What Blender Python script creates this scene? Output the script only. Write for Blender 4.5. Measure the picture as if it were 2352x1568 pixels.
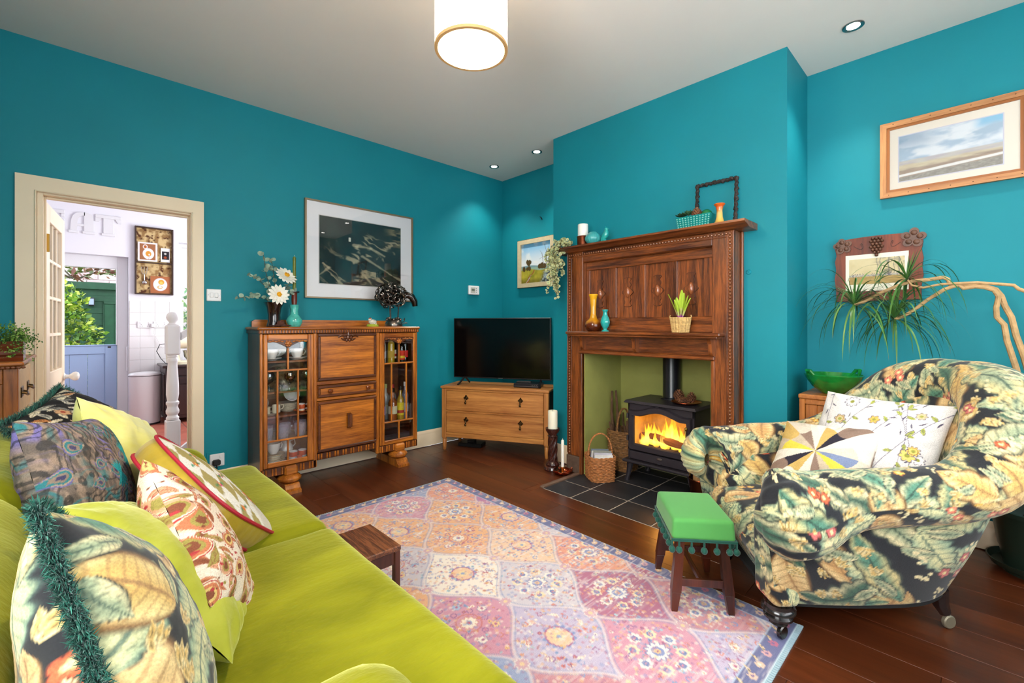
import bpy, math, random
import numpy as np
from mathutils import Vector, Matrix
for o in list(bpy.data.objects): bpy.data.objects.remove(o)
random.seed(7); rng = np.random.default_rng(7)
SC = bpy.context.scene; COL = SC.collection
PI = math.pi
# ---------------------------------------------------------------- camera
EYE = 1.1955
TH = math.atan(1064/1023.0); SN, CS = math.sin(TH), math.cos(TH)     # camera right = (SN,-CS), forward = (CS,SN)
cam_d = bpy.data.cameras.new('camera'); cam = bpy.data.objects.new('camera', cam_d); COL.objects.link(cam)
cam.location = (0, 0, EYE); cam.rotation_euler = (PI/2, 0, math.atan2(SN, CS) - PI/2)
cam_d.sensor_width = 36; cam_d.lens = 36*1023/2352.0; cam_d.shift_y = -37/2352.0; cam_d.clip_start = 0.02
SC.camera = cam
# ---------------------------------------------------------------- world, exposure, lights
w = bpy.data.worlds.new('world'); SC.world = w; w.use_nodes = True
wn = w.node_tree.nodes; bgn = wn['Background']
bgn.inputs[0].default_value = (0.82, 0.91, 1.0, 1); bgn.inputs[1].default_value = 2.6
SC.view_settings.view_transform = 'Standard'; SC.view_settings.look = 'None'
SC.view_settings.exposure = 0.86; SC.view_settings.gamma = 1.0; SC.view_settings.use_curve_mapping = False
def light(name, typ, loc, energy, col=(1,1,1), rot=(0,0,0), **kw):
    d = bpy.data.lights.new(name, typ); d.energy = energy; d.color = col
    for k, v in kw.items(): setattr(d, k, v)
    o = bpy.data.objects.new(name, d); COL.objects.link(o); o.location = loc; o.rotation_euler = rot
    return o
H = 2.85; YA = 3.768; XB = 3.4695; XC = 3.01; XW = -0.85; YN = -1.0
# daylight that comes in through the room's big window (wall behind the camera), plus an added fill lamp at the kitchen's unseen right wall
light('window_daylight', 'AREA', (1.45, YN+0.02, 1.62), 84, (1.0, 0.985, 0.96), (PI/2, 0, PI), shape='RECTANGLE', size=2.5, size_y=1.7)
light('left_window_daylight', 'AREA', (XW+0.02, 0.2, 1.75), 44, (1.0, 0.985, 0.96), (0, -PI/2, 0), shape='RECTANGLE', size=1.3, size_y=1.5)
light('kitchen_fill', 'AREA', (2.38, 5.7, 1.7), 40, (0.98, 0.98, 1.0), (0, PI/2, 0), shape='RECTANGLE', size=1.5, size_y=1.5)

# ---------------------------------------------------------------- helpers
def lin(c):
    c = np.asarray(c, float)/255.0
    return np.where(c <= 0.04045, c/12.92, ((c+0.055)/1.055)**2.4)
def L4(c): l = lin(c); return (float(l[0]), float(l[1]), float(l[2]), 1)
def tag(o, label=None, cat=None, group=None, kind=None):
    if label: o['label'] = label
    if cat: o['category'] = cat
    if group: o['group'] = group
    if kind: o['kind'] = kind
    return o
def thing(name, label, cat, loc=(0,0,0), rz=0, group=None):
    o = bpy.data.objects.new(name, None); COL.objects.link(o); o.location = loc; o.rotation_euler = (0,0,rz); o.empty_display_size = .05
    return tag(o, label, cat, group)
def struct(name, loc=(0,0,0)):
    o = bpy.data.objects.new(name, None); COL.objects.link(o); o.location = loc; o['kind'] = 'structure'; return o
def link(name, me, mat=None, parent=None, loc=None, rz=None, mtx=None):
    o = bpy.data.objects.new(name, me); COL.objects.link(o)
    if mat: 
        if not me.materials: me.materials.append(mat)
    if parent: o.parent = parent
    if loc is not None: o.location = loc
    if rz is not None: o.rotation_euler = (0,0,rz)
    if mtx is not None: o.matrix_local = mtx
    return o
def copytree(o, loc=None, rz=None, parent=None, label=None, group=None):
    c = o.copy(); COL.objects.link(c)
    if parent: c.parent = parent
    if loc is not None: c.location = loc
    if rz is not None: c.rotation_euler = (0,0,rz)
    if label: c['label'] = label
    if group: c['group'] = group
    for ch in list(o.children): copytree(ch, parent=c)
    return c
class MB:
    def __init__(s): s.v = []; s.f = []
    def add(s, vs, fs):
        b = len(s.v); s.v += [tuple(map(float, p)) for p in vs]; s.f += [tuple(i+b for i in f) for f in fs]; return s
    def box(s, x0, x1, y0, y1, z0, z1, b=0.0):
        if x0 > x1: x0, x1 = x1, x0
        if y0 > y1: y0, y1 = y1, y0
        if z0 > z1: z0, z1 = z1, z0
        b = min(b, (x1-x0)*.49, (y1-y0)*.49, (z1-z0)*.49)
        if b <= 0:
            vs = [(x,y,z) for z in (z0,z1) for y in (y0,y1) for x in (x0,x1)]
            return s.add(vs, [(0,2,3,1),(4,5,7,6),(0,1,5,4),(2,6,7,3),(0,4,6,2),(1,3,7,5)])
        c = ((x0+x1)/2,(y0+y1)/2,(z0+z1)/2); h = ((x1-x0)/2,(y1-y0)/2,(z1-z0)/2)
        idx = {}; vs = []
        for sx in (-1,1):
            for sy in (-1,1):
                for sz in (-1,1):
                    sg = (sx,sy,sz)
                    for a in range(3):
                        p = [c[k]+sg[k]*(h[k]-(0 if k == a else b)) for k in range(3)]
                        idx[(sg,a)] = len(vs); vs.append(p)
        fs = []
        S = (-1,1)
        for a in range(3):
            b1, c1 = (a+1)%3, (a+2)%3
            for sa in S:
                q = []
                for sb, sc in ((-1,-1),(1,-1),(1,1),(-1,1)):
                    g = [0,0,0]; g[a]=sa; g[b1]=sb; g[c1]=sc; q.append(idx[(tuple(g),a)])
                fs.append(tuple(q) if sa > 0 else tuple(q[::-1]))
            for sb in S:
                for sc in S:
                    g0=[0,0,0]; g1=[0,0,0]; g0[a]=-1; g1[a]=1
                    for g in (g0,g1): g[b1]=sb; g[c1]=sc
                    q = (idx[(tuple(g0),b1)], idx[(tuple(g1),b1)], idx[(tuple(g1),c1)], idx[(tuple(g0),c1)])
                    fs.append(q if sb*sc > 0 else q[::-1])
        for sx in S:
            for sy in S:
                for sz in S:
                    g=(sx,sy,sz); q=(idx[(g,0)],idx[(g,1)],idx[(g,2)])
                    fs.append(q if sx*sy*sz > 0 else q[::-1])
        return s.add(vs, fs)
    def sub(s, fn):
        """run fn(m) on a fresh builder and return it for transforming"""
        m = MB(); fn(m); return m
    def join(s, m, mtx=None):
        vs = [tuple(mtx @ Vector(p)) for p in m.v] if mtx is not None else m.v
        return s.add(vs, m.f)
    def lathe(s, prof, c=(0,0,0), n=20, axis='Z', cap=True):
        vs=[]; fs=[]
        for r, z in prof:
            for k in range(n):
                a=2*PI*k/n; x,y=r*math.cos(a),r*math.sin(a)
                p = (x,y,z) if axis=='Z' else ((z,x,y) if axis=='X' else (y,z,x))
                vs.append((p[0]+c[0],p[1]+c[1],p[2]+c[2]))
        for i in range(len(prof)-1):
            for k in range(n):
                k2=(k+1)%n; fs.append((i*n+k,i*n+k2,(i+1)*n+k2,(i+1)*n+k))
        if cap:
            fs.append(tuple(range(n-1,-1,-1))); e=(len(prof)-1)*n; fs.append(tuple(e+k for k in range(n)))
        return s.add(vs,fs)
    def tube(s, pts, r, n=8, cap=True, flat=1.0):
        P=[Vector(p) for p in pts]; N=len(P); R = r if hasattr(r,'__len__') else [r]*N
        vs=[]; fs=[]; up=Vector((0,0,1)); pv=None
        for i in range(N):
            t=(P[min(i+1,N-1)]-P[max(i-1,0)]).normalized()
            if pv is None:
                a = up if abs(t.z)<.9 else Vector((1,0,0)); u=t.cross(a).normalized()
            else:
                u=(pv-t*pv.dot(t)); u = u.normalized() if u.length>1e-6 else t.orthogonal().normalized()
            pv=u; v=t.cross(u)
            for k in range(n):
                an=2*PI*k/n; vs.append(P[i]+(u*math.cos(an)+v*math.sin(an)*flat)*R[i])
        for i in range(N-1):
            for k in range(n):
                k2=(k+1)%n; fs.append((i*n+k,i*n+k2,(i+1)*n+k2,(i+1)*n+k))
        if cap: fs.append(tuple(range(n-1,-1,-1))); e=(N-1)*n; fs.append(tuple(e+k for k in range(n)))
        return s.add(vs,fs)
    def ball(s, c, r, n=12, m=8):
        r = r if hasattr(r,'__len__') else (r,r,r)
        vs=[]; fs=[]
        for i in range(m+1):
            ph=PI*i/m
            for k in range(n):
                a=2*PI*k/n
                vs.append((c[0]+r[0]*math.sin(ph)*math.cos(a), c[1]+r[1]*math.sin(ph)*math.sin(a), c[2]-r[2]*math.cos(ph)))
        for i in range(m):
            for k in range(n):
                k2=(k+1)%n; fs.append((i*n+k,i*n+k2,(i+1)*n+k2,(i+1)*n+k))
        return s.add(vs,fs)
    def prism(s, poly, d0, d1, plane='XY'):
        """extrude a 2-D polygon from d0 to d1 along the axis normal to plane"""
        n=len(poly)
        def P(a,b,d): return {'XY':(a,b,d),'XZ':(a,d,b),'YZ':(d,a,b)}[plane]
        vs=[P(a,b,d0) for a,b in poly]+[P(a,b,d1) for a,b in poly]
        fs=[tuple(range(n-1,-1,-1)),tuple(range(n,2*n))]+[(i,(i+1)%n,n+(i+1)%n,n+i) for i in range(n)]
        return s.add(vs,fs)
    def quad(s, *p): return s.add(p,[tuple(range(len(p)))])
    def mesh(s, name, ang=35, smooth=True):
        me=bpy.data.meshes.new(name); me.from_pydata(s.v,[],s.f)
        if smooth and len(me.polygons):
            me.polygons.foreach_set('use_smooth',[True]*len(me.polygons))
            try: me.set_sharp_from_angle(angle=math.radians(ang))
            except Exception: pass
        me.update(); return me
    def obj(s, name, mat, parent=None, loc=None, rz=None, ang=35, smooth=True, mtx=None):
        return link(name, s.mesh(name,ang,smooth), mat, parent, loc, rz, mtx)
def sobj(name, mb, mat, **k):
    o = mb.obj(name, mat, **k); o['kind']='structure'; return o
def grid_mesh(name, P, closeu=False, closev=False, cols=None, extra=None):
    """P: (n,m,3) array -> mesh; cols: (n*m,3) linear colours"""
    n,m,_=P.shape; idx=np.arange(n*m).reshape(n,m)
    iu = np.arange(n if closeu else n-1); iv=np.arange(m if closev else m-1)
    a=idx[iu][:,iv]; b=idx[(iu+1)%n][:,iv]; c=idx[(iu+1)%n][:,(iv+1)%m]; d=idx[iu][:,(iv+1)%m]
    F=np.stack([a,b,c,d],-1).reshape(-1,4)
    return np_mesh(name, P.reshape(-1,3), F, cols)
def np_mesh(name, V, F, cols=None):
    me=bpy.data.meshes.new(name); nv=len(V); nf=len(F)
    me.vertices.add(nv); me.vertices.foreach_set('co',np.ascontiguousarray(V,dtype=np.float32).ravel())
    k=F.shape[1]
    me.loops.add(nf*k); me.loops.foreach_set('vertex_index',np.ascontiguousarray(F,dtype=np.int32).ravel())
    me.polygons.add(nf); me.polygons.foreach_set('loop_start',np.arange(0,nf*k,k,dtype=np.int32))
    me.polygons.foreach_set('use_smooth',np.ones(nf,dtype=bool))
    me.update(calc_edges=True)
    if cols is not None: setcol(me, cols)
    return me
def setcol(me, cols):
    at=me.color_attributes.new('Col','FLOAT_COLOR','POINT')
    c=np.ones((len(cols),4),np.float32); c[:,:3]=np.clip(cols,0,1); at.data.foreach_set('color',c.ravel())
# ---------------------------------------------------------------- materials
MATS={}
def nmat(name):
    m=bpy.data.materials.new(name); m.use_nodes=True; nt=m.node_tree; b=nt.nodes['Principled BSDF']; return m,nt,b
def N(nt,t,**kw):
    n=nt.nodes.new(t)
    for k,v in kw.items(): setattr(n,k,v)
    return n
def ramp(nt, stops):
    r=N(nt,'ShaderNodeValToRGB'); e=r.color_ramp.elements
    e[0].position=stops[0][0]; e[0].color=stops[0][1]; e[1].position=stops[-1][0]; e[1].color=stops[-1][1]
    for p,c in stops[1:-1]: x=e.new(p); x.color=c
    return r
def mat(name, col, rough=.5, metal=0, spec=.5, var=.0, vscale=20, bump=0, bscale=200, sheen=0, sheencol=None, coat=0, trans=0, emit=None, estr=0, sub=0, alpha=1):
    if name in MATS: return MATS[name]
    m,nt,b=nmat(name); b.inputs['Base Color'].default_value=L4(col); b.inputs['Roughness'].default_value=rough; b.inputs['Metallic'].default_value=metal
    b.inputs['Specular IOR Level'].default_value=spec; b.inputs['Coat Weight'].default_value=coat; b.inputs['Coat Roughness'].default_value=.1
    if sheen:
        b.inputs['Sheen Weight'].default_value=sheen; b.inputs['Sheen Roughness'].default_value=.45
        if sheencol: b.inputs['Sheen Tint'].default_value=L4(sheencol)
    if trans: b.inputs['Transmission Weight'].default_value=trans
    if sub: b.inputs['Subsurface Weight'].default_value=sub; b.inputs['Subsurface Radius'].default_value=(.01,.006,.003)
    if emit is not None: b.inputs['Emission Color'].default_value=L4(emit); b.inputs['Emission Strength'].default_value=estr
    tc=None
    if var or bump: tc=N(nt,'ShaderNodeTexCoord')
    if var:
        n=N(nt,'ShaderNodeTexNoise'); n.inputs['Scale'].default_value=vscale; n.inputs['Detail'].default_value=5; nt.links.new(tc.outputs['Object'],n.inputs['Vector'])
        l=lin(col); r=ramp(nt,[(.3,(*[float(x) for x in l*(1-var)],1)),(.7,(*[float(min(1,x)) for x in l*(1+var)],1))])
        nt.links.new(n.outputs['Fac'],r.inputs['Fac']); nt.links.new(r.outputs['Color'],b.inputs['Base Color'])
    if bump:
        n=N(nt,'ShaderNodeTexNoise'); n.inputs['Scale'].default_value=bscale; n.inputs['Detail'].default_value=3; nt.links.new(tc.outputs['Object'],n.inputs['Vector'])
        bp=N(nt,'ShaderNodeBump'); bp.inputs['Strength'].default_value=bump; bp.inputs['Distance'].default_value=.01
        nt.links.new(n.outputs['Fac'],bp.inputs['Height']); nt.links.new(bp.outputs['Normal'],b.inputs['Normal'])
    MATS[name]=m; return m
def wood(name, dark, light, axis='Z', rough=.35, scale=9, coat=.2, rand=0.0, streak=.5):
    key=f'{name}_{axis}'
    if key in MATS: return MATS[key]
    m,nt,b=nmat(key); tc=N(nt,'ShaderNodeTexCoord'); mp=N(nt,'ShaderNodeMapping')
    sc={'X':(.06,1,1),'Y':(1,.06,1),'Z':(1,1,.06)}[axis]; mp.inputs['Scale'].default_value=[v*scale for v in sc]
    if rand:
        oi=N(nt,'ShaderNodeObjectInfo'); mu=N(nt,'ShaderNodeMath',operation='MULTIPLY'); mu.inputs[1].default_value=37; nt.links.new(oi.outputs['Random'],mu.inputs[0]); nt.links.new(mu.outputs[0],mp.inputs['Location'])
    nt.links.new(tc.outputs['Object'],mp.inputs['Vector'])
    n1=N(nt,'ShaderNodeTexNoise'); n1.inputs['Scale'].default_value=1.2; n1.inputs['Detail'].default_value=7; n1.inputs['Roughness'].default_value=.62; n1.inputs['Distortion'].default_value=.7
    n2=N(nt,'ShaderNodeTexNoise'); n2.inputs['Scale'].default_value=9; n2.inputs['Detail'].default_value=4; n2.inputs['Roughness'].default_value=.7
    for n in (n1,n2): nt.links.new(mp.outputs[0],n.inputs['Vector'])
    mx=N(nt,'ShaderNodeMath',operation='MULTIPLY_ADD'); mx.inputs[1].default_value=streak; nt.links.new(n2.outputs['Fac'],mx.inputs[0]); nt.links.new(n1.outputs['Fac'],mx.inputs[2])
    d=lin(dark); l=lin(light); mid=(d+l)/2; lo=.5+streak*.5-.2; 
    r=ramp(nt,[(lo,(*map(float,d),1)),(lo+.2,(*map(float,mid),1)),(lo+.38,(*map(float,l),1))])
    nt.links.new(mx.outputs[0],r.inputs['Fac']); src=r.outputs['Color']
    if rand:
        hs=N(nt,'ShaderNodeHueSaturation'); mr=N(nt,'ShaderNodeMapRange'); mr.inputs['To Min'].default_value=1-rand; mr.inputs['To Max'].default_value=1+rand
        nt.links.new(oi.outputs['Random'],mr.inputs['Value']); nt.links.new(mr.outputs[0],hs.inputs['Value']); nt.links.new(src,hs.inputs['Color']); src=hs.outputs['Color']
    nt.links.new(src,b.inputs['Base Color']); b.inputs['Roughness'].default_value=rough; b.inputs['Coat Weight'].default_value=coat; b.inputs['Coat Roughness'].default_value=.2
    bp=N(nt,'ShaderNodeBump'); bp.inputs['Strength'].default_value=.12; bp.inputs['Distance'].default_value=.004; nt.links.new(n2.outputs['Fac'],bp.inputs['Height']); nt.links.new(bp.outputs['Normal'],b.inputs['Normal'])
    MATS[key]=m; return m
def vcol(name, rough=.8, sheen=0, weave=0, coat=0, spec=.3, bump=.0):
    """material that shows the painted print stored on the mesh"""
    if name in MATS: return MATS[name]
    m,nt,b=nmat(name); a=N(nt,'ShaderNodeAttribute'); a.attribute_name='Col'; src=a.outputs['Color']
    tc=N(nt,'ShaderNodeTexCoord')
    if weave:
        n=N(nt,'ShaderNodeTexNoise'); n.inputs['Scale'].default_value=weave; n.inputs['Detail'].default_value=3; nt.links.new(tc.outputs['Object'],n.inputs['Vector'])
        mr=N(nt,'ShaderNodeMapRange'); mr.inputs['From Min'].default_value=.3; mr.inputs['From Max'].default_value=.7; mr.inputs['To Min'].default_value=.8; mr.inputs['To Max'].default_value=1.18; nt.links.new(n.outputs['Fac'],mr.inputs['Value'])
        mx=N(nt,'ShaderNodeVectorMath',operation='SCALE'); nt.links.new(src,mx.inputs[0]); nt.links.new(mr.outputs[0],mx.inputs['Scale']); src=mx.outputs[0]
        if bump:
            bp=N(nt,'ShaderNodeBump'); bp.inputs['Strength'].default_value=bump; bp.inputs['Distance'].default_value=.003; nt.links.new(n.outputs['Fac'],bp.inputs['Height']); nt.links.new(bp.outputs['Normal'],b.inputs['Normal'])
    nt.links.new(src,b.inputs['Base Color']); b.inputs['Roughness'].default_value=rough; b.inputs['Sheen Weight'].default_value=sheen; b.inputs['Coat Weight'].default_value=coat; b.inputs['Coat Roughness'].default_value=.03; b.inputs['Specular IOR Level'].default_value=spec
    MATS[name]=m; return m
def pane(name, tint=(255,255,255), refl=.10, rough=.02):
    """thin glass sheet: mostly see-through with a mirror-like share that grows at grazing angles"""
    if name in MATS: return MATS[name]
    m=bpy.data.materials.new(name); m.use_nodes=True; nt=m.node_tree; nt.nodes.clear()
    o=N(nt,'ShaderNodeOutputMaterial'); t=N(nt,'ShaderNodeBsdfTransparent'); t.inputs[0].default_value=L4(tint); g=N(nt,'ShaderNodeBsdfGlossy'); g.inputs['Roughness'].default_value=rough
    fr=N(nt,'ShaderNodeFresnel'); fr.inputs[0].default_value=1.45; ad=N(nt,'ShaderNodeMath',operation='MULTIPLY_ADD'); ad.inputs[1].default_value=1.0; ad.inputs[2].default_value=refl*.25
    nt.links.new(fr.outputs[0],ad.inputs[0]); mx=N(nt,'ShaderNodeMixShader'); nt.links.new(ad.outputs[0],mx.inputs[0]); nt.links.new(t.outputs[0],mx.inputs[1]); nt.links.new(g.outputs[0],mx.inputs[2]); nt.links.new(mx.outputs[0],o.inputs[0])
    MATS[name]=m; return m
def emis(name,col,strength):
    if name in MATS: return MATS[name]
    m=bpy.data.materials.new(name); m.use_nodes=True; nt=m.node_tree; nt.nodes.clear(); o=N(nt,'ShaderNodeOutputMaterial'); e=N(nt,'ShaderNodeEmission'); e.inputs[0].default_value=L4(col); e.inputs[1].default_value=strength; nt.links.new(e.outputs[0],o.inputs[0]); MATS[name]=m; return m
# ---------------------------------------------------------------- print painter (pattern colours per vertex, in metres)
def ss(a,b,x): t=np.clip((x-a)/(b-a+1e-9),0,1); return t*t*(3-2*t)
class Paint:
    def __init__(s,u,v,base): s.u=np.ravel(u).astype(float); s.v=np.ravel(v).astype(float); s.c=np.tile(lin(base),(len(s.u),1))
    def loc(s,cx,cy,ang,R):
        m=np.nonzero((np.abs(s.u-cx)<R)&(np.abs(s.v-cy)<R))[0]; dx=s.u[m]-cx; dy=s.v[m]-cy; ca,sa=math.cos(ang),math.sin(ang)
        return m, dx*ca+dy*sa, -dx*sa+dy*ca
    def mix(s,m,a,col,raw=False):
        a=np.clip(a,0,1)[:,None]; col=np.asarray(col,float)
        if not raw: col=lin(col)
        s.c[m]=s.c[m]*(1-a)+a*col
    def disc(s,cx,cy,r,col,soft=.003,asp=1,ang=0):
        m,x,y=s.loc(cx,cy,ang,max(r,r*asp)+soft)
        if len(m): d=np.hypot(x,y/asp); s.mix(m,1-ss(r-soft,r,d),col)
    def ring(s,cx,cy,r,wd,col,asp=1,ang=0):
        m,x,y=s.loc(cx,cy,ang,max(r,r*asp)+wd*2)
        if len(m): d=np.abs(np.hypot(x,y/asp)-r); s.mix(m,1-ss(wd*.5,wd,d),col)
    def flower(s,cx,cy,r,n,col,cen=None,ang=0,edge=None,depth=.3):
        m,x,y=s.loc(cx,cy,ang,r*1.2)
        if not len(m): return
        d=np.hypot(x,y); t=np.arctan2(y,x); R=r*(1-depth+depth*np.abs(np.cos(n*t/2)))
        if edge is not None: s.mix(m,1-ss(R*.98,R*1.1,d),edge)
        s.mix(m,1-ss(R*.82,R*.95,d),col)
        if cen is not None: s.mix(m,1-ss(r*.25,r*.36,d),cen)
    def leaf(s,cx,cy,ang,ln,wd,curl,cA,cB,vein=(40,45,40),lobes=0,rim=None):
        m,x,y=s.loc(cx,cy,ang,ln*1.1)
        if not len(m): return
        t=x/ln+.5; y=y-curl*((t-.5)**2-.25)*ln; tt=np.clip(t,0,1)
        w=wd*np.sin(PI*tt**.8)**.75
        if lobes: w=w*(1+.28*np.abs(np.sin(lobes*PI*tt))-.12)
        ins=(t>0)&(t<1); q=np.abs(y)/(w+1e-6)
        a=np.where(ins,1-ss(.9,1.05,q),0)
        if rim is not None: s.mix(m,np.where(ins,1-ss(1.05,1.25,q),0),rim)
        k=ss(.1,.95,q*.8+.35*np.sin(tt*9+cx*40)*.5)[:,None]; col=lin(cA)*(1-k)+lin(cB)*k
        s.mix(m,a,col,raw=True)
        s.mix(m,np.where(ins&(q<.92),ss(.55,.95,np.sin((tt*(9 if wd>.012 else 3)-q*.9)*2*PI)),0)*.5,vein)
        s.mix(m,np.where(ins,ss(.8,.9,q)*(1-ss(1.0,1.1,q)),0)*.45,vein)
        s.mix(m,np.where(ins,(1-ss(.04,.12,q)),0)*.85,vein)
    def line(s,pts,wd,col):
        for (x0,y0),(x1,y1) in zip(pts[:-1],pts[1:]):
            ln=math.hypot(x1-x0,y1-y0); m,x,y=s.loc((x0+x1)/2,(y0+y1)/2,math.atan2(y1-y0,x1-x0),ln/2+wd*2)
            if len(m): d=np.hypot(np.maximum(np.abs(x)-ln/2,0),y); s.mix(m,1-ss(wd*.6,wd*1.2,d),col)
    def paisley(s,cx,cy,ang,r,cols):
        m,x,y=s.loc(cx,cy,ang,r*2.2)
        if not len(m): return
        t=np.clip(x/r,-1,2); y=y-.35*r*np.maximum(t,0)**2; w=r*np.where(t<0,np.sqrt(np.maximum(1-t*t,0)),np.maximum(1-t/1.7,0)**.75); q=np.abs(y)/(w+1e-6); ok=(t>-1)&(t<1.7)
        for k,(lim,c) in enumerate(cols): s.mix(m,np.where(ok&(np.where(t<0,np.hypot(x,y)/r,np.maximum(q,t/1.7))<lim),1.0,0),c)
def vnoise(x,y,seed=0):
    xi=np.floor(x).astype(int); yi=np.floor(y).astype(int); fx=x-xi; fy=y-yi; fx=fx*fx*(3-2*fx); fy=fy*fy*(3-2*fy)
    def h(a,b): n=(a*374761393+b*668265263+seed*144665)&0xffffffff; n=((n^(n>>13))*1274126177)&0xffffffff; return ((n^(n>>16))&0xffff)/65535.0
    return (h(xi,yi)*(1-fx)+h(xi+1,yi)*fx)*(1-fy)+(h(xi,yi+1)*(1-fx)+h(xi+1,yi+1)*fx)*fy
def fbm(x,y,seed=0,o=4):
    r=0;a=.5
    for k in range(o): r=r+a*vnoise(x*2**k,y*2**k,seed+k); a*=.5
    return r
def softbox(x0,x1,y0,y1,z0,z1,r,crown=0,n=14,noise=0,nsc=6,crx=0):
    """soft rounded block (upholstery): six grids in one mesh"""
    lo=np.array([x0,y0,z0])+r; hi=np.array([x1,y1,z1])-r
    k=max(3,n//4)
    def par(a,b): return np.unique(np.concatenate([np.linspace(a,a+r,k),np.linspace(a+r,b-r,n),np.linspace(b-r,b,k)]))
    ax=[par(x0,x1),par(y0,y1),par(z0,z1)]; V=[];F=[];off=0
    ext=[(x0,x1),(y0,y1),(z0,z1)]
    for a in range(3):
        b,c=(a+1)%3,(a+2)%3
        for e in (0,1):
            B,Cc=np.meshgrid(ax[b],ax[c],indexing='ij'); P=np.zeros(B.shape+(3,)); P[...,a]=ext[a][e]; P[...,b]=B; P[...,c]=Cc
            q=np.clip(P,lo,hi); d=P-q; ln=np.linalg.norm(d,axis=-1,keepdims=True); P=q+d/np.maximum(ln,1e-9)*r
            n0,n1=B.shape; idx=np.arange(n0*n1).reshape(n0,n1)+off
            f=np.stack([idx[:-1,:-1],idx[1:,:-1],idx[1:,1:],idx[:-1,1:]],-1).reshape(-1,4)
            if e==0: f=f[:,::-1]
            V.append(P.reshape(-1,3)); F.append(f); off+=n0*n1
    V=np.concatenate(V); F=np.concatenate(F)
    c0=np.array([(x0+x1)/2,(y0+y1)/2,(z0+z1)/2]); h=np.array([(x1-x0)/2,(y1-y0)/2,(z1-z0)/2]); s=(V-c0)/h
    bx=(1-np.clip(s[:,0],-1,1)**2); by=(1-np.clip(s[:,1],-1,1)**2); bz=(1-np.clip(s[:,2],-1,1)**2)
    V[:,2]+=crown*np.where(s[:,2]>0,1,-.3)*np.abs(s[:,2])**2*np.sqrt(np.maximum(bx*by,0))
    V[:,0]+=crx*s[:,0]*np.sqrt(np.maximum(by*bz,0))
    if noise: V[:,2]+=noise*(fbm(V[:,0]*nsc,V[:,1]*nsc,3)-.5)*(s[:,2]>0); V[:,0]+=noise*(fbm(V[:,1]*nsc,V[:,2]*nsc,9)-.5)
    return V,F
def frame_mtx(c,nrm,up):
    n=Vector(nrm).normalized(); u=Vector(up); u=(u-n*u.dot(n)).normalized(); r=u.cross(n)
    return Matrix(((r.x,u.x,n.x,c[0]),(r.y,u.y,n.y,c[1]),(r.z,u.z,n.z,c[2]),(0,0,0,1)))
def pillow(name,label,w,h,t,c,nrm,up,material,painter=None,n=44,pin=.07,group=None,flip=False,wr=.006,seed=1,floor=None):
    s=.45*np.sin(np.linspace(-1,1,n)*PI/2)+.55*np.linspace(-1,1,n); A,B=np.meshgrid(s,s,indexing='ij')
    px=A*w/2*(1-pin*(1-B**2)); py=B*h/2*(1-pin*(1-A**2))
    th=t/2*np.maximum((1-np.abs(A)**2.4)*(1-np.abs(B)**2.4),0)**.5
    wn=wr*(fbm(A*3+seed,B*3,seed)-.5)*2*np.maximum((1-A**4)*(1-B**4),0)
    edge=np.maximum(np.abs(A),np.abs(B)); 
    cr=.5*wr*np.sin(np.arctan2(B,A)*22+seed)*np.exp(-((edge-.88)/.1)**2)
    V=[];F=[];cols=[]
    for k,sg in enumerate((1,-1)):
        P=np.stack([px,py,sg*(th+cr)+wn],-1); idx=np.arange(n*n).reshape(n,n)+k*n*n
        f=np.stack([idx[:-1,:-1],idx[1:,:-1],idx[1:,1:],idx[:-1,1:]],-1).reshape(-1,4)
        V.append(P.reshape(-1,3)); F.append(f if sg>0 else f[:,::-1])
        if painter: cols.append(painter(A*w/2+(k*7.3),B*h/2+k*3.1))
    V=np.concatenate(V); MX=frame_mtx(c,nrm,up)
    if floor is not None:      # the cushion flattens where it rests on the seat
        A4=np.array(MX); Wv=V@A4[:3,:3].T+A4[:3,3]; low=Wv[:,2]<floor+.02; Wv[:,2]=np.where(low,floor+.02*np.exp(np.minimum((Wv[:,2]-floor-.02)/.02,0)),Wv[:,2]); V=(Wv-A4[:3,3])@A4[:3,:3]
    me=np_mesh(name,V,np.concatenate(F),np.concatenate(cols) if painter else None)
    o=link(name,me,material,mtx=MX); tag(o,label,'cushion',group); o['pw']=w; o['ph']=h
    del o['pw']; del o['ph']
    return o
# ================================================================= STRUCTURE
teal=mat('teal_paint',(0,128,142),rough=.62,spec=.35,var=.05,vscale=2.2,bump=.03,bscale=60)
ceilm=mat('ceiling_paint',(228,221,214),rough=.9,var=.01,vscale=3)
cream=mat('cream_gloss',(238,216,184),rough=.38,var=.03,vscale=4,bump=.02,bscale=30)
whitek=mat('kitchen_white',(232,232,238),rough=.7)
doorm=mat('cream_door_paint',(238,216,186),rough=.4,var=.03,vscale=5)
olive=mat('olive_plaster',(150,150,78),rough=.8,var=.06,vscale=6,bump=.25,bscale=25)
gwhite=mat('white_gloss',(230,230,232),rough=.3)
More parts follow.
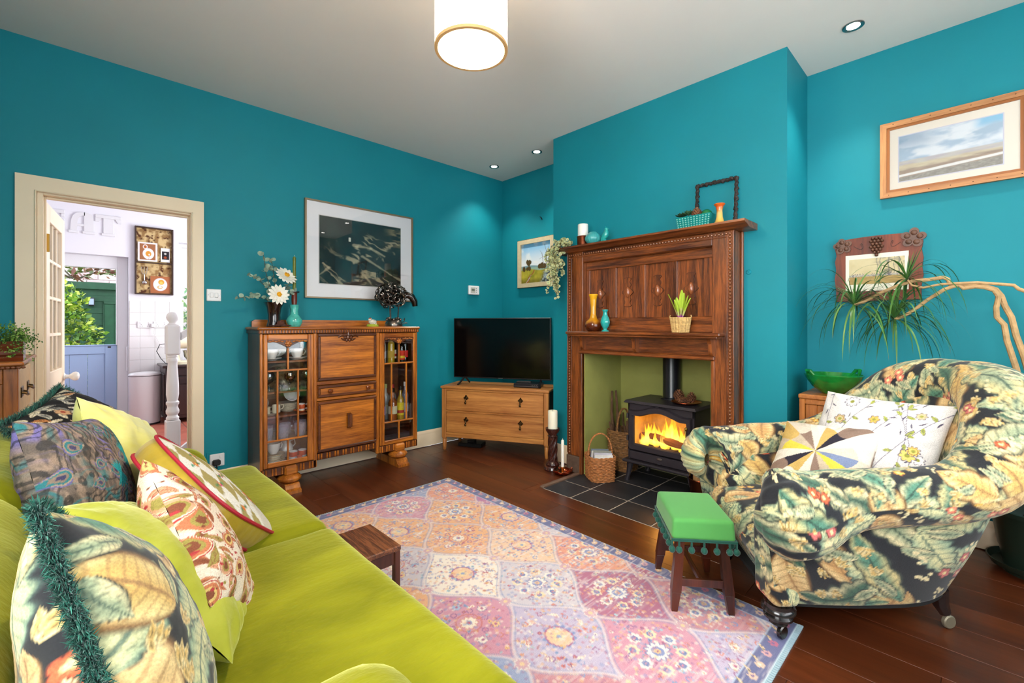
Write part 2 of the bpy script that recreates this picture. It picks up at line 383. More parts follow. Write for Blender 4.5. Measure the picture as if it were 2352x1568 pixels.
# --- floor planks (run along Y)
floor=struct('floor')
sb=MB().box(XW-.05,XB+.05,YN-.05,YA+.02,-.06,-.019); o=sb.obj('subfloor',mat('floor_gap',(150,92,60),rough=.8),floor)
fw=wood('walnut_laminate',(66,28,13),(106,52,25),'Y',rough=.3,scale=5,coat=.2,rand=.14,streak=.35)
PW=.196
lens={}
for k,ln in enumerate((1.21,.8,.5,.28)): 
    lens[ln]=MB().box(-PW/2+.0007,PW/2-.0007,-ln/2+.0008,ln/2-.0008,-.018,0,.0012).mesh('plank')
hx0,hy0,hy1=2.43,1.14,2.226
def put_plank(x,y0,y1,wd=None):
    L=y1-y0
    if L<.03: return
    w_=PW if wd is None else wd
    me=lens.get(round(L,2)) if (wd is None and abs(L-1.21)<.001) else None
    if me is None: me=MB().box(-w_/2+.0007,w_/2-.0007,-L/2+.0008,L/2-.0008,-.018,0,.0012).mesh('plank')
    link('plank',me,fw,floor,loc=(x,(y0+y1)/2,0))
x=1.32+PW/2
cols=[x+PW*k for k in range(-12,12) if XW-PW<x+PW*k<XB+PW/2]
for i,cx in enumerate(cols):
    off=[.13,.71,.35,.98,.52][i%5]; y=YN-off
    if abs(cx-(1.712+PW/2))<.01: y=3.085-1.21*4
    segs=[]
    while y<YA:
        segs.append((max(y,YN),min(y+1.21,YA))); y+=1.21
    for a,b in segs:
        if cx+PW/2>hx0+.01:
            if cx-PW/2<hx0-.02:      # plank cut along the hearth: narrow strip keeps running
                for c0,c1 in ((a,min(b,hy0)),(max(a,hy1),b)): put_plank(cx,c0,c1)
                c0,c1=max(a,hy0),min(b,hy1); wd=hx0-(cx-PW/2)
                if c1>c0: put_plank(cx-PW/2+wd/2,c0,c1,wd)
                continue
            for c0,c1 in ((a,min(b,hy0)),(max(a,hy1),b)): put_plank(cx,c0,c1)
        else: put_plank(cx,a,b)
# --- slate hearth: slabs on grey grout
hearth=struct('floor_hearth')
MB().box(2.43,3.42,1.14,2.24,-.03,-.0025).obj('grout',mat('grout',(186,170,154),rough=.95),hearth)
slate=mat('black_slate',(40,40,44),rough=.45,var=.25,vscale=7,bump=.12,bscale=18)
tx=[2.436,2.676,2.972,3.277,3.42]; ty=[1.14,1.34,1.642,1.95,2.2]
for i in range(4):
    for j in range(4):
        MB().box(tx[i]+.004,tx[i+1]-.004,ty[j]+.004,ty[j+1]-.004,-.02,.0,.002).obj('slate_tile',slate,hearth)
MB().box(2.43,2.88,2.196,2.232,-.02,.012,.004).obj('edging_strip',wood('hearth_edging',(70,46,34),(126,98,80),'X',rough=.6,coat=0),hearth)
# --- ceiling
cm=MB().box(XW-.1,XB+.1,YN-.1,YA+.1,H,H+.08); sobj('ceiling',cm,ceilm)
# --- left-hand wall with the kitchen doorway
DX0,DX1,DZ=-.195,.546,1.978
wl=MB().box(XW-.1,DX0,YA,YA+.12,0,H).box(DX1,XB+.12,YA,YA+.12,0,H).box(DX0,DX1,YA,YA+.12,DZ,H); sobj('wall_left',wl,teal)
# --- fireplace wall: alcoves, chimney breast with opening
wb=MB().box(XB,XB+.1,YN-.1,YA+.12,0,H); sobj('wall_back',wb,teal)
OZ=1.02; OY0,OY1=1.178,2.17
wc=MB().box(XC,XB,.774,OY0-.03,0,H).box(XC,XB,OY1+.03,2.60,0,H).box(XC,XB,OY0-.03,OY1+.03,OZ+.25,H); sobj('wall_chimney_breast',wc,teal)
fi=MB().box(2.902,2.962,OY1,OY1+.029,0,.985).box(2.902,2.962,OY0-.029,OY0,0,.985).box(2.962,3.42,OY1,OY1+.029,0,OZ+.1).box(2.962,3.42,OY0-.029,OY0,0,OZ+.1).box(XC,3.42,OY1,OY1+.029,OZ+.1,OZ+.25).box(XC,3.42,OY0-.029,OY0,OZ+.1,OZ+.25).box(3.42,3.455,OY0-.029,OY1+.029,0,OZ+.25).box(XC,3.42,OY0-.029,OY1+.029,OZ+.215,OZ+.249); sobj('wall_fireplace_recess',fi,olive)
# --- wall behind the sofa (with a window behind the camera) and window wall
wr=MB().box(XW-.1,XW,YN-.1,-.55,0,H).box(XW-.1,XW,.95,YA+.12,0,H).box(XW-.1,XW,-.55,.95,0,1.05).box(XW-.1,XW,-.55,.95,2.4,H); sobj('wall_front',wr,teal)
wn_=MB().box(XW-.1,.2,YN-.1,YN,0,H).box(2.7,XB+.1,YN-.1,YN,0,H).box(.2,2.7,YN-.1,YN,0,.75).box(.2,2.7,YN-.1,YN,2.48,H); sobj('wall_right',wn_,teal)
def window(name,axis,pos,a0,a1,z0,z1,nm):
    r=struct(name); m=MB(); t=.05
    def bx(mb,u0,u1,w0,w1,d0,d1,b=.004):
        return mb.box(u0,u1,pos+d0,pos+d1,w0,w1,b) if axis=='Y' else mb.box(pos+d0,pos+d1,u0,u1,w0,w1,b)
    bx(m,a0,a1,z0,z0+t,-.09,-.03); bx(m,a0,a1,z1-t,z1,-.09,-.03); bx(m,a0,a0+t,z0+t,z1-t,-.09,-.03); bx(m,a1-t,a1,z0+t,z1-t,-.09,-.03)
    m.obj('window_frame',gwhite,r)
    st=(a1-a0)/nm
    for k in range(1,nm): bx(MB(),a0+st*k-.025,a0+st*k+.025,z0+t,z1-t,-.09,-.03).obj('mullion',gwhite,r)
    for k in range(nm): bx(MB(),a0+st*k+.03,a0+st*(k+1)-.03,z0+t,z1-t,-.065,-.06,0).obj('pane',pane('window_glass'),r)
    bx(MB(),a0-.04,a1+.04,z0-.035,z0,-.02,.06).obj('window_sill',gwhite,r)
    return r
window('window_1','Y',YN,.2,2.7,.75,2.48,3); window('window_2','X',XW,-.55,.95,1.05,2.4,2)
# --- skirting boards with a moulded top
def skirt(name,axis,pos,a0,a1,side,h=.158):
    pr=[(0,.006),(.019,.006),(.019,h-.045),(.015,h-.038),(.015,h-.028),(.010,h-.014),(.004,h-.006),(0,h)]
    m=MB(); n=len(pr); vs=[]
    for a in (a0,a1):
        for d,z in pr: vs.append((a,pos+side*d,z) if axis=='Y' else (pos+side*d,a,z))
    m.add(vs,[tuple(range(n)),tuple(range(2*n-1,n-1,-1))]+[(i,(i+1)%n,n+(i+1)%n,n+i) for i in range(n)])
    return sobj(name,m,cream)
skirt('baseboard_left','Y',YA,.607,XB-.02,-1); skirt('baseboard_left_end','Y',YA,XW+.02,-.28,-1)
skirt('baseboard_back_left','X',XB,2.62,YA-.02,-1); skirt('baseboard_back_right','X',XB,YN+.02,.755,-1)
skirt('baseboard_chimney_left','X',XC,2.345,2.60,-1); skirt('baseboard_chimney_right','X',XC,.774,1.02,-1)
skirt('baseboard_chimney_return_left','Y',2.60,XC,XB,1); skirt('baseboard_chimney_return_right','Y',.774,XC,XB,-1)
skirt('baseboard_front','X',XW,YN+.02,YA-.02,1); skirt('baseboard_right','Y',YN,XW+.02,XB-.02,1)
# --- door casing, lining
cs=struct('trim_1')
def casing(nm,pts):
    MB().prism(pts,YA-.022,YA,'XZ').obj(nm,cream,cs)
casing('architrave',[(-.28,0),(-.205,0),(-.205,1.975),(-.28,2.058)]); casing('architrave',[(.607,0),(.607,2.058),(.54,1.975),(.54,0)])
casing('architrave',[(-.28,2.058),(-.205,1.975),(.54,1.975),(.607,2.058)])
for x0,x1 in ((-.205,-.197),(.534,.542)): MB().box(x0,x1,YA-.03,YA,0,1.975,.003).obj('architrave_bead',cream,cs)
MB().box(-.205,.542,YA-.03,YA,1.967,1.975,.003).obj('architrave_bead',cream,cs)
MB().box(-.197,-.17,YA-.004,YA+.125,0,DZ,.002).obj('jamb',cream,cs); MB().box(.531,.546,YA-.004,YA+.125,0,DZ,.002).obj('jamb',cream,cs)
MB().box(-.17,.531,YA-.004,YA+.125,DZ-.02,DZ,.002).obj('head_lining',cream,cs)
MB().box(.522,.531,YA+.045,YA+.075,0,DZ-.02,.002).obj('door_stop',cream,cs); MB().box(-.17,-.16,YA+.045,YA+.075,0,DZ-.02,.002).obj('door_stop',cream,cs); MB().box(-.16,.522,YA+.045,YA+.075,DZ-.032,DZ-.02,.002).obj('door_stop',cream,cs)
# --- glazed door, standing open into the kitchen
dr=struct('door_1',(-.2,YA+.135,0)); dr.rotation_euler=(0,0,math.radians(84.5)); W=.655; T=.038
def dbox(nm,x0,x1,z0,z1,y0=0,y1=T,b=.003,m_=None,par=None): return MB().box(x0,x1,-y1,-y0,z0,z1,b).obj(nm,m_ or doorm,par or dr)
st=.105; zr=[.92,1.16,1.42,1.66,1.86]
dbox('stile',0,st,.01,1.945); dbox('stile',W-st,W,.01,1.945); dbox('rail',st,W-st,1.84,1.945); dbox('rail',st,W-st,.80,.90); dbox('rail',st,W-st,.01,.2)
dbox('panel',st,W-st,.2,.80,.012,.026)
gz0,gz1=.90,1.84; gw=(W-2*st)/3; gh=(gz1-gz0)/4
for k in (1,2): dbox('glazing_bar',st+gw*k-.011,st+gw*k+.011,gz0,gz1,.006,T-.006)
for k in (1,2,3): dbox('glazing_bar',st,W-st,gz0+gh*k-.011,gz0+gh*k+.011,.006,T-.006)
for i in range(3):
    for j in range(4): dbox('pane',st+gw*i+.011,st+gw*(i+1)-.011,gz0+gh*j+.011,gz0+gh*(j+1)-.011,.017,.021,0,pane('door_glass'))
kn=MB().lathe([(.026,0),(.028,.006),(.016,.012),(.013,.028),(.018,.036),(.03,.05),(.033,.062),(.028,.076),(.012,.083),(.001,.084)],n=18,axis='Y')
for s_ in (-1,1):
    o=kn.obj('knob',mat('white_china',(238,234,230),rough=.15,coat=.5),dr); o.location=(W-.05,-T if s_<0 else 0,.83); o.rotation_euler=(PI if s_<0 else 0,0,0)
brass=mat('brass',(196,160,82),rough=.3,metal=1)
hg=MB().box(-.012,.0,-.052,-.002,1.64,1.75,.002); hg.tube([(-.008,0,1.63),(-.008,0,1.76)],.006,8); hg.obj('hinge',brass,dr)
# ================================================================= KITCHEN
kf=struct('floor_kitchen')
MB().box(-1.2,2.5,YA+.12,7.6,-.05,-.004).obj('grout',mat('kitchen_grout',(120,96,88),rough=.9),kf)
terra=mat('terracotta',(168,92,74),rough=.5,var=.22,vscale=5,bump=.08,bscale=12)
tm=MB().box(-.197,.197,-.197,.197,-.02,0,.004).mesh('tile')
for i in range(9):
    for j in range(9): link('floor_tile',tm,terra,kf,loc=(-1+.4*i+.07,YA+.32+.4*j,0))
MB().box(DX0,DX1,YA,YA+.125,-.012,.004,.002).obj('threshold',wood('threshold_wood',(70,36,18),(110,60,30),'X'),kf)
YK=7.35
kw=MB().box(-1.2,-.62,YK,YK+.3,0,H).box(.405,.91,YK,YK+.3,0,H).box(-.62,.405,YK,YK+.3,2.05,H).box(.91,1.75,YK,YK+.3,0,1.02).box(.91,1.75,YK,YK+.3,2.3,H).box(1.75,2.5,YK,YK+.3,0,H); sobj('wall_kitchen_far',kw,whitek)
sobj('wall_kitchen_left',MB().box(-1.3,-1.2,YA+.12,7.65,0,H),whitek)
sobj('wall_kitchen_right',MB().box(2.4,2.5,YA+.12,4.9,0,H).box(2.4,2.5,6.5,7.65,0,H).box(2.4,2.5,4.9,6.5,0,.9).box(2.4,2.5,4.9,6.5,2.5,H),whitek)
sobj('ceiling_kitchen',MB().box(-1.3,2.5,YA+.12,7.65,H,H+.08),whitek)
wk=MB().box(-1.3,DX0,YA+.12,YA+.13,0,H).box(DX1,2.5,YA+.12,YA+.13,0,H).box(DX0,DX1,YA+.12,YA+.13,DZ,H); sobj('wall_kitchen_near',wk,whitek)
window('window_3','Y',YK+.2,.91,1.75,1.02,2.3,2); window('window_4','X',2.49,4.9,6.5,.9,2.5,2)  # far-wall window, then an unseen right-wall one added to frame the kitchen fill lamp
# wall tiles (each its own piece)
wt=struct('wall_kitchen_tiles'); tl=mat('white_glazed_tile',(240,238,238),rough=.12,coat=.3)
MB().box(.408,.91,YK-.006,YK-.001,.0,1.5).obj('grout',mat('pale_grout',(222,214,206),rough=.9),wt)
tm2=MB().box(-.074,.074,-.008,0,-.074,.074,.002).mesh('tile')
for i in range(3):
    for j in range(7): link('wall_tile',tm2,tl,wt,loc=(.587+.15*i,YK-.004,1.283+.15-.15*j))
tm3=MB().box(-.05,.05,-.008,0,-.074,.074,.002).mesh('tile')
for j in range(7): link('wall_tile',tm3,tl,wt,loc=(.462,YK-.004,1.283+.15-.15*j))
# stable door: frame, lower leaf shut, upper half open to the garden
sd=struct('door_2'); DY=7.47; blue=mat('pale_blue_paint',(160,186,222),rough=.35)
MB().box(.303,.405,DY-.02,DY+.06,0,2.05,.004).obj('frame_post',gwhite,sd); MB().box(-.62,-.55,DY-.02,DY+.06,0,2.05,.004).obj('frame_post',gwhite,sd); MB().box(-.55,.303,DY-.02,DY+.06,1.9,2.05,.004).obj('frame_head',gwhite,sd)
MB().box(.29,.303,DY-.03,DY+.0,.95,1.9,.003).obj('frame_bead',gwhite,sd)
MB().box(.19,.30,DY,DY+.045,.02,.945,.003).obj('stile',blue,sd); MB().box(-.545,-.44,DY,DY+.045,.02,.945,.003).obj('stile',blue,sd); MB().box(-.44,.19,DY,DY+.045,.845,.945,.003).obj('rail',blue,sd); MB().box(-.44,.19,DY,DY+.045,.02,.16,.003).obj('rail',blue,sd)
for k in range(4): MB().box(-.44+.1575*k+.001,-.44+.1575*(k+1)-.001,DY+.014,DY+.034,.16,.845,.003).obj('board',blue,sd)
MB().box(-.545,.30,DY-.012,DY+.055,.945,.957,.003).obj('top_capping',blue,sd); MB().box(.215,.245,DY-.006,DY+.001,.918,.934,.002).obj('catch',mat('dark_metal',(60,50,46),rough=.4,metal=1),sd)
mb=MB().box(.402,.4049,YK+.02,YK+.07,.62,.93,.0).box(.385,.402,YK+.035,YK+.055,.62,.93,.006)
tag(mb.obj('pull_bar',gwhite),'white vertical pull bar on the reveal beside the blue stable door','door pull')
# letters
lm=mat('white_letter',(226,226,228),rough=.5)
def letter(nm,ch,fn,lab):
    m=MB(); fn(m); tag(m.obj(nm,lm),lab,'wall letter','raised white letters on the kitchen wall')
LZ=2.285
def lA(m):
    X=-.13
    m.box(X,X+.085,YK-.016,YK-.002,LZ,LZ+.03,.003).box(X+.118,X+.23,YK-.016,YK-.002,LZ,LZ+.03,.003).box(X+.072,X+.132,YK-.013,YK-.002,LZ+.085,LZ+.112,.002)
    for q in ([(.015,.03),(.02,.14),(.035,.2),(.065,.238),(.11,.25),(.14,.25),(.14,.215),(.115,.212),(.097,.2),(.083,.18),(.076,.13),(.072,.03)],[(.132,.03),(.215,.03),(.215,.2),(.2,.235),(.165,.25),(.132,.25)]): m.prism([(X+a,LZ+b) for a,b in q],YK-.014,YK-.002,'XZ')
letter('letter_a','A',lA,'raised white letter A on the kitchen wall above the stable door')
def lT(m):
    X=.1
    m.box(X,X+.235,YK-.014,YK-.002,LZ+.21,LZ+.25,.003).box(X+.07,X+.165,YK-.014,YK-.002,LZ+.03,LZ+.21,.003).box(X+.055,X+.18,YK-.016,YK-.002,LZ,LZ+.03,.003)
    m.prism([(X,LZ+.21),(X,LZ+.165),(X+.03,LZ+.165),(X+.055,LZ+.21)],YK-.014,YK-.002,'XZ').prism([(X+.235,LZ+.21),(X+.18,LZ+.21),(X+.205,LZ+.165),(X+.235,LZ+.165)],YK-.014,YK-.002,'XZ')
letter('letter_t','T',lT,'raised white letter T on the kitchen wall, right of the letter A')
def lE(m):
    X=-.36; m.box(X+.02,X+.1,YK-.014,YK-.002,LZ,LZ+.25,.003)
    for z in (0,.11,.21): m.box(X,X+.2,YK-.014,YK-.002,LZ+z,LZ+z+.04,.003)
    m.box(X+.17,X+.2,YK-.014,YK-.002,LZ+.17,LZ+.21,.003).box(X+.17,X+.2,YK-.014,YK-.002,LZ+.04,LZ+.08,.003)
letter('letter_e','E',lE,'raised white letter E on the kitchen wall, half hidden by the glazed door')
def wpart(mb,name,m_,par,ang=35,kind=None):
    """a part given in room coordinates, under an unrotated thing"""
    l=par.location; 
    if par.parent: l=l+par.parent.location
    mb.v=[(x-l.x,y-l.y,z-l.z) for x,y,z in mb.v]; o=mb.obj(name,m_,par,ang=ang)
    if kind: o['kind']=kind
    return o
# ================================================================= OAK BUREAU CABINET
OD,OL=(112,52,10),(208,124,40)
oz=wood('golden_oak',OD,OL,'Z',rough=.32,scale=15,streak=.65); ox=wood('golden_oak',OD,OL,'X',rough=.32,scale=15,streak=.65)
od=wood('dark_oak_edge',(58,24,8),(112,58,22),'X',rough=.35); odz=wood('dark_oak_edge',(58,24,8),(112,58,22),'Z',rough=.35)
oin=wood('cabinet_inside',(84,40,14),(136,76,32),'X',rough=.5,coat=0)
cab=thing('bureau_cabinet','golden oak bureau cabinet with two glazed sides on bulbous feet','cabinet',(1.51,3.6,0))
F=3.436; B=3.752
b=MB().box(.88,.897,F+.012,B,.13,1.14,.003); wpart(b,'side_panel',odz,cab)
b=MB().box(2.12,2.137,F+.012,B,.13,1.14,.003); wpart(b,'side_panel',odz,cab)
for x in (1.248,1.755): b=MB().box(x,x+.014,F+.012,B,.13,1.14,.002); wpart(b,'divider',oin,cab)
wpart(MB().box(.897,2.12,B-.01,B,.13,1.14),'back_panel',oin,cab)
b=MB().box(.862,2.156,F-.02,B+.004,1.163,1.185,.008); wpart(b,'top',ox,cab)
wpart(MB().box(.87,2.147,F-.01,B,1.136,1.163,.003),'cornice',od,cab)
b=MB()
for k in range(62): b.box(.876+k*.0205,.876+k*.0205+.011,F-.018,F-.008,1.139,1.161,.003)
wpart(b,'fluting',ox,cab,kind='stuff')
b=MB().prism([(.9,1.185),(2.12,1.185),(2.12,1.225),(2.1,1.238),(.92,1.238),(.9,1.225)],3.722,3.745,'XZ'); wpart(b,'gallery_rail',ox,cab)
# front frame
for x0,x1,z0 in ((.88,.899,.13),(1.241,1.266,.13),(1.744,1.775,.13),(2.122,2.137,.13)): wpart(MB().box(x0,x1,F,F+.02,z0,1.138,.004),'front_stile',oz,cab)
for z0,z1 in ((.742,.772),(.622,.645)): wpart(MB().box(1.266,1.744,F+.002,F+.02,z0,z1,.003),'front_rail',ox,cab)
for x0,x1 in ((.897,1.25),(1.76,2.12)): wpart(MB().box(x0,x1,F+.01,B-.01,.185,.2),'bottom_board',oin,cab)
def bay(x0,x1,g0,g1):
    """glazed door of one bay"""
    d=bpy.data.objects.new('glazed_door',None); COL.objects.link(d); d.parent=cab
    c=(g0+g1)/2; 
    def P(mb,nm,m_,kind=None):
        l=cab.location; mb.v=[(x-l.x,y-l.y,z-l.z) for x,y,z in mb.v]; o=mb.obj(nm,m_,d)
        if kind: o['kind']=kind
        return o
    P(MB().box(x0,g0,F-.008,F+.012,.19,1.132,.005),'door_stile',oz); P(MB().box(g1,x1,F-.008,F+.012,.19,1.132,.005),'door_stile',oz)
    P(MB().box(g0,g1,F-.008,F+.012,1.09,1.132,.005),'door_rail',ox); P(MB().box(g0,g1,F-.008,F+.012,.19,.225,.005),'door_rail',ox)
    hw=(g1-g0)/2
    L=[(g0+hw*t,1.078-.046*max(0,(t-.25)/.75)**1.6) for t in np.linspace(0,1,9)]; R=[(2*c-x,z) for x,z in L[::-1]][1:]
    P(MB().prism([(g0,1.092)]+[(x,z) for x,z in L]+R+[(g1,1.092)],F-.006,F+.008,'XZ'),'carved_spandrel',od)
    m=MB(); m.ball((c,F-.007,1.064),(.014,.007,.014))
    for k in range(6): a=k*PI/3; m.ball((c+.017*math.cos(a),F-.006,1.064+.017*math.sin(a)),(.009,.006,.009),8,6)
    for s_ in (-1,1):
        for k in range(5): m.ball((c+s_*(.04+.02*k),F-.005,1.08+.004*(k%2)),(.012,.005,.0065),8,6)
    P(m,'carved_rosette',ox)
    bars=[(g0,g1,.869,.877),(g0,g1,.372,.381)]
    for a0,a1,z0,z1 in bars: P(MB().box(a0,a1,F-.004,F+.008,z0-.002,z1+.002,.002),'glazing_bar',ox)
    v1,v2=g0+hw*.485,g1-hw*.485
    for x,z0,z1 in ((c,.877,1.034),(v1,.381,.869),(v2,.381,.869),(c,.225,.372)): P(MB().box(x-.006,x+.006,F-.004,F+.008,z0,z1,.002),'glazing_bar',oz)
    gl=pane('cabinet_glass',refl=.12)
    for a0,a1,z0,z1 in ((g0,c,.877,1.075),(c,g1,.877,1.075),(g0,v1,.381,.869),(v1,v2,.381,.869),(v2,g1,.381,.869),(g0,c,.225,.372),(c,g1,.225,.372)): P(MB().box(a0+.003,a1-.003,F+.009,F+.011,z0,z1),'pane',gl)
    return d
bay(.901,1.239,.927,1.197); bay(1.777,2.12,1.818,2.093)
for z in (.925,.705,.53,.362): wpart(MB().box(.897,1.248,F+.035,B-.01,z,z+.014,.002),'shelf',oin,cab)
for z in (.858,.362): wpart(MB().box(1.769,2.12,F+.035,B-.01,z,z+.014,.002),'shelf',oin,cab)
# centre: fall front, drawer, cupboard door
def framed(nm,x0,x1,z0,z1,m_):
    d=wpart(MB().box(x0,x1,F-.004,F+.016,z0,z1,.003),nm,m_,cab); l=cab.location
    t=.022
    m=MB()
    for a in ((x0,x1,z0,z0+t),(x0,x1,z1-t,z1),(x0,x0+t,z0+t,z1-t),(x1-t,x1,z0+t,z1-t)): m.box(a[0],a[1],F-.014,F-.003,a[2],a[3],.005)
    m.v=[(x-l.x,y-l.y,z-l.z) for x,y,z in m.v]; m.obj('moulding',od,d); return d
fallf=framed('fall_front',1.268,1.742,.774,1.134,ox); drw=framed('drawer',1.268,1.742,.648,.738,ox); cup=framed('cupboard_door',1.268,1.742,.235,.617,ox)
def sub(mb,nm,m_,par,kind=None):
    l=cab.location; mb.v=[(x-l.x,y-l.y,z-l.z) for x,y,z in mb.v]; o=mb.obj(nm,m_,par)
    if kind: o['kind']=kind
    return o
m=MB(); c=(1.505,F-.006,1.1); m.ball(c,(.02,.012,.02))
for k in range(6): a=k*PI/3; m.ball((c[0]+.024*math.cos(a),F-.006,c[2]+.024*math.sin(a)),(.013,.009,.013),8,6)
for s_ in (-1,1):
    m.tube([(c[0]+s_*(.03+.05*t),F-.008,c[2]+.012+.012*math.sin(t*PI)-.01*t) for t in np.linspace(0,1,6)],[.012,.013,.012,.01,.008,.004],6)
    m.tube([(c[0]+s_*(.025+.035*t),F-.008,c[2]-.02+.015*t) for t in np.linspace(0,1,5)],[.009,.009,.008,.006,.003],6)
m.tube([(c[0],F-.006,c[2]+.02),(c[0],F-.01,c[2]+.045)],[.012,.004],6); sub(m,'carved_crest',od,fallf)
for x in (1.361,1.665): sub(MB().lathe([(.001,-.03),(.008,-.03),(.016,-.024),(.017,-.017),(.012,-.01),(.008,-.004),(.012,0)],(x,F-.004,.694),16,'Y'),'knob',wood('knob_oak',(80,34,10),(140,70,26),'Z',rough=.2),drw)
for k in range(3): sub(MB().tube([(1.497+.012*k,F-.012,.39),(1.497+.012*k,F-.03,.402),(1.497+.012*k,F-.032,.447),(1.497+.012*k,F-.03,.492),(1.497+.012*k,F-.012,.505)],[.004,.007,.007,.007,.004],8),'handle_rib',odz,cup)
def flutes(x0,x1,z0,z1):
    wpart(MB().box(x0,x1,F,F+.02,z0,z1,.002),'apron',od,cab); m=MB(); n=int((x1-x0)/.021)
    for k in range(n):
        xx=x0+.006+k*.021
        if k%3!=2: m.box(xx,xx+.012,F-.008,F+.002,z0+.003,z1-.003,.004)
    wpart(m,'apron_fluting',ox,cab,kind='stuff')
flutes(1.266,1.744,.178,.228); flutes(.885,1.26,.128,.186); flutes(1.765,2.135,.128,.186)
for x in (1.078,1.955):
    wpart(MB().box(x-.045,x+.045,F-.03,F+.09,.118,.186,.012),'foot_block',ox,cab)
    wpart(MB().lathe([(.04,.062),(.062,.068),(.078,.082),(.08,.095),(.07,.108),(.05,.118),(.045,.122)],(x,F+.02,0),24),'bulb_foot',oz,cab)
    p=[(F-.085,0),(F-.085,.02),(F-.06,.03),(F-.05,.05),(F-.035,.062),(B-.03,.062),(B-.02,.03),(B,.02),(B,0)]
    wpart(MB().prism(p,x-.05,x+.05,'YZ'),'sledge_foot',oz,cab)
    wpart(MB().lathe([(.04,.062),(.07,.08),(.07,.1),(.05,.122)],(x,B-.1,0),20),'bulb_foot',odz,cab)
# ----------------------------------------------------------------- crockery and glass inside
china=mat('white_porcelain',(236,234,230),rough=.15,coat=.6); ivory=mat('cream_porcelain',(226,218,196),rough=.2,coat=.5); orange=mat('orange_glaze',(206,84,36),rough=.2,coat=.5); gold=mat('gilt_line',(190,150,70),rough=.3,metal=1)
glass=pane('tumbler_glass',(250,250,255),refl=.5,rough=.05); yglass=pane('amber_glass',(236,206,90),refl=.4,rough=.05); pglass=pane('green_glass',(150,214,160),refl=.4,rough=.05)
CUP=[(.0,.0),(.018,.0),(.02,.004),(.03,.02),(.036,.045),(.038,.06),(.035,.06),(.033,.045),(.026,.02),(.0,.006)]
def cup_(x,y,z,m_,lab,grp,band=None,rz=0,s=1.0,handle=True,straight=False):
    t=thing('teacup',lab,'cup',(x,y,z),rz,grp); P=[(r*s,h*s) for r,h in CUP]
    if straight: P=[(.0,0),(.026*s,0),(.028*s,.004),(.028*s,.056*s),(.025*s,.056*s),(.025*s,.006),(0,.005)]
    MB().lathe(P,n=20,cap=False).obj('bowl',m_,t)
    if band: MB().lathe([(.0285*s,.02*s),(.0292*s,.022*s),(.0292*s,.05*s),(.0285*s,.052*s)],n=20,cap=False).obj('band',band,t)
    if handle: MB().tube([(.032*s,0,.05*s),(.05*s,0,.052*s),(.056*s,0,.038*s),(.046*s,0,.022*s),(.028*s,0,.02*s)],.0035*s,6).obj('handle',m_,t)
    return t
def saucer_(x,y,z,m_,lab,grp,r=.072,rim=None):
    t=thing('saucer',lab,'saucer',(x,y,z),0,grp); MB().lathe([(0,0),(r*.5,0),(r*.55,.004),(r,.016),(r*.98,.018),(r*.5,.007),(0,.006)],n=28,cap=False).obj('dish',m_,t)
    if rim: MB().lathe([(r*.99,.0155),(r*1.002,.0165),(r*.985,.0185),(r*.95,.0165)],n=28,cap=False).obj('rim',rim,t)
def plate_(x,y,z,m_,lab,grp,r=.1,tilt=None,rim=None):
    t=thing('plate',lab,'plate',(x,y,z),0,grp)
    if tilt: t.rotation_euler=tilt
    MB().lathe([(0,0),(r*.6,0),(r*.66,.006),(r,.016),(r*.99,.018),(r*.62,.009),(0,.005)],n=30,cap=False).obj('dish',m_,t)
    if rim: MB().lathe([(r*.93,.0152),(r*.99,.0178),(r*1.0,.0162)],n=30,cap=False).obj('rim',rim,t)
z1=.94
saucer_(.985,3.56,z1,china,'white saucer under the left cup on the cabinet top shelf','saucers in the cabinet'); cup_(.985,3.56,z1+.007,china,'white porcelain teacup, left one on the cabinet top shelf','teacups in the cabinet',s=1.25,rz=.3)
saucer_(1.165,3.56,z1,china,'white saucer under the right cup on the cabinet top shelf','saucers in the cabinet'); cup_(1.165,3.56,z1+.007,china,'white porcelain teacup, right one on the cabinet top shelf','teacups in the cabinet',s=1.25,rz=.3)
plate_(1.06,3.718,z1+.085,ivory,'pale plate propped upright behind the white teacups','plates in the cabinet',r=.075,tilt=(1.35,0,0))
marb=mat('dark_marbled_glaze',(70,60,44),rough=.25,var=.7,vscale=30,coat=.3)
plate_(1.19,3.70,z1+.07,marb,'dark marbled plate propped upright on the cabinet top shelf','plates in the cabinet',r=.062,tilt=(1.3,0,.2))
t=thing('serving_bowl','dark marbled bowl upside down under the top cabinet shelf','bowl',(1.07,3.6,.7195)); MB().lathe([(.13,0),(.128,.03),(.11,.09),(.07,.14),(.03,.155),(0,.156)],n=30,cap=False).obj('shell',marb,t); MB().lathe([(.035,.154),(.038,.162),(.03,.162),(.028,.156)],n=20,cap=False).obj('foot_ring',marb,t)
def wine(x,y,z,bm,lab):
    t=thing('wine_glass',lab,'glass',(x,y,z),0,'stemmed glasses in the cabinet'); MB().lathe([(.028,0),(.028,.002),(.006,.006),(.004,.012),(.004,.05),(.006,.058)],n=16).obj('stem',glass if bm is not pglass else pglass,t); MB().lathe([(.004,.056),(.024,.07),(.036,.09),(.038,.11),(.034,.13),(.032,.13),(.036,.11),(.034,.09),(.02,.07)],n=20,cap=False).obj('bowl',bm,t)
wine(.955,3.5,.7195,glass,'clear stemmed glass at the left of the second cabinet shelf'); wine(1.085,3.475,.7195,yglass,'amber bowled stemmed glass at the front of the second shelf'); wine(1.205,3.485,.7195,pglass,'green stemmed glass at the right of the second cabinet shelf'); 
z3=.5445
plate_(.975,3.56,z3,ivory,'cream plate under the two small cups','plates in the cabinet',r=.068)
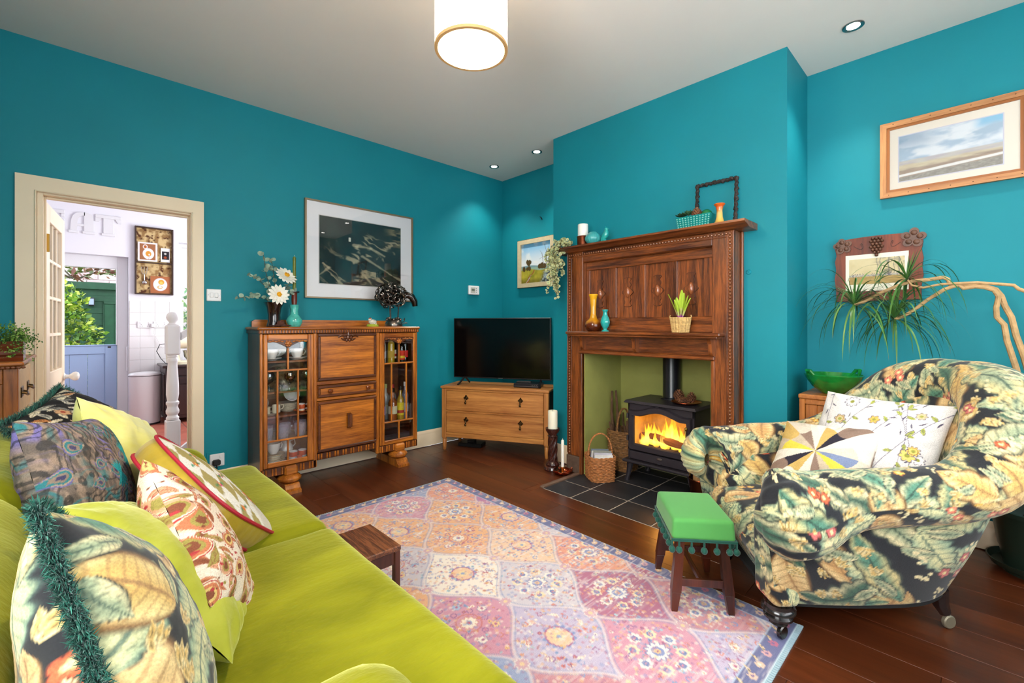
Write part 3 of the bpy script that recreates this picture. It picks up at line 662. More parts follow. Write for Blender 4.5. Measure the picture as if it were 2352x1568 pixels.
cup_(.948,3.545,z3+.006,ivory,'cream sprigged coffee cup, left on the third cabinet shelf','teacups in the cabinet',straight=True,rz=.2); cup_(1.012,3.535,z3+.016,ivory,'cream sprigged coffee cup, right of its twin on the third shelf','teacups in the cabinet',straight=True,rz=.2)
plate_(.945,3.70,z3+.07,china,'gold lined saucer propped upright behind the coffee cups','plates in the cabinet',r=.058,tilt=(1.3,0,0),rim=gold)
for k in range(8): plate_(1.12,3.635,z3+.007*k,ivory,'cream plate in the middle stack of the third cabinet shelf','stacked cream plates',r=.08)
t=thing('tea_bowl','white gold lined bowl tilted on the plate stack','bowl',(1.125,3.63,z3+.125)); t.rotation_euler=(1.25,0,.15); MB().lathe([(0,0),(.025,0),(.045,.02),(.06,.05),(.062,.055),(.058,.055),(.04,.022),(0,.006)],n=24,cap=False).obj('bowl',china,t); MB().lathe([(.0622,.05),(.0632,.054),(.0615,.056)],n=24,cap=False).obj('rim',gold,t)
saucer_(1.18,3.52,z3,orange,'orange saucer on the third cabinet shelf','saucers in the cabinet',r=.056,rim=gold); cup_(1.18,3.52,z3+.007,china,'white coffee cup with orange daisy band on its orange saucer','teacups in the cabinet',band=orange,straight=True,rz=-.6)
z4=.3765
tum=MB().lathe([(0,0),(.032,0),(.034,.004),(.038,.09),(.0365,.09),(.032,.012),(0,.01)],n=18,cap=False)
for k in range(9):
    a=2*PI*k/9
    for zz in (.02,.05): tum.tube([(.035*math.cos(a),.035*math.sin(a),zz),(.036*math.cos(a+.35),.036*math.sin(a+.35),zz+.03)],.0022,4)
tmsh=tum.mesh('tumbler')
for k,(x,y) in enumerate(((.94,3.5),(.972,3.6),(1.045,3.49),(1.088,3.58),(1.165,3.5),(1.205,3.6))):
    o=link('tumbler',tmsh,mat('cut_crystal',(225,220,235),rough=.08,trans=.75,spec=.8),loc=(x,y,z4)); tag(o,'cut crystal tumbler on the fourth cabinet shelf','glass','cut crystal tumblers')
t=thing('decanter','clear glass decanter with stopper behind the crystal tumblers','decanter',(1.155,3.67,z4)); MB().lathe([(0,0),(.04,0),(.045,.02),(.04,.06),(.016,.09),(.012,.115),(.016,.12)],n=18,cap=False).obj('body',glass,t); MB().ball((0,0,.132),.012).obj('stopper',glass,t)
z5=.2005
for k in range(7): plate_(1.0,3.54,z5+.0075*k,ivory,'cream gilt plate in the bottom stack of the cabinet','stacked gilt plates',r=.07,rim=gold if k in (2,4,6) else None)
cup_(.995,3.54,z5+.062,china,'white footed teacup on top of the bottom plate stack','teacups in the cabinet',s=1.3,rz=.4)
t=thing('milk_jug','white porcelain milk jug at the back of the bottom shelf','jug',(1.115,3.65,z5)); MB().lathe([(0,0),(.03,0),(.03,.01),(.05,.05),(.045,.08),(.03,.1),(.036,.12),(.033,.12),(.026,.1),(0,.02)],n=20,cap=False).obj('body',china,t); MB().tube([(.03,0,.11),(.06,0,.115),(.065,0,.08),(.04,0,.055)],.005,6).obj('handle',china,t)
for k,(x,y,lab) in enumerate(((1.128,3.53,'orange daisy banded mug, left of the pair on the bottom shelf'),(1.193,3.53,'orange daisy banded mug, right of the pair on the bottom shelf'))): cup_(x,y,z5,china,lab,'teacups in the cabinet',band=orange,straight=True,handle=False,s=1.05)
cup_(1.155,3.475,z5,orange,'small orange cup lying in front of the banded mugs','teacups in the cabinet',s=.5,handle=False)
# ----------------------------------------------------------------- bottles
def bottle(x,y,z,r,h,bm,lab,lcol,cap,neck=.3,lz=(.25,.6),lcol2=None):
    t=thing('bottle',lab,'bottle',(x,y,z),0,'bottles in the right cabinet bay'); hb=h*(1-neck)
    MB().lathe([(0,0),(r,0),(r,.004),(r,hb*.92),(r*.85,hb),(r*.4,hb+.3*neck*h),(r*.36,h*.97),(r*.42,h*.975),(r*.42,h)],n=18).obj('body',mat(bm[0],bm[1],rough=.06,coat=.5,spec=.7),t)
    MB().lathe([(r+.0006,hb*lz[0]),(r+.0008,hb*lz[0]+.001),(r+.0008,hb*lz[1]),(r+.0006,hb*lz[1])],n=18,cap=False).obj('paper_label',mat('paper_%d_%d_%d'%lcol,lcol,rough=.7),t)
    if lcol2: MB().lathe([(r+.0012,hb*(lz[0]+.1)),(r+.0014,hb*(lz[0]+.12)),(r+.0014,hb*(lz[0]+.22)),(r+.0012,hb*(lz[0]+.24))],n=18,cap=False).obj('label_band',mat('paper_%d_%d_%d'%lcol2,lcol2,rough=.7),t)
    MB().lathe([(r*.44,h*.9),(r*.46,h*.9),(r*.46,h+.006),(0,h+.007)],n=14).obj('cap',mat('cap_%d_%d_%d'%cap,cap,rough=.4),t)
G_=('dark_green_glass',(14,26,14)); K_=('black_bottle',(10,9,10)); A_=('amber_spirit',(150,72,14)); Y_=('golden_oil',(168,138,26)); C_=('clear_bottle',(176,178,172)); R_=('red_wine',(40,8,12))
zt=.8725
for a in ((1.828,3.5,.026,.23,R_,'red wine bottle with white label at the left of the top shelf',(232,226,214),(150,20,24)),
          (1.872,3.56,.026,.24,C_,'clear bottle with pale blue and white label on the top shelf',(206,214,226),(40,60,120)),
          (1.915,3.5,.03,.25,Y_,'golden yellow square bottle on the top shelf',(180,150,50),(60,40,20)),
          (1.968,3.56,.028,.24,G_,'dark bottle with white label and red seal in the middle of the top shelf',(232,228,216),(30,30,30),.3,(.2,.65),(170,30,30)),
          (2.015,3.5,.03,.21,K_,'squat black bottle with red and yellow label on the top shelf',(214,50,24),(20,20,20),.3,(.15,.7),(226,190,40)),
          (2.062,3.52,.026,.24,K_,'black bottle with red label at the right of the top shelf',(200,30,30),(180,30,30))): bottle(a[0],a[1],zt,*a[2:])
zl=.3765
for a in ((1.838,3.52,.03,.30,('purple_spirit',(40,34,60)),'dark bottle with lilac label at the left of the middle shelf',(148,128,210),(206,206,214)),
          (1.868,3.66,.028,.31,G_,'tall green bottle with red foil at the back left of the middle shelf',(170,150,60),(150,24,24)),
          (1.905,3.58,.03,.30,C_,'clear bottle with pale green cap behind the amber bottle',(214,214,190),(176,190,120)),
          (1.925,3.49,.038,.27,A_,'amber spirit bottle with wide cream label in the middle shelf',(232,220,180),(16,16,16),.38,(.35,.75)),
          (1.985,3.6,.032,.29,C_,'clear round shouldered bottle with red foil on the middle shelf',(228,226,214),(150,20,28)),
          (2.005,3.5,.031,.28,('yellow_label_spirit',(190,150,30)),'bottle with bright yellow label and red print on the middle shelf',(238,214,40),(40,30,16),.35,(.2,.8),(190,40,30)),
          (2.068,3.53,.03,.31,('blue_grey_spirit',(120,124,140)),'grey bottle with yellow edged label at the right of the middle shelf',(190,190,200),(232,230,226))): bottle(a[0],a[1],zl,*a[2:])
t=thing('game_box','dark box with speckled top edge on the lowest right shelf','box',(1.95,3.6,.2005)); MB().box(-.13,.13,-.13,.12,0,.045,.003).obj('tray',mat('speckled_black',(30,32,36),rough=.5,var=2.5,vscale=160),t); MB().box(-.128,.128,-.128,.118,.045,.06,.002).obj('lid',mat('slate_lid',(34,34,46),rough=.35),t)
# ----------------------------------------------------------------- on top of the cabinet
ZT=1.185
dk=mat('brown_black_glaze',(38,20,16),rough=.12,coat=.6)
t=thing('flower_vase','dark brown glazed vase holding eucalyptus and two white dahlias','vase',(1.012,3.585,ZT)); MB().lathe([(0,0),(.05,0),(.052,.006),(.043,.04),(.042,.09),(.05,.14),(.066,.175),(.07,.18),(.062,.178),(.045,.14),(.037,.09),(0,.02)],n=26,cap=False).obj('body',dk,t)
stm=mat('eucalyptus_stem',(70,64,44),rough=.7); euc=mat('eucalyptus_leaf',(146,166,146),rough=.6,var=.15,vscale=30)
def eleaf(m,p,dirv,size):
    d=Vector(dirv).normalized(); u=d.orthogonal().normalized(); u=Matrix.Rotation(random.uniform(0,6.28),3,d)@u; n_=d.cross(u); c=Vector(p)+d*size
    vs=[c+(d*math.cos(a)*size+u*math.sin(a)*size*.85)+n_*(.15*size*math.sin(a)**2) for a in np.linspace(0,2*PI,9)[:-1]]
    m.add(vs,[tuple(range(8))])
stems=[[(0,0,.1),(-.02,-.01,.25),(-.06,-.015,.4),(-.075,-.02,.52)],[(0,0,.1),(.01,0,.28),(-.005,0,.42),(-.02,.01,.5)],[(0,0,.12),(-.05,0,.2),(-.13,-.01,.22),(-.24,-.03,.2)],[(0,0,.12),(-.03,-.02,.26),(-.1,-.02,.33),(-.17,-.03,.37)],[(0,0,.12),(.04,0,.24),(.09,0,.3),(.11,-.01,.36)],[(0,0,.12),(.05,-.02,.2),(.1,-.03,.24),(.13,-.04,.26)]]
for P in stems:
    sm=MB(); sm.tube(P,.0022,5); so=sm.obj('eucalyptus_stem',stm,t); lf=MB()
    for k in range(len(P)-1):
        a,b_=Vector(P[k]),Vector(P[k+1])
        if k==0: continue
        for q in np.linspace(0,1,4):
            p=a+(b_-a)*q
            for s_ in (0,1):
                dv=Vector((random.uniform(-1,1),random.uniform(-1,.6),random.uniform(-.3,.8))); eleaf(lf,p,dv,random.uniform(.013,.021))
    lf.obj('leaves',euc,so)
pet=mat('white_petal',(238,234,222),rough=.6,sub=.1)
def dahlia(c,nrm,R,par):
    M=frame_mtx(c,nrm,(0,0,1)) if abs(Vector(nrm).normalized().z)<.95 else frame_mtx(c,nrm,(1,0,0)); m=MB()
    for ring,(rr,n_,lift) in enumerate(((R,14,.0),(R*.78,12,.25),(R*.5,9,.5))):
        for k in range(n_):
            a=2*PI*k/n_+ring*.3; wd=rr*.2
            def p(r,w_,z): return (r*math.cos(a)-w_*math.sin(a), r*math.sin(a)+w_*math.cos(a), z)
            m.add([p(.1*rr,-wd*.3,.002),p(.55*rr,-wd,lift*.4*rr+.004),p(.85*rr,-wd*.6,lift*.7*rr),p(rr,0,lift*.8*rr+.003),p(.85*rr,wd*.6,lift*.7*rr),p(.55*rr,wd,lift*.4*rr+.004),p(.1*rr,wd*.3,.002)],[tuple(range(7))])
    o=m.obj('petals',pet,par,mtx=M); c2=MB().ball((0,0,.006),(R*.24,R*.24,R*.14)); 
    for k in range(24): a=random.uniform(0,6.28); r=R*.22*math.sqrt(random.random()); c2.ball((r*math.cos(a),r*math.sin(a),.006+R*.13),R*.035,6,4)
    c2.obj('flower_centre',mat('dahlia_centre',(224,160,20),rough=.8,var=.4,vscale=200),o)
    return o
dahlia((.01,-.075,.235),(.1,-1,.15),.078,t); dahlia((.075,-.03,.38),(.2,-.75,.6),.082,t)
t=thing('candle_vase','turquoise crackle bottle vase used as a candle holder','vase',(1.148,3.57,ZT)); MB().lathe([(0,0),(.04,0),(.043,.006),(.055,.03),(.056,.05),(.045,.072),(.03,.09),(.027,.12),(.033,.163),(.03,.166),(.024,.12),(0,.05)],n=26,cap=False).obj('body',mat('turquoise_crackle',(74,176,164),rough=.18,var=.25,vscale=40,coat=.5),t)
MB().lathe([(.017,.16),(.017,.165),(.02,.2),(.019,.25),(.022,.258)],n=18).obj('wooden_neck',wood('red_turned_wood',(70,20,8),(120,44,20),'Z'),t); MB().lathe([(.02,.256),(.037,.26),(.037,.266),(.02,.268)],n=20).obj('drip_ring',mat('dark_pewter',(70,66,64),rough=.3,metal=1),t)
t=thing('taper_candle','slim olive green taper candle in the turquoise vase','candle',(1.148,3.57,ZT+.268)); MB().lathe([(.012,0),(.0115,.12),(.0112,.255),(.006,.262),(.001,.263)],n=14).obj('wax',mat('olive_wax',(104,112,20),rough=.4,sub=.2),t); MB().tube([(0,0,.26),(.001,0,.275)],.0012,5).obj('wick',mat('wick',(220,215,200),rough=.9),t)
t=thing('dried_seed_head','brown dried lotus pod lying in front of the dark vase','seed head',(1.03,3.49,ZT)); MB().lathe([(.045,.004),(.05,.008),(.038,.014),(.026,.02),(.024,.035),(.018,.044),(.0,.047)],n=18).obj('pod',mat('dried_brown',(84,44,30),rough=.9,bump=.5,bscale=120),t)
m=MB()
for k in range(7): a=k*.9; m.tube([(.035*math.cos(a),.035*math.sin(a),.006),(.06*math.cos(a),.06*math.sin(a),.01),(.078*math.cos(a+.2),.078*math.sin(a+.2),.006)],[.008,.01,.002],6,flat=.4)
m.obj('sepals',MATS['dried_brown'],t)
t=thing('lamb_figurine','small pottery lamb lying on a lime green base','figurine',(1.775,3.56,ZT)); MB().lathe([(.05,0),(.052,.01),(.046,.02),(.0,.024)],n=20).obj('base',mat('lime_glaze',(168,178,50),rough=.2,coat=.4),t)
wm=mat('lamb_white',(214,206,190),rough=.5,bump=.6,bscale=90); m=MB().ball((0,0,.04),(.036,.022,.022),14,10); m.ball((-.026,-.006,.06),(.014,.012,.013),10,8); m.ball((-.037,-.009,.057),(.008,.007,.007),8,6)
for s_ in (-1,1): m.ball((-.022,-.006+s_*.014,.066),(.006,.008,.004),8,6)
for k in range(4): m.tube([(-.022+.012*k,-.016,.028),(-.03+.016*k,-.032,.024)],.005,6)
m.obj('lamb',wm,t); MB().lathe([(.012,.0),(.013,.004),(.0,.012)],(-.026,-.006,.066),10).obj('flower',mat('coral_dot',(200,90,60),rough=.4),t)
# scrap-metal sheep
steel=mat('blackened_steel',(128,118,110),rough=.28,metal=1,var=.4,vscale=30)
t=thing('sheep_sculpture','scrap metal sheep sculpture with curled steel fleece on a domed base','sculpture',(1.985,3.58,ZT))
MB().lathe([(.075,0),(.078,.01),(.075,.03),(.06,.055),(.035,.07),(0,.074)],n=26).obj('domed_base',steel,t)
m=MB()
for k in range(9): a=k*.7; m.ball((.06*math.cos(a),.06*math.sin(a),.062+.012*(k%2)),.011,8,6)
m.tube([(.07,0,.03),(.1,-.01,.05),(.105,-.01,.075),(.095,0,.06)],.004,6).tube([(.07,-.02,.02),(.11,-.02,.035),(.125,-.02,.03)],.004,6); m.obj('base_balls',steel,t)
for x,y in ((-.055,-.025),(-.02,.025),(.035,-.025),(.06,.02)): MB().tube([(x*.8,y*.8,.06),(x*.9,y,.12),(x,y,.2)],.0055,7).obj('leg',steel,t)
m=MB()
for k in range(120):
    while True:
        p=Vector((random.uniform(-1,1),random.uniform(-1,1),random.uniform(-1,1)))
        if .75<p.length<1: break
    p=p.normalized(); c=Vector((p.x*.135-.02,p.y*.075,.275+p.z*.098)); n_=(p+Vector((random.uniform(-.5,.5),random.uniform(-.5,.5),random.uniform(-.5,.5)))).normalized(); u=n_.orthogonal().normalized(); v=n_.cross(u); R=random.uniform(.02,.034); a0=random.uniform(0,6); sp=random.uniform(3.5,6)
    m.tube([c+u*R*math.cos(a0+sp*q)*(1-.3*q)+v*R*math.sin(a0+sp*q)*(1-.3*q)+n_*.012*q for q in np.linspace(0,1,9)],[.006]*8+[.003],5,flat=.35)
m.obj('curled_fleece',steel,t)['kind']='stuff'
MB().ball((-.02,0,.275),(.115,.062,.08),14,10).obj('body_core',mat('dark_core',(30,27,26),rough=.5,metal=1),t)
MB().tube([(.09,-.01,.27),(.125,-.02,.285),(.165,-.025,.27),(.192,-.03,.225),(.198,-.03,.185)],[.024,.03,.032,.03,.024],12).obj('head',mat('steel_dark_smooth',(84,78,74),rough=.2,metal=1),t)
MB().tube([(.095,-.02,.3),(.11,-.05,.3),(.13,-.05,.28)],[.01,.01,.004],8).obj('ear',steel,t)
def text_part(txt,size,depth,m_,par,mtx,name='lettering'):
    cu=bpy.data.curves.new(name,'FONT'); cu.body=txt; cu.size=size; cu.extrude=depth; cu.align_x='CENTER'; cu.align_y='CENTER'
    t_=bpy.data.objects.new('tmp',cu); me=bpy.data.meshes.new_from_object(t_); bpy.data.objects.remove(t_); bpy.data.curves.remove(cu); me.name=name; me.materials.clear()
    return link(name,me,m_,par,mtx=mtx)
# ================================================================= OAK FIRE SURROUND
MD,ML=(54,21,8),(142,76,31)
mz=wood('mantel_oak',MD,ML,'Z',rough=.33,scale=19,coat=.25,streak=.75); my=wood('mantel_oak',MD,ML,'Y',rough=.33,scale=19,coat=.25,streak=.75)
mdk=mat('mantel_shadow_oak',(66,30,14),rough=.4,var=.2,vscale=40)
fs=thing('fire_surround','dark oak fire surround with carved overmantel panels and beaded edges','fireplace',(2.94,1.683,0))
XF=2.88
def fp(mb,nm,m_,kind=None): return wpart(mb,nm,m_,fs,kind=kind)
for y0,y1,yb in ((1.026,1.161,0),(2.179,2.335,0)):
    fp(MB().box(XF,XC-.001,y0,y1,.135,1.785,.004),'jamb_post',mz)
fp(MB().box(XF-.012,XC-.001,1.022,1.16,0,.135,.004),'plinth',mat('worn_plinth',(92,72,58),rough=.7,var=.3,vscale=30)); fp(MB().box(XF-.012,XC-.001,2.2,2.338,0,.135,.004),'plinth',MATS['worn_plinth'])
for y0,y1 in ((1.066,1.071),(2.288,2.294)): fp(MB().box(XF-.006,XF+.01,y0,y1,.15,1.75,.002),'edge_fillet',mz)
for y0,y1 in ((1.026,1.034),(2.327,2.335)): fp(MB().box(XF-.008,XF+.01,y0,y1,.15,1.78,.003),'edge_fillet',mz)
fp(MB().box(2.985,XC-.001,1.012,1.026,.0,1.785,.004),'back_fillet',mz)
fp(MB().box(XF,2.96,1.161,2.179,1.702,1.785,.004),'top_rail',my); fp(MB().box(XF-.006,XF+.01,1.066,2.29,1.742,1.748,.002),'edge_fillet',my)
def beads(p0,p1,n):
    m=MB(); 
    for k in range(n): m.ball(tuple(Vector(p0).lerp(Vector(p1),k/(n-1))),(.0095,.0095,.0095),8,6)
    o=fp(m,'bead_moulding',mat('polished_bead',(120,70,40),rough=.22,coat=.5),'stuff'); return o
beads((XF-.003,1.05,.16),(XF-.003,1.05,1.765),74); beads((XF-.003,2.31,.16),(XF-.003,2.31,1.765),74); beads((XF-.003,1.072,1.765),(XF-.003,2.29,1.765),56)
pr=[(XC-.001,1.785),(2.87,1.785),(2.85,1.792),(2.83,1.80),(2.80,1.804),(2.785,1.811),(2.785,1.824),(XC-.001,1.824)]
m=MB(); n=len(pr); vs=[(x,y,z) for y in (.935,2.43) for x,z in pr]; m.add(vs,[tuple(range(n)),tuple(range(2*n-1,n-1,-1))]+[(i,(i+1)%n,n+(i+1)%n,n+i) for i in range(n)]); fp(m,'cornice',my)
# overmantel panels
XP=2.93
fp(MB().box(XP,2.965,1.161,2.179,1.637,1.702,.003),'panel_rail',my); fp(MB().box(XP,2.965,1.161,2.179,1.19,1.254,.003),'panel_rail',my); fp(MB().box(2.9,2.93,1.161,2.179,1.148,1.2,.003),'panel_rail',my)
pan=[(1.235,1.416),(1.481,1.657),(1.72,1.9),(1.969,2.145)]
ed=[1.161,1.235,1.416,1.481,1.657,1.72,1.9,1.969,2.145,2.179]
for k in range(0,10,2): fp(MB().box(XP,2.965,ed[k],ed[k+1],1.254,1.637,.003),'muntin',mz)
for y0,y1 in pan:
    p=fp(MB().box(2.95,2.966,y0,y1,1.254,1.637),'carved_panel',mz); l=fs.location; c=(y0+y1)/2
    def S(mb,nm,m_): mb.v=[(x-l.x,y-l.y,z-l.z) for x,y,z in mb.v]; mb.obj(nm,m_,p)
    pts=[]
    for a in np.linspace(0,2*PI,72)[:-1]:
        q=-math.cos(a) ; hw=.046*max(0,1-abs(q)**7)**.5*(.6+.22*math.cos(2*PI*q)+.18*math.cos(4*PI*q)); pts.append((c+(hw if a<PI else -hw),1.444+.108*q))
    S(MB().prism([(c+(y-c)*1.12,1.444+(z-1.444)*1.03) for y,z in pts],2.9455,2.951,'YZ'),'carved_cartouche',mdk)
    S(MB().prism(pts,2.943,2.946,'YZ'),'carved_inner',mz)
    S(MB().ball((2.944,c,1.444),(.016,.019,.042),14,10),'oval_boss',mat('polished_boss',(140,78,44),rough=.2,coat=.6))
# lower part: board behind shelf, opening trim, brackets, shelf
fp(MB().box(2.9,2.95,1.161,2.179,1.0,1.125,.003),'frieze_board',my)
fp(MB().box(2.858,2.96,1.14,2.205,.972,1.0,.006),'opening_head',my); fp(MB().box(2.865,2.9,2.179,2.205,0,.972,.005),'opening_edge',mz); fp(MB().box(2.865,2.9,1.14,1.164,0,.972,.005),'opening_edge',mz)
fp(MB().box(2.787,2.93,1.08,2.285,1.126,1.148,.006),'mantel_shelf',my); fp(MB().box(2.8,2.93,1.1,2.265,1.112,1.126,.004),'shelf_moulding',my)
bp_=[(2.905,1.112),(2.81,1.112)]+[(2.81+.07*t+.012*math.sin(t*PI*2),1.112-.12*t) for t in np.linspace(.1,1,9)]+[(2.905,.99)]
for y in (1.16,1.70,2.17): 
    m=MB(); m.prism([(a,b_) for a,b_ in bp_],y-.012,y+.012,'XZ'); fp(m,'shelf_bracket',mz)
fp(MB().tube([(2.935,1.19,.972),(2.935,1.19,.955),(2.94,1.187,.945),(2.945,1.19,.952)],.0015,5),'cup_hook',brass)
# ================================================================= STOVE
cast=mat('black_cast_iron',(46,41,47),rough=.42,spec=.4,bump=.05,bscale=150); dcast=mat('fire_black',(14,12,12),rough=.8)
st_=thing('wood_stove','black cast iron wood burning stove with arched glass door','stove',(3.2,1.615,0))
def sp(mb,nm,m_,par=None):
    l=st_.location; mb.v=[(x-l.x,y-l.y,z-l.z) for x,y,z in mb.v]; return mb.obj(nm,m_,par or st_)
Y0,Y1=1.348,1.868; XS=3.045
sp(MB().box(XS,3.4,Y0,Y0+.015,.165,.6,.004),'side_plate',cast); sp(MB().box(XS,3.4,Y1-.015,Y1,.165,.6,.004),'side_plate',cast); sp(MB().box(3.385,3.4,Y0,Y1,.165,.6),'back_plate',cast); sp(MB().box(XS,3.4,Y0,Y1,.24,.255),'grate',dcast)
m=MB(); prof=[(.0,.598),(.028,.598),(.032,.606),(.02,.614),(.012,.62)]
def plate(x0,x1,y0,y1,zb,zt,ins): m.add([(x0+ins,y0+ins,zb),(x1,y0+ins,zb),(x1,y1-ins,zb),(x0+ins,y1-ins,zb),(x0,y0,zb+.006),(x1,y0,zb+.006),(x1,y1,zb+.006),(x0,y1,zb+.006),(x0+.012,y0+.012,zt),(x1,y0+.012,zt),(x1,y1-.012,zt),(x0+.012,y1-.012,zt)],[(3,2,1,0),(0,1,5,4),(1,2,6,5),(2,3,7,6),(3,0,4,7),(4,5,9,8),(5,6,10,9),(6,7,11,10),(7,4,8,11),(8,9,10,11)])
plate(3.018,3.412,1.325,1.892,.596,.62,.015); sp(m,'top_plate',cast)
sp(MB().box(XS,XS+.02,Y0,Y1,.545,.6,.003),'front_plate',cast)
sp(MB().box(3.0,3.4,1.322,1.896,.148,.168,.006),'base_ledge',cast)
ash=sp(MB().box(XS-.012,XS+.01,Y0+.018,Y1-.018,.172,.236,.006),'ash_door',cast)
pl=MB().lathe([(.0,0),(.022,0),(.022,.003),(.019,.004),(0,.004)],n=24); pl.v=[(3.033-z,1.6-x*1.0,.215+y*.48) for x,y,z in pl.v]; sp(pl,'maker_plate',mat('dull_pewter',(120,112,110),rough=.35,metal=1),ash)
l=st_.location; tmx=frame_mtx((3.0285-l.x,1.6-l.y,.215-l.z),(-1,0,0),(0,0,1)); o=text_part('ESSE',.013,.0006,mat('plate_lettering',(190,180,176),rough=.3,metal=1),ash,tmx)
sp(MB().box(XS-.02,XS-.008,1.585,1.615,.176,.184,.002),'ash_latch',cast,ash)
# door with arched top
dy0,dy1=1.362,1.852; gy0,gy1=1.402,1.814; gz0,gz1=.292,.505
def archz(y,base,rise,y0,y1): t=(y-y0)/(y1-y0); return base+rise*(math.sin(PI*min(max((t-.12)/.76,0),1)))**1.3
N_=28
ys=np.linspace(dy0,dy1,N_); outer=[(y,archz(y,.545,.047,dy0,dy1)) for y in ys]; inner=[(y,archz(y,gz1,.04,gy0,gy1)) for y in np.linspace(gy0,gy1,N_)]
m=MB()
for xf,off in ((XS-.022,0),):
    O=[(dy0,.246)]+outer+[(dy1,.246)]; I=[(gy0,gz0)]+inner+[(gy1,gz0)]
    n=len(O); vs=[(XS-.012,y,z) for y,z in O]+[(XS-.024,y+( .008 if y<1.5 else -.008 if y>1.7 else 0),z-.006 if z>.3 else z+.006) for y,z in O]+[(XS-.024,y-(.008 if y<1.5 else -.008 if y>1.7 else 0),z+.006 if z>.3 else z-.006) for y,z in I]+[(XS-.008,y,z) for y,z in I]+[(XS+.012,y,z) for y,z in I]+[(XS+.012,y,z) for y,z in O]
    fsx=[]
    for a in range(5):
        for i in range(n): j=(i+1)%n; fsx.append((a*n+i,a*n+j,(a+1)*n+j,(a+1)*n+i))
    for i in range(n): j=(i+1)%n; fsx.append((5*n+i,5*n+j,j,i))
    m.add(vs,fsx)
door=sp(m,'stove_door',cast)
gp=[(gy0,gz0)]+inner+[(gy1,gz0)]; sp(MB().prism(gp,XS-.002,XS+.002,'YZ'),'pane',pane('stove_glass',(255,246,226),refl=.05),door)
sp(MB().tube([(XS-.03,1.39,.47),(XS-.05,1.39,.462),(XS-.052,1.382,.42),(XS-.05,1.372,.355)],[.006,.006,.0055,.007],8),'handle',brass,door); sp(MB().ball((XS-.03,1.392,.475),.011,10,8),'handle_boss',brass,door)
for z in (.33,.5): sp(MB().tube([(XS-.012,1.864,z-.018),(XS-.012,1.864,z+.018)],.009,8),'hinge',cast,door)
sp(MB().box(XS-.02,XS,1.6,1.63,.588,.597,.003),'top_latch',cast)
for y in (1.372,1.846):
    for x in (3.045,3.36): 
        s_=1 if y>1.6 else -1
        sp(MB().tube([(x,y,.152),(x-.002,y+s_*.008,.09),(x-.006,y+s_*.02,.03),(x-.008,y+s_*.028,.0)],[.03,.022,.016,.022],8,flat=.8),'leg',cast)
sp(MB().lathe([(.085,.618),(.085,.628),(.07,.632),(.067,.64),(.067,1.234)],(3.335,1.655,0),28),'flue_pipe',mat('black_flue',(24,24,30),rough=.3,spec=.5))
sp(MB().box(3.08,3.385,Y0+.016,Y0+.03,.255,.59).box(3.08,3.385,Y1-.03,Y1-.016,.255,.59).box(3.37,3.384,Y0+.016,Y1-.016,.255,.59),'fire_bricks',mat('fire_brick',(196,170,120),rough=.9,var=.2,vscale=20))
# fire: logs and flames
for k,(y,x,r,a) in enumerate(((1.5,3.2,.032,.3),(1.7,3.22,.035,-.25),(1.6,3.15,.028,.1))):
    m=MB().tube([(x+.06*q*math.sin(a*3)+.01*math.sin(q*3),y+q*.15,.29+.02*k+.01*q) for q in np.linspace(-1,1,7)],[r*.8,r,r*1.05,r,r*.95,r,r*.8],9); tag(m.obj('burning_log',mat('charred_log',(60,38,24),rough=.95,bump=.6,bscale=40,emit=(255,110,10),estr=.08)),['left','right','front'][k]+' log burning inside the stove behind the flames','log','logs in the stove')
fm=bpy.data.materials.new('flame'); fm.use_nodes=True; nt=fm.node_tree; nt.nodes.clear()
out=N(nt,'ShaderNodeOutputMaterial'); em=N(nt,'ShaderNodeEmission'); tr=N(nt,'ShaderNodeBsdfTransparent'); mxs=N(nt,'ShaderNodeMixShader'); tc=N(nt,'ShaderNodeTexCoord'); sx=N(nt,'ShaderNodeSeparateXYZ'); nt.links.new(tc.outputs['Generated'],sx.inputs[0])
rp=ramp(nt,[(0,L4((255,196,60))),(.35,L4((255,220,110))),(.7,L4((255,170,40))),(1,L4((255,120,20)))]); nt.links.new(sx.outputs['Z'],rp.inputs[0]); nt.links.new(rp.outputs[0],em.inputs[0]); em.inputs[1].default_value=2.1
nz=N(nt,'ShaderNodeTexNoise'); nz.inputs['Scale'].default_value=22; mpp=N(nt,'ShaderNodeMapping'); mpp.inputs['Scale'].default_value=(1,1,.4); nt.links.new(tc.outputs['Object'],mpp.inputs[0]); nt.links.new(mpp.outputs[0],nz.inputs['Vector'])
lw=N(nt,'ShaderNodeLayerWeight'); lw.inputs[0].default_value=.35
f1=N(nt,'ShaderNodeMapRange'); f1.inputs['From Min'].default_value=.35; f1.inputs['From Max'].default_value=.62; f1.inputs['To Min'].default_value=.15; f1.inputs['To Max'].default_value=.85; nt.links.new(nz.outputs[0],f1.inputs[0])
sbm=N(nt,'ShaderNodeMath',operation='MULTIPLY_ADD'); sbm.inputs[1].default_value=-.8; nt.links.new(lw.outputs['Facing'],sbm.inputs[0]); nt.links.new(f1.outputs[0],sbm.inputs[2]); sbm.use_clamp=True
nt.links.new(sbm.outputs[0],mxs.inputs[0]); nt.links.new(tr.outputs[0],mxs.inputs[1]); nt.links.new(em.outputs[0],mxs.inputs[2]); nt.links.new(mxs.outputs[0],out.inputs[0])
fr_=random.Random(3); ft=thing('stove_fire','yellow and orange flames burning in the stove','fire',(3.18,1.605,.27))
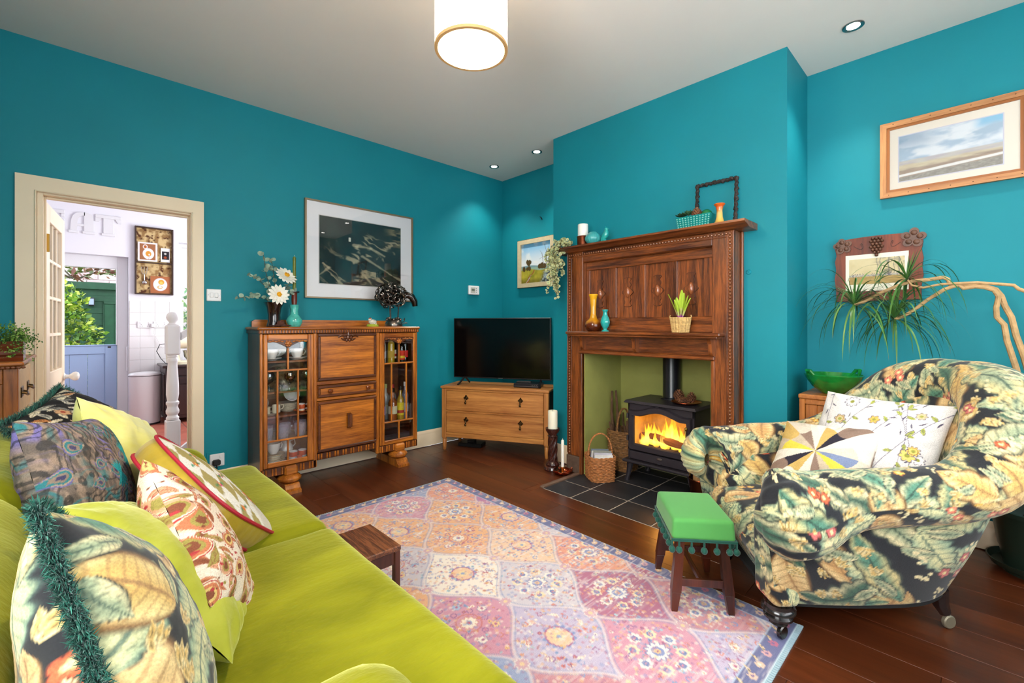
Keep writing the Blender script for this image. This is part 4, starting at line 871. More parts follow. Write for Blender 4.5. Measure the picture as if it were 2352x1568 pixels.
for k in range(26):
    y=-.19+.38*(k+.5)/26+fr_.uniform(-.012,.012); x=fr_.uniform(-.05,.06); hgt=fr_.uniform(.12,.25)*(1-.25*abs(y)/.2); ph=fr_.uniform(0,6); r=fr_.uniform(.022,.036)
    P=[(x,y+.012*math.sin(ph+q*4)*q,hgt*q) for q in np.linspace(0,1,9)]
    MB().tube(P,[r*.7,r,r*1.02,r*.95,r*.78,r*.55,r*.34,r*.16,.001],9,flat=.6).obj('flame',fm,ft)
light('fire_glow','POINT',(3.12,1.605,.4),2.2,(1,.5,.14),shadow_soft_size=.08)
# pine-cone dish on the stove
cone_m=mat('pine_cone_brown',(132,84,54),rough=.85,var=.4,vscale=60)
def pinecone(par_loc,R,Hh,lab,tilt=(0,0,0),grp='pine cones in the dish'):
    t=thing('pine_cone',lab,'pine cone',par_loc,0,grp); t.rotation_euler=tilt; m=MB().ball((0,0,Hh*.5),(R*.55,R*.55,Hh*.48),10,8); m.obj('core',mat('cone_core',(50,28,18),rough=.9),t); s=MB(); nl=9
    for i in range(nl):
        q=i/(nl-1); rr=R*math.sin(PI*(.12+.8*q))**.8; z=Hh*(.04+.9*q); n_=max(5,int(11*rr/R))
        for j in range(n_):
            a=2*PI*(j+.5*(i%2))/n_; ca,sa=math.cos(a),math.sin(a); wd=.19*R*1.3
            s.add([(rr*.45*ca,rr*.45*sa,z),(rr*.85*ca-wd*sa,rr*.85*sa+wd*ca,z+.12*R),(rr*1.03*ca,rr*1.03*sa,z+.28*R),(rr*.85*ca+wd*sa,rr*.85*sa-wd*ca,z+.12*R),(rr*.8*ca,rr*.8*sa,z-.02*R)],[(0,1,2,3),(4,3,2,1),(0,3,4),(0,4,1)])
    s.obj('scales',cone_m,t); return t
t=thing('copper_dish','shallow copper dish of pine cones on the stove top','dish',(3.17,1.462,.6205)); copper=mat('copper',(184,92,60),rough=.28,metal=1); MB().lathe([(0,0),(.06,0),(.09,.01),(.105,.018),(.103,.021),(.088,.014),(.058,.005),(0,.004)],n=30,cap=False).obj('bowl',copper,t)
pinecone((3.165,1.515,.632),.042,.085,'tall pine cone on the left of the copper dish'); pinecone((3.175,1.425,.632),.036,.075,'upright pine cone on the right of the copper dish'); pinecone((3.105,1.495,.652),.028,.08,'pine cone lying at the front left of the copper dish',(0,1.5,-1.2)); pinecone((3.115,1.41,.652),.026,.07,'pine cone lying at the front right of the copper dish',(0,1.5,2.2))
# ================================================================= WICKER
wk1=mat('wicker_honey',(176,112,62),rough=.7,var=.35,vscale=45); wk2=mat('wicker_brown',(128,88,48),rough=.75,var=.45,vscale=45)
def basket(nm,lab,loc,rz,w_,d_,h_,flare,rows,m_,hh,haxis='Y',rnd=4):
    t=thing(nm,lab,'basket',loc,rz)
    def per(q,s): # rounded-rectangle perimeter
        a=2*PI*q; ca,sa=math.cos(a),math.sin(a); k=(abs(ca)**rnd+abs(sa)**rnd)**(-1/rnd); return (w_/2*s*k*ca,d_/2*s*k*sa)
    ns=30; M_=ns*4; body=MB()
    for i in range(rows):
        z=h_*(i+.5)/rows; s=1-flare*(1-z/h_); pts=[]
        for k in range(M_+1):
            q=k/M_; x,y=per(q,s); wv=.0035*math.cos(PI*ns*q*1.0+PI*i); f=1+wv/ (w_/2); pts.append((x*f,y*f,z+.0012*math.sin(k*.7+i)))
        body.tube(pts,h_/rows*.56,5,cap=False)
    body.obj('woven_side',m_,t)['kind']='stuff'
    sk=MB()
    for k in range(ns):
        q=k/ns; x0,y0=per(q,1-flare); x1,y1=per(q,1); sk.tube([(x0,y0,0),(x1,y1,h_+.004)],.0032,5)
    sk.obj('stakes',m_,t)['kind']='stuff'
    rim=MB()
    for ph in (0,PI): rim.tube([(lambda p:(p[0],p[1],h_+.005+.004*math.sin(q*60+ph)))(per(q,1.01+.012*math.cos(q*60+ph))) for q in np.linspace(0,1,90)],.0055,6,cap=False)
    rim.obj('rim',m_,t)
    fl_=MB(); fl_.prism([per(q,1-flare) for q in np.linspace(0,1,33)[:-1]],0,.006); fl_.obj('base',m_,t)
    a=d_/2 if haxis=='Y' else w_/2; hd=MB()
    for ph in (0,2.1,4.2):
        hd.tube([((.005*math.cos(q*40+ph), -a*math.cos(q)*1.0, h_*.75+(hh-h_*.75)*math.sin(q)**.75+.004*math.sin(q*40+ph)) if haxis=='Y' else (-a*math.cos(q), .005*math.cos(q*40+ph), h_*.75+(hh-h_*.75)*math.sin(q)**.75)) for q in np.linspace(0.02,PI-.02,40)],.0058,6)
    hd.obj('handle',m_,t); return t
bang=math.atan2(-.57,.82)
bk=basket('magazine_basket','small honey wicker basket with hoop handle holding papers',(2.912,2.035,.0),bang,.2,.215,.175,.06,15,wk1,.35,'X')
mg=[(232,228,222),(200,196,206),(150,150,140),(226,220,230),(240,236,226),(120,128,140)]
for k,c_ in enumerate(mg):
    m=MB().box(-.072,.072,-.003-.002*(k%3),.003,0,.19+.012*(k%3),.001); a=Vector((-.008,-.07+.026*k,0)); R=Matrix.Rotation(bang,3,'Z'); p=R@a
    o=m.obj('magazine',mat('magazine_%d'%k,c_,rough=.5,var=.25,vscale=14)); o.location=(2.912+p.x,2.035+p.y,.012); o.rotation_euler=(.02+.03*k,.07,bang); tag(o,['white folded newspaper at the front of the wicker basket','pale lilac magazine second from the front of the basket','grey photo magazine in the middle of the wicker basket','white and lilac magazine behind the grey one','cream paper leaning in the wicker basket','slate blue magazine at the back of the wicker basket'][k],'magazine','papers in the wicker basket')
bk2=basket('kindling_basket','tall brown wicker basket of sticks beside the stove',(3.26,2.042,0),.05,.22,.22,.315,.12,26,wk2,.5,'X')
bark=mat('stick_bark',(92,66,46),rough=.95,bump=.5,bscale=50,var=.3)
sr=random.Random(5)
for k in range(15):
    x,y=3.26+sr.uniform(-.07,.07),2.042+sr.uniform(-.07,.07); ln=sr.uniform(.2,.34) if k>1 else .62; dx,dy=sr.uniform(-.03,.03),sr.uniform(-.03,.03)
    if k==0: x,y,dx,dy=3.23,2.115,.0,.02
    if k==1: x,y,dx,dy=3.27,2.1,.01,.03
    z0=.02 if k<2 else .16; m=MB().tube([(0,0,0),(dx*.4+sr.uniform(-.01,.01),dy*.4,ln*.4),(dx*.7,dy*.7+sr.uniform(-.012,.012),ln*.7),(dx,dy,ln)],[.011,.010,.009,.006] if k>1 else [.013,.014,.012,.008],7)
    o=m.obj('stick',bark,loc=(x,y,z0)); tag(o,'rough bark stick standing in the tall kindling basket' if k>1 else ('longest stick leaning at the left of the kindling basket' if k==0 else 'second long stick beside the longest one in the kindling basket'),'stick','kindling sticks')
# log bucket right of the stove
t=thing('log_bucket','copper bucket with brass hoop handle beside the stove','bucket',(2.965,1.262,0)); MB().lathe([(0,0),(.062,0),(.066,.01),(.08,.17),(.083,.176),(.08,.18),(.076,.17),(.06,.012),(0,.008)],n=28,cap=False).obj('pail',mat('dark_copper',(120,62,40),rough=.35,metal=1),t); MB().tube([(0,.08*math.cos(a),.17+.17*math.sin(a)) for a in np.linspace(0,PI,20)],.0045,6).obj('handle',brass,t)
m=MB().prism([(-.05,-.03),(.045,-.04),(.05,.035),(-.03,.045)],.012,.285); tag(m.obj('split_log',wood('split_log_wood',(120,80,44),(186,142,92),'Z',rough=.8,coat=0),loc=(2.965,1.262,0)),'split log standing in the copper bucket','log')
# ================================================================= CANDLES BY THE FIRE
dwood=mat('dark_turned_wood',(58,26,20),rough=.25,coat=.5,var=.25,vscale=30); wax=mat('ivory_wax',(240,232,208),rough=.45,sub=.3)
t=thing('twisted_candlestick','dark twisted wooden pillar candlestick standing by the chest','candlestick',(2.805,2.43,0)); MB().lathe([(.072,0),(.075,.012),(.068,.03),(.055,.036),(.058,.05),(.05,.068),(.04,.078)],n=28).obj('base',dwood,t)
n1,n2=40,40; P=np.zeros((n1,n2,3))
for i in range(n1):
    for j in range(n2):
        q=i/(n1-1); a=2*PI*j/n2; r=.036*(1+.13*math.sin(5*a-q*13)); P[i,j]=(r*math.cos(a),r*math.sin(a),.075+.2*q)
link('twisted_shaft',grid_mesh('shaft',P,closev=True),dwood,t); MB().lathe([(.036,.272),(.044,.28),(.036,.288),(.04,.3),(.058,.325),(.06,.345),(.05,.346),(.045,.335),(.0,.333)],n=28,cap=False).obj('cup',dwood,t)
t=thing('pillar_candle','thick ivory pillar candle on the twisted candlestick','candle',(2.805,2.43,.3335)); MB().lathe([(.04,0),(.04,.15),(.037,.156),(.01,.15),(0,.149)],n=24).obj('wax',wax,t); MB().tube([(0,0,.148),(.001,0,.165)],.0015,5).obj('wick',mat('burnt_wick',(40,34,30),rough=.9),t)
t=thing('copper_chamberstick','copper scalloped dish candle holder on the floor','candle holder',(2.77,2.295,0)); n1,n2=8,40; P=np.zeros((n1,n2,3)); pf=[(.0,.006),(.03,.004),(.05,.008),(.062,.02),(.075,.036),(.073,.038),(.055,.02),(0,.01)]
for i,(r,z) in enumerate(pf):
    for j in range(n2): a=2*PI*j/n2; k=1+.06*math.cos(7*a)*(r/.075)**2; P[i,j]=(r*k*math.cos(a),r*k*math.sin(a),z-.005*math.cos(7*a)*(r/.075)**3)
link('dish',grid_mesh('dish',P,closev=True),mat('bright_copper',(206,98,64),rough=.2,metal=1),t); MB().lathe([(.018,.008),(.012,.02),(.014,.03),(.012,.04),(.017,.055),(.017,.062)],n=16).obj('socket',brass,t); MB().tube([(.06,-.02,.03),(.085,-.03,.045),(.088,-.032,.025),(.065,-.022,.02)],.0035,6).obj('loop_handle',copper,t)
t=thing('slim_candle','slim white candle in the copper floor holder','candle',(2.77,2.295,.055)); MB().lathe([(.0125,0),(.0125,.215),(.009,.222),(0,.222)],n=14).obj('wax',mat('white_wax',(244,240,230),rough=.4,sub=.25),t); MB().tube([(0,0,.22),(.001,0,.236)],.0014,5).obj('wick',MATS['wick'],t)
# ================================================================= ON THE TOP LEDGE
ZC=1.8245
t=thing('copper_candle_pot','small copper footed pot under a white candle on the ledge','pot',(2.87,2.168,ZC)); MB().lathe([(0,.006),(.044,.006),(.046,.01),(.047,.07),(.052,.078),(.046,.08),(.042,.07),(0,.012)],n=26,cap=False).obj('pot',mat('aged_copper',(140,76,52),rough=.35,metal=1,var=.4,vscale=35),t)
for k in range(3): a=k*2.1; MB().ball((.035*math.cos(a),.035*math.sin(a),.006),(.009,.009,.006),8,6).obj('foot',copper,t)
t=thing('ledge_candle','stout white candle standing in the copper pot','candle',(2.87,2.168,ZC+.0125)); MB().lathe([(.041,0),(.041,.158),(.038,.163),(.0,.16)],n=24).obj('wax',MATS['white_wax'],t); MB().tube([(0,0,.158),(0,.001,.172)],.0014,5).obj('wick',MATS['wick'],t)
tq=mat('turquoise_glaze',(28,158,156),rough=.16,coat=.6,var=.12,vscale=20)
t=thing('ribbed_bowl','round ribbed turquoise pottery bowl on the ledge','bowl',(2.86,2.063,ZC)); n1,n2=14,80; P=np.zeros((n1,n2,3))
for i in range(n1):
    q=i/(n1-1)
    for j in range(n2): a=2*PI*j/n2; r=(.03+.034*math.sin(PI*min(q*1.05,1))**.8)*(1-.05*abs(math.sin(9*a))) if q<.9 else .036-.1*(q-.9); P[i,j]=(r*math.cos(a),r*math.sin(a),.096*q)
link('bowl',grid_mesh('ribbed',P,closev=True),mat('soft_turquoise',(64,162,162),rough=.3,coat=.3),t)
t=thing('bird_figurine','turquoise glazed bird figurine perched on the ledge','figurine',(2.87,1.955,ZC)); m=MB().tube([(0,.035,.01),(0,.02,.035),(0,0,.06),(0,-.008,.085),(0,-.006,.1)],[.008,.022,.026,.018,.012],12).ball((0,-.006,.103),(.013,.015,.013),10,8); m.tube([(0,.03,.02),(0,.045,.01),(0,.055,.005)],[.014,.01,.004],8,flat=.5).lathe([(.022,0),(.02,.012),(.01,.03)],(0,.008,0),14); m.obj('body',tq,t); MB().tube([(0,-.018,.104),(0,-.034,.1)],[.005,.001],6).obj('beak',tq,t); MB().tube([(0,-.004,.112),(0,.0,.124)],[.005,.002],6).obj('crest',tq,t)
t=thing('planter','turquoise basket-weave pottery planter on the ledge','planter',(2.885,1.27,ZC)); gr=mat('teal_glaze',(24,128,124),rough=.18,coat=.5,var=.15,vscale=30)
m=MB(); a0,a1,b0,b1=.034,.042,.1,.115; m.add([(-a0,-b0,.006),(a0,-b0,.006),(a0,b0,.006),(-a0,b0,.006),(-a1,-b1,.084),(a1,-b1,.084),(a1,b1,.084),(-a1,b1,.084),(-a1+.006,-b1+.006,.084),(a1-.006,-b1+.006,.084),(a1-.006,b1-.006,.084),(-a1+.006,b1-.006,.084),(-a0+.005,-b0+.005,.03),(a0-.005,-b0+.005,.03),(a0-.005,b0-.005,.03),(-a0+.005,b0-.005,.03)],[(3,2,1,0)]+[(i,(i+1)%4,4+(i+1)%4,4+i) for i in range(4)]+[(4+i,4+(i+1)%4,8+(i+1)%4,8+i) for i in range(4)]+[(8+i,8+(i+1)%4,12+(i+1)%4,12+i) for i in range(4)]+[(12,13,14,15)]); m.box(-.03,.03,-.09,-.05,0,.007).box(-.03,.03,.05,.09,0,.007); m.obj('trough',gr,t)
m=MB(); 
for i in range(5):
    for j in range(12): z=.018+.0135*i; f=z/.084; y=-(.095+.012*f)+ (2*(.095+.012*f))*j/11; m.ball((-(.034+.008*f)-.001,y,z),(.004,.006,.0045),6,4)
m.obj('raised_studs',mat('pale_stud',(120,190,180),rough=.25,coat=.4),t)['kind']='stuff'
sg=mat('succulent_green',(40,66,40),rough=.5,var=.3,vscale=40)
def rosette(p,R,lab,m_):
    t=thing('succulent',lab,'succulent',p,0,'succulents in the turquoise planter'); m=MB()
    for ring,(n_,el,s_) in enumerate(((8,.35,1),(7,.75,.8),(5,1.15,.6))):
        for k in range(n_):
            a=2*PI*k/n_+ring*.4; d=Vector((math.cos(a)*math.cos(el),math.sin(a)*math.cos(el),math.sin(el))); m.tube([Vector((0,0,.0)),d*R*s_*.55,d*R*s_],[.004,.008*R/.04,.0008],6,flat=.45)
    m.obj('leaves',m_,t); MB().tube([(0,0,-.03),(0,0,0)],.004,6).obj('stem',stm,t)
rosette((2.885,1.365,ZC+.095),.045,'dark succulent at the left end of the planter',sg); rosette((2.88,1.312,ZC+.1),.05,'green succulent rosette second from the left in the planter',mat('succulent_mid',(58,92,58),rough=.5))
pinecone((2.88,1.258,ZC+.05),.036,.085,'pine cone standing in the turquoise planter',grp='planter filling')
tag(MB().ball((0,0,.036),.036,18,12).obj('glass_ball',mat('green_bauble',(10,104,50),rough=.06,coat=.6),loc=(2.885,1.196,ZC+.045)),'shiny green glass ball in the turquoise planter','ball')
MB().box(-.03,.03,-.085,.085,.03,.05).obj('soil',mat('dark_soil',(40,30,24),rough=1),bpy.data.objects['planter'])
ysl=vcol('drip_glaze',rough=.15,coat=.6)
def drip_vase(nm,lab,loc,prof,colf,n=30,cat='vase'):
    t=thing(nm,lab,cat,loc); pr_=np.array(prof,float); m_=60; q=np.linspace(0,len(pr_)-1,m_); R=np.interp(q,range(len(pr_)),pr_[:,0]); Z=np.interp(q,range(len(pr_)),pr_[:,1]); a=np.linspace(0,2*PI,n,endpoint=False); A,_=np.meshgrid(a,q,indexing='xy')
    P=np.stack([R[:,None]*np.cos(A),R[:,None]*np.sin(A),np.repeat(Z[:,None],n,1)],-1); link('body',grid_mesh('body',P,closev=True,cols=colf(A.ravel(),P[...,2].ravel())),ysl,t); return t
def cm3(stops,x):
    x=np.clip(x,0,1); xs=[s[0] for s in stops]; cs_=np.array([lin(s[1]) for s in stops]); return np.stack([np.interp(x,xs,cs_[:,k]) for k in range(3)],-1)
drip_vase('candlestick','small orange and cream drip glazed candlestick on the ledge',(2.875,1.112,ZC),[(0,0),(.042,0),(.042,.006),(.034,.014),(.026,.022),(.019,.05),(.017,.09),(.022,.115),(.034,.13),(.03,.134),(.012,.125)],lambda a,z:cm3([(0,(206,150,50)),(.35,(222,180,90)),(.6,(206,170,100)),(.75,(190,110,40)),(.85,(214,90,30)),(1,(206,96,30))],z/.134+.16*(vnoise(a*2.2,z*0,4)-.5))*(1-.8*((vnoise(a*1.6+3,z*0,8)>.72)&(z>.05))[:,None]),cat='candlestick')
# empty carved frame leaning on the chimney breast
t=thing('empty_frame','dark carved empty picture frame leaning above the mantel','frame',(2.962,1.175,ZC)); t.rotation_euler=(0,.085,0); fdk=mat('dark_carved_frame',(44,30,26),rough=.6,bump=1,bscale=70,var=.4)
def carved(nm,p0,p1):
    m=MB(); n=26; a,b_=Vector(p0),Vector(p1)
    m.tube([a.lerp(b_,k/n)+Vector((.0,.0025*math.sin(k*2.1),.0025*math.cos(k*1.7))) for k in range(n+1)],[.0118+.003*math.sin(k*2.3)+.0015*math.sin(k*5.1) for k in range(n+1)],7); m.obj(nm,fdk,t)
carved('frame_side',(0,-.125,0.0),(0,-.125,.315)); carved('frame_side',(0,.125,0.0),(0,.125,.315)); carved('frame_top',(0,-.127,.31),(0,.127,.31)); carved('frame_bottom',(0,-.127,.009),(0,.127,.009))
# trailing garland
t=thing('trailing_garland','trailing variegated eucalyptus garland hanging from the ledge end','garland',(2.83,2.325,ZC)); vg=vcol('variegated_leaf',rough=.6); gr_=random.Random(11)
Vv=[];Fv=[];Cv=[]
def gleaf(p,d,size):
    d=Vector(d).normalized(); u=d.orthogonal().normalized(); u=Matrix.Rotation(gr_.uniform(0,6.28),3,d)@u; n_=d.cross(u); c=Vector(p)+d*size; b0=len(Vv)
    Vv.append(c); Cv.append((128,146,118))
    for a in np.linspace(0,2*PI,9)[:-1]: Vv.append(c+(d*math.cos(a)+u*math.sin(a)*.9)*size+n_*(.2*size)); Cv.append((206,200,138) if gr_.random()<.75 else (168,180,140))
    for k in range(8): Fv.append((b0,b0+1+k,b0+1+(k+1)%8))
stp=[]
for s in range(15):
    yy=gr_.uniform(-.05,.06); xx=gr_.uniform(-.06,.05); ln=gr_.uniform(.12,.36) if s>2 else (.39,.36,.3)[s]; P=[(xx*.5,yy*.4-.04,.02),(xx,yy+.02,.05+.02*gr_.random()),(xx-.03,yy+.07,-.01)]
    for q in np.linspace(.15,1,6): P.append((xx-.045+gr_.uniform(-.02,.02),yy+.08+gr_.uniform(-.02,.02)-.03*q,-.01-ln*q))
    MB().tube(P,.002,4).obj('vine_stem',mat('vine_brown',(84,62,46),rough=.8),t)
    for a,b_ in zip(P[:-1],P[1:]):
        for q in np.linspace(0,1,4):
            p=Vector(a).lerp(Vector(b_),q)
            for _ in range(2): gleaf(p,(gr_.uniform(-1,.6),gr_.uniform(-.9,1),gr_.uniform(-.5,.7)),gr_.uniform(.009,.016))
me=bpy.data.meshes.new('leaves'); me.from_pydata([tuple(v) for v in Vv],[],Fv); setcol(me,np.array([lin(c) for c in Cv])); o=link('leaves',me,vg,t); o['kind']='stuff'
# ================================================================= ON THE MANTEL SHELF
ZS=1.1485
drip_vase('bottle_vase','tall yellow and brown drip glazed bottle vase on the mantel shelf',(2.845,2.05,ZS),[(0,0),(.04,0),(.05,.008),(.066,.035),(.067,.055),(.055,.08),(.03,.1),(.022,.13),(.021,.19),(.026,.255),(.036,.285),(.032,.288),(.018,.25)],lambda a,z:cm3([(0,(60,22,8)),(.2,(90,36,8)),(.3,(196,132,20)),(1,(226,168,28))],z/.29-.16*(vnoise(a*2.5,z*9,2)-.35)))
t=thing('bud_vase','small fluted turquoise bud vase on the mantel shelf','vase',(2.84,1.938,ZS)); n1,n2=40,48; pr_=[(0,0),(.03,0),(.03,.006),(.016,.014),(.014,.02),(.03,.045),(.038,.07),(.03,.1),(.018,.125),(.015,.145),(.024,.165),(.021,.167),(.01,.15)]; q=np.linspace(0,len(pr_)-1,n1); R=np.interp(q,range(len(pr_)),[p[0] for p in pr_]); Z=np.interp(q,range(len(pr_)),[p[1] for p in pr_]); P=np.zeros((n1,n2,3))
for j in range(n2): a=2*PI*j/n2; k=np.where((Z>.02)&(Z<.13),1-.06*abs(math.sin(5*a)),1); P[:,j,0]=R*k*math.cos(a); P[:,j,1]=R*k*math.sin(a); P[:,j,2]=Z
link('body',grid_mesh('body',P,closev=True),tq,t)
t=thing('plant_basket','small woven seagrass pot on the mantel shelf with sprouting lily shoots','plant pot',(2.842,1.35,ZS)); sea=mat('seagrass',(196,162,104),rough=.85,var=.25,vscale=60); m=MB()
for i in range(11):
    z=.005+.009*i; r=.048+.014*i/10
    m.tube([((r+.0025*math.cos(k*PI))*math.cos(2*PI*k/40),(r+.0025*math.cos(k*PI))*math.sin(2*PI*k/40),z) for k in range(41)],.0055,6,cap=False)
m.obj('woven_side',sea,t)['kind']='stuff'; MB().lathe([(.045,0),(.047,.003),(.06,.098),(.056,.098),(.045,.085),(0,.084)],n=24).obj('liner',mat('dark_compost',(52,40,30),rough=1),t)
for s_ in (-1,1): MB().tube([(0,s_*.06,.095),(0,s_*.075,.103),(0,s_*.07,.115)],.004,5).obj('ear_handle',sea,t)
shoot=vcol('lily_shoot',rough=.45)
for k,(a,rad,hh,ln) in enumerate(((0,.02,.12,.2),(.9,.022,.1,.17),(1.9,.03,.11,.19),(2.8,.02,.09,.15),(3.7,.03,.12,.21),(4.8,.025,.1,.16),(5.6,.02,.11,.18))):
    ca,sa=math.cos(a),math.sin(a); n=16; P=np.zeros((n,5,3)); C_=np.zeros((n,5,3))
    for i in range(n):
        q=i/(n-1); r=.012+rad*q*2.3; z=.085+ln*q-.02*q*q; wd=.004+.017*max(0,(q-.3)/.7)**.6*(1-max(0,(q-.55)/.45)**1.6)
        for j in range(5):
            t_=(j-2)/2; P[i,j]=(r*ca-wd*t_*sa-.006*abs(t_)*ca,r*sa+wd*t_*ca-.006*abs(t_)*sa,z); C_[i,j]=lin((172,84,150)) if q<.18 else (lin((190,190,110)) if q<.35 else lin((168,196,60))*(1-.25*(abs(t_)<.2)))
    link('shoot',grid_mesh('shoot',P,cols=C_.reshape(-1,3)),shoot,t)
# ================================================================= OAK CHEST, TV
PD,PL=(150,86,34),(208,142,72)
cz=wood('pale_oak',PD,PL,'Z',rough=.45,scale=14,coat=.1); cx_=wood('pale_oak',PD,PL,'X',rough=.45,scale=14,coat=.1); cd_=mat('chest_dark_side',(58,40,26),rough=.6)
CA=math.atan2(-.8793,.4763)     # local +x runs along the chest front, local +y into the corner
ch=thing('chest_of_drawers','low pale oak chest with two drawers set across the corner','chest',(2.482,3.56,0),CA); Lc=1.052; Dc=.40
MB().box(-.008,Lc+.008,-.012,Dc+.005,.592,.615,.005).obj('top',cx_,ch)
for x0,x1 in ((0,.045),(Lc-.045,Lc)):
    MB().box(x0,x1,0,.045,.115,.592,.006).obj('corner_post',cz,ch); MB().box(x0,x1,Dc-.045,Dc,.115,.592,.004).obj('corner_post',cz,ch)
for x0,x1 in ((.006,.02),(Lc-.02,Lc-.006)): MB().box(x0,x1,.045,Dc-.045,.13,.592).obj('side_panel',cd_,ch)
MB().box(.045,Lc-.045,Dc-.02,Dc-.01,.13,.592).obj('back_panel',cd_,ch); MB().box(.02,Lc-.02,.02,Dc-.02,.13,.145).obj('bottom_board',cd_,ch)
for z0,z1 in ((.572,.592),(.367,.383),(.127,.172)): MB().box(.045,Lc-.045,.004,.03,z0,z1,.002).obj('front_rail',cx_,ch)
antq=mat('antique_brass',(84,64,40),rough=.4,metal=1)
for z0,z1 in ((.385,.570),(.174,.365)):
    d=MB().box(.048,Lc-.048,.003,.022,z0,z1,.003).obj('drawer',cx_,ch)
    for x in (.255,.792):
        zc=(z0+z1)/2+.01
        h=MB().lathe([(.0,-.008),(.012,-.008),(.018,-.003),(.02,.002)],(x,0,zc+.022),14,'Y').lathe([(0,-.004),(.006,-.004),(.008,.002)],(x,0,zc+.044),8,'Y').lathe([(0,-.004),(.006,-.004),(.008,.002)],(x-.018,0,zc+.022),8,'Y').lathe([(0,-.004),(.006,-.004),(.008,.002)],(x+.018,0,zc+.022),8,'Y').obj('escutcheon',antq,d)
        MB().tube([(x,-.012,zc+.018),(x,-.016,zc+.0),(x,-.014,zc-.012)],[.003,.006,.004],8).ball((x,-.015,zc-.022),(.011,.008,.012),10,8).obj('drop_pull',antq,d)
for x in (.022,Lc-.022):
    for y in (.022,Dc-.022): MB().lathe([(.012,0),(.015,.004),(.019,.04),(.02,.1),(.017,.105),(.022,.112),(.022,.118)],(x,y,0),16).obj('foot',cz,ch)
tv=thing('television','black flat screen television on splayed feet on the oak chest','television',(2.482,3.56,.6155),CA); TY=.2; bz=mat('tv_bezel',(18,18,22),rough=.35); 
MB().box(.035,1.03,TY,TY+.045,.062,.652,.004).obj('housing',bz,tv); MB().box(.045,1.02,TY-.002,TY+.001,.074,.644).obj('screen',mat('tv_screen',(5,5,6),rough=.12,spec=.45),tv); MB().box(.51,.555,TY-.004,TY,.064,.071,.001).obj('logo_plate',mat('silver_logo',(150,150,156),rough=.3,metal=1),tv)
for x,s_ in ((.15,1),(.93,-1)):
    MB().tube([(x,TY+.015,.07),(x-.01*s_,TY-.06,.03),(x-.02*s_,TY-.11,.0045)],.009,8).obj('foot',bz,tv); MB().tube([(x,TY+.02,.07),(x+.01*s_,TY+.07,.03),(x+.015*s_,TY+.1,.0045)],.009,8).obj('foot',bz,tv)
t=thing('disc_player','slim black disc player under the television','disc player',(2.482,3.56,.6155),CA); MB().box(.7,.94,.085,.285,.004,.04,.003).obj('case',mat('player_case',(24,22,28),rough=.3),t); MB().box(.702,.938,.083,.086,.014,.017).obj('silver_line',MATS['silver_logo'],t)
for x in (.88,.9,.92): MB().lathe([(.0,-.003),(.004,-.003),(.004,0)],(x,.085,.027),8,'Y').obj('button',MATS['silver_logo'],t)
m=MB().box(-.07,.07,-.022,.022,0,.014,.004); o=m.obj('casing',mat('remote_black',(14,14,16),rough=.4)); t=thing('remote_control','black remote control lying on the disc player','remote control',tuple(Vector((2.482,3.56,.6155+.0405))+Matrix.Rotation(CA,3,'Z')@Vector((.78,.16,0))),CA+.15); o.parent=t; MB().box(-.05,.05,-.014,.014,.014,.016,.001).obj('keypad',mat('remote_keys',(44,44,48),rough=.6),t)
t=thing('router_box','small black box lying on the floor under the oak chest','box',tuple(Vector((2.482,3.56,0))+Matrix.Rotation(CA,3,'Z')@Vector((.1,.22,0))),CA); MB().box(0,.24,-.06,.08,0,.035,.004).obj('case',MATS['remote_black'],t); MB().box(.08,.16,-.02,.03,.035,.06,.003).obj('adapter',MATS['remote_black'],t)
# ================================================================= PICTURES
gl_=pane('picture_glass',refl=.06)
prm=vcol('art_print',rough=.55,spec=.2)
def bars(t,w_,h_,fw_,d0,d1,m_,nm='frame_bar',prof=0):
    for P in ([(-w_/2,0),(w_/2,0),(w_/2-fw_,fw_),(-w_/2+fw_,fw_)],[(-w_/2,h_),(-w_/2+fw_,h_-fw_),(w_/2-fw_,h_-fw_),(w_/2,h_)],[(-w_/2,0),(-w_/2+fw_,fw_),(-w_/2+fw_,h_-fw_),(-w_/2,h_)],[(w_/2,0),(w_/2,h_),(w_/2-fw_,h_-fw_),(w_/2-fw_,fw_)]):
        MB().prism(P,d0,d1,'XZ').obj(nm,m_,t)
def printgrid(t,nm,x0,x1,z0,z1,d,fn,nx,nz,m_=None):
    u=np.linspace(0,1,nx); v=np.linspace(0,1,nz); U,V=np.meshgrid(u,v,indexing='ij'); P=np.stack([x0+(x1-x0)*U,np.full_like(U,d),z0+(z1-z0)*V],-1)
    return link(nm,grid_mesh(nm,P,cols=fn(U.ravel(),V.ravel())),m_ or prm,t)
def mixc(a,b_,t): return a*(1-t[:,None])+b_*t[:,None]
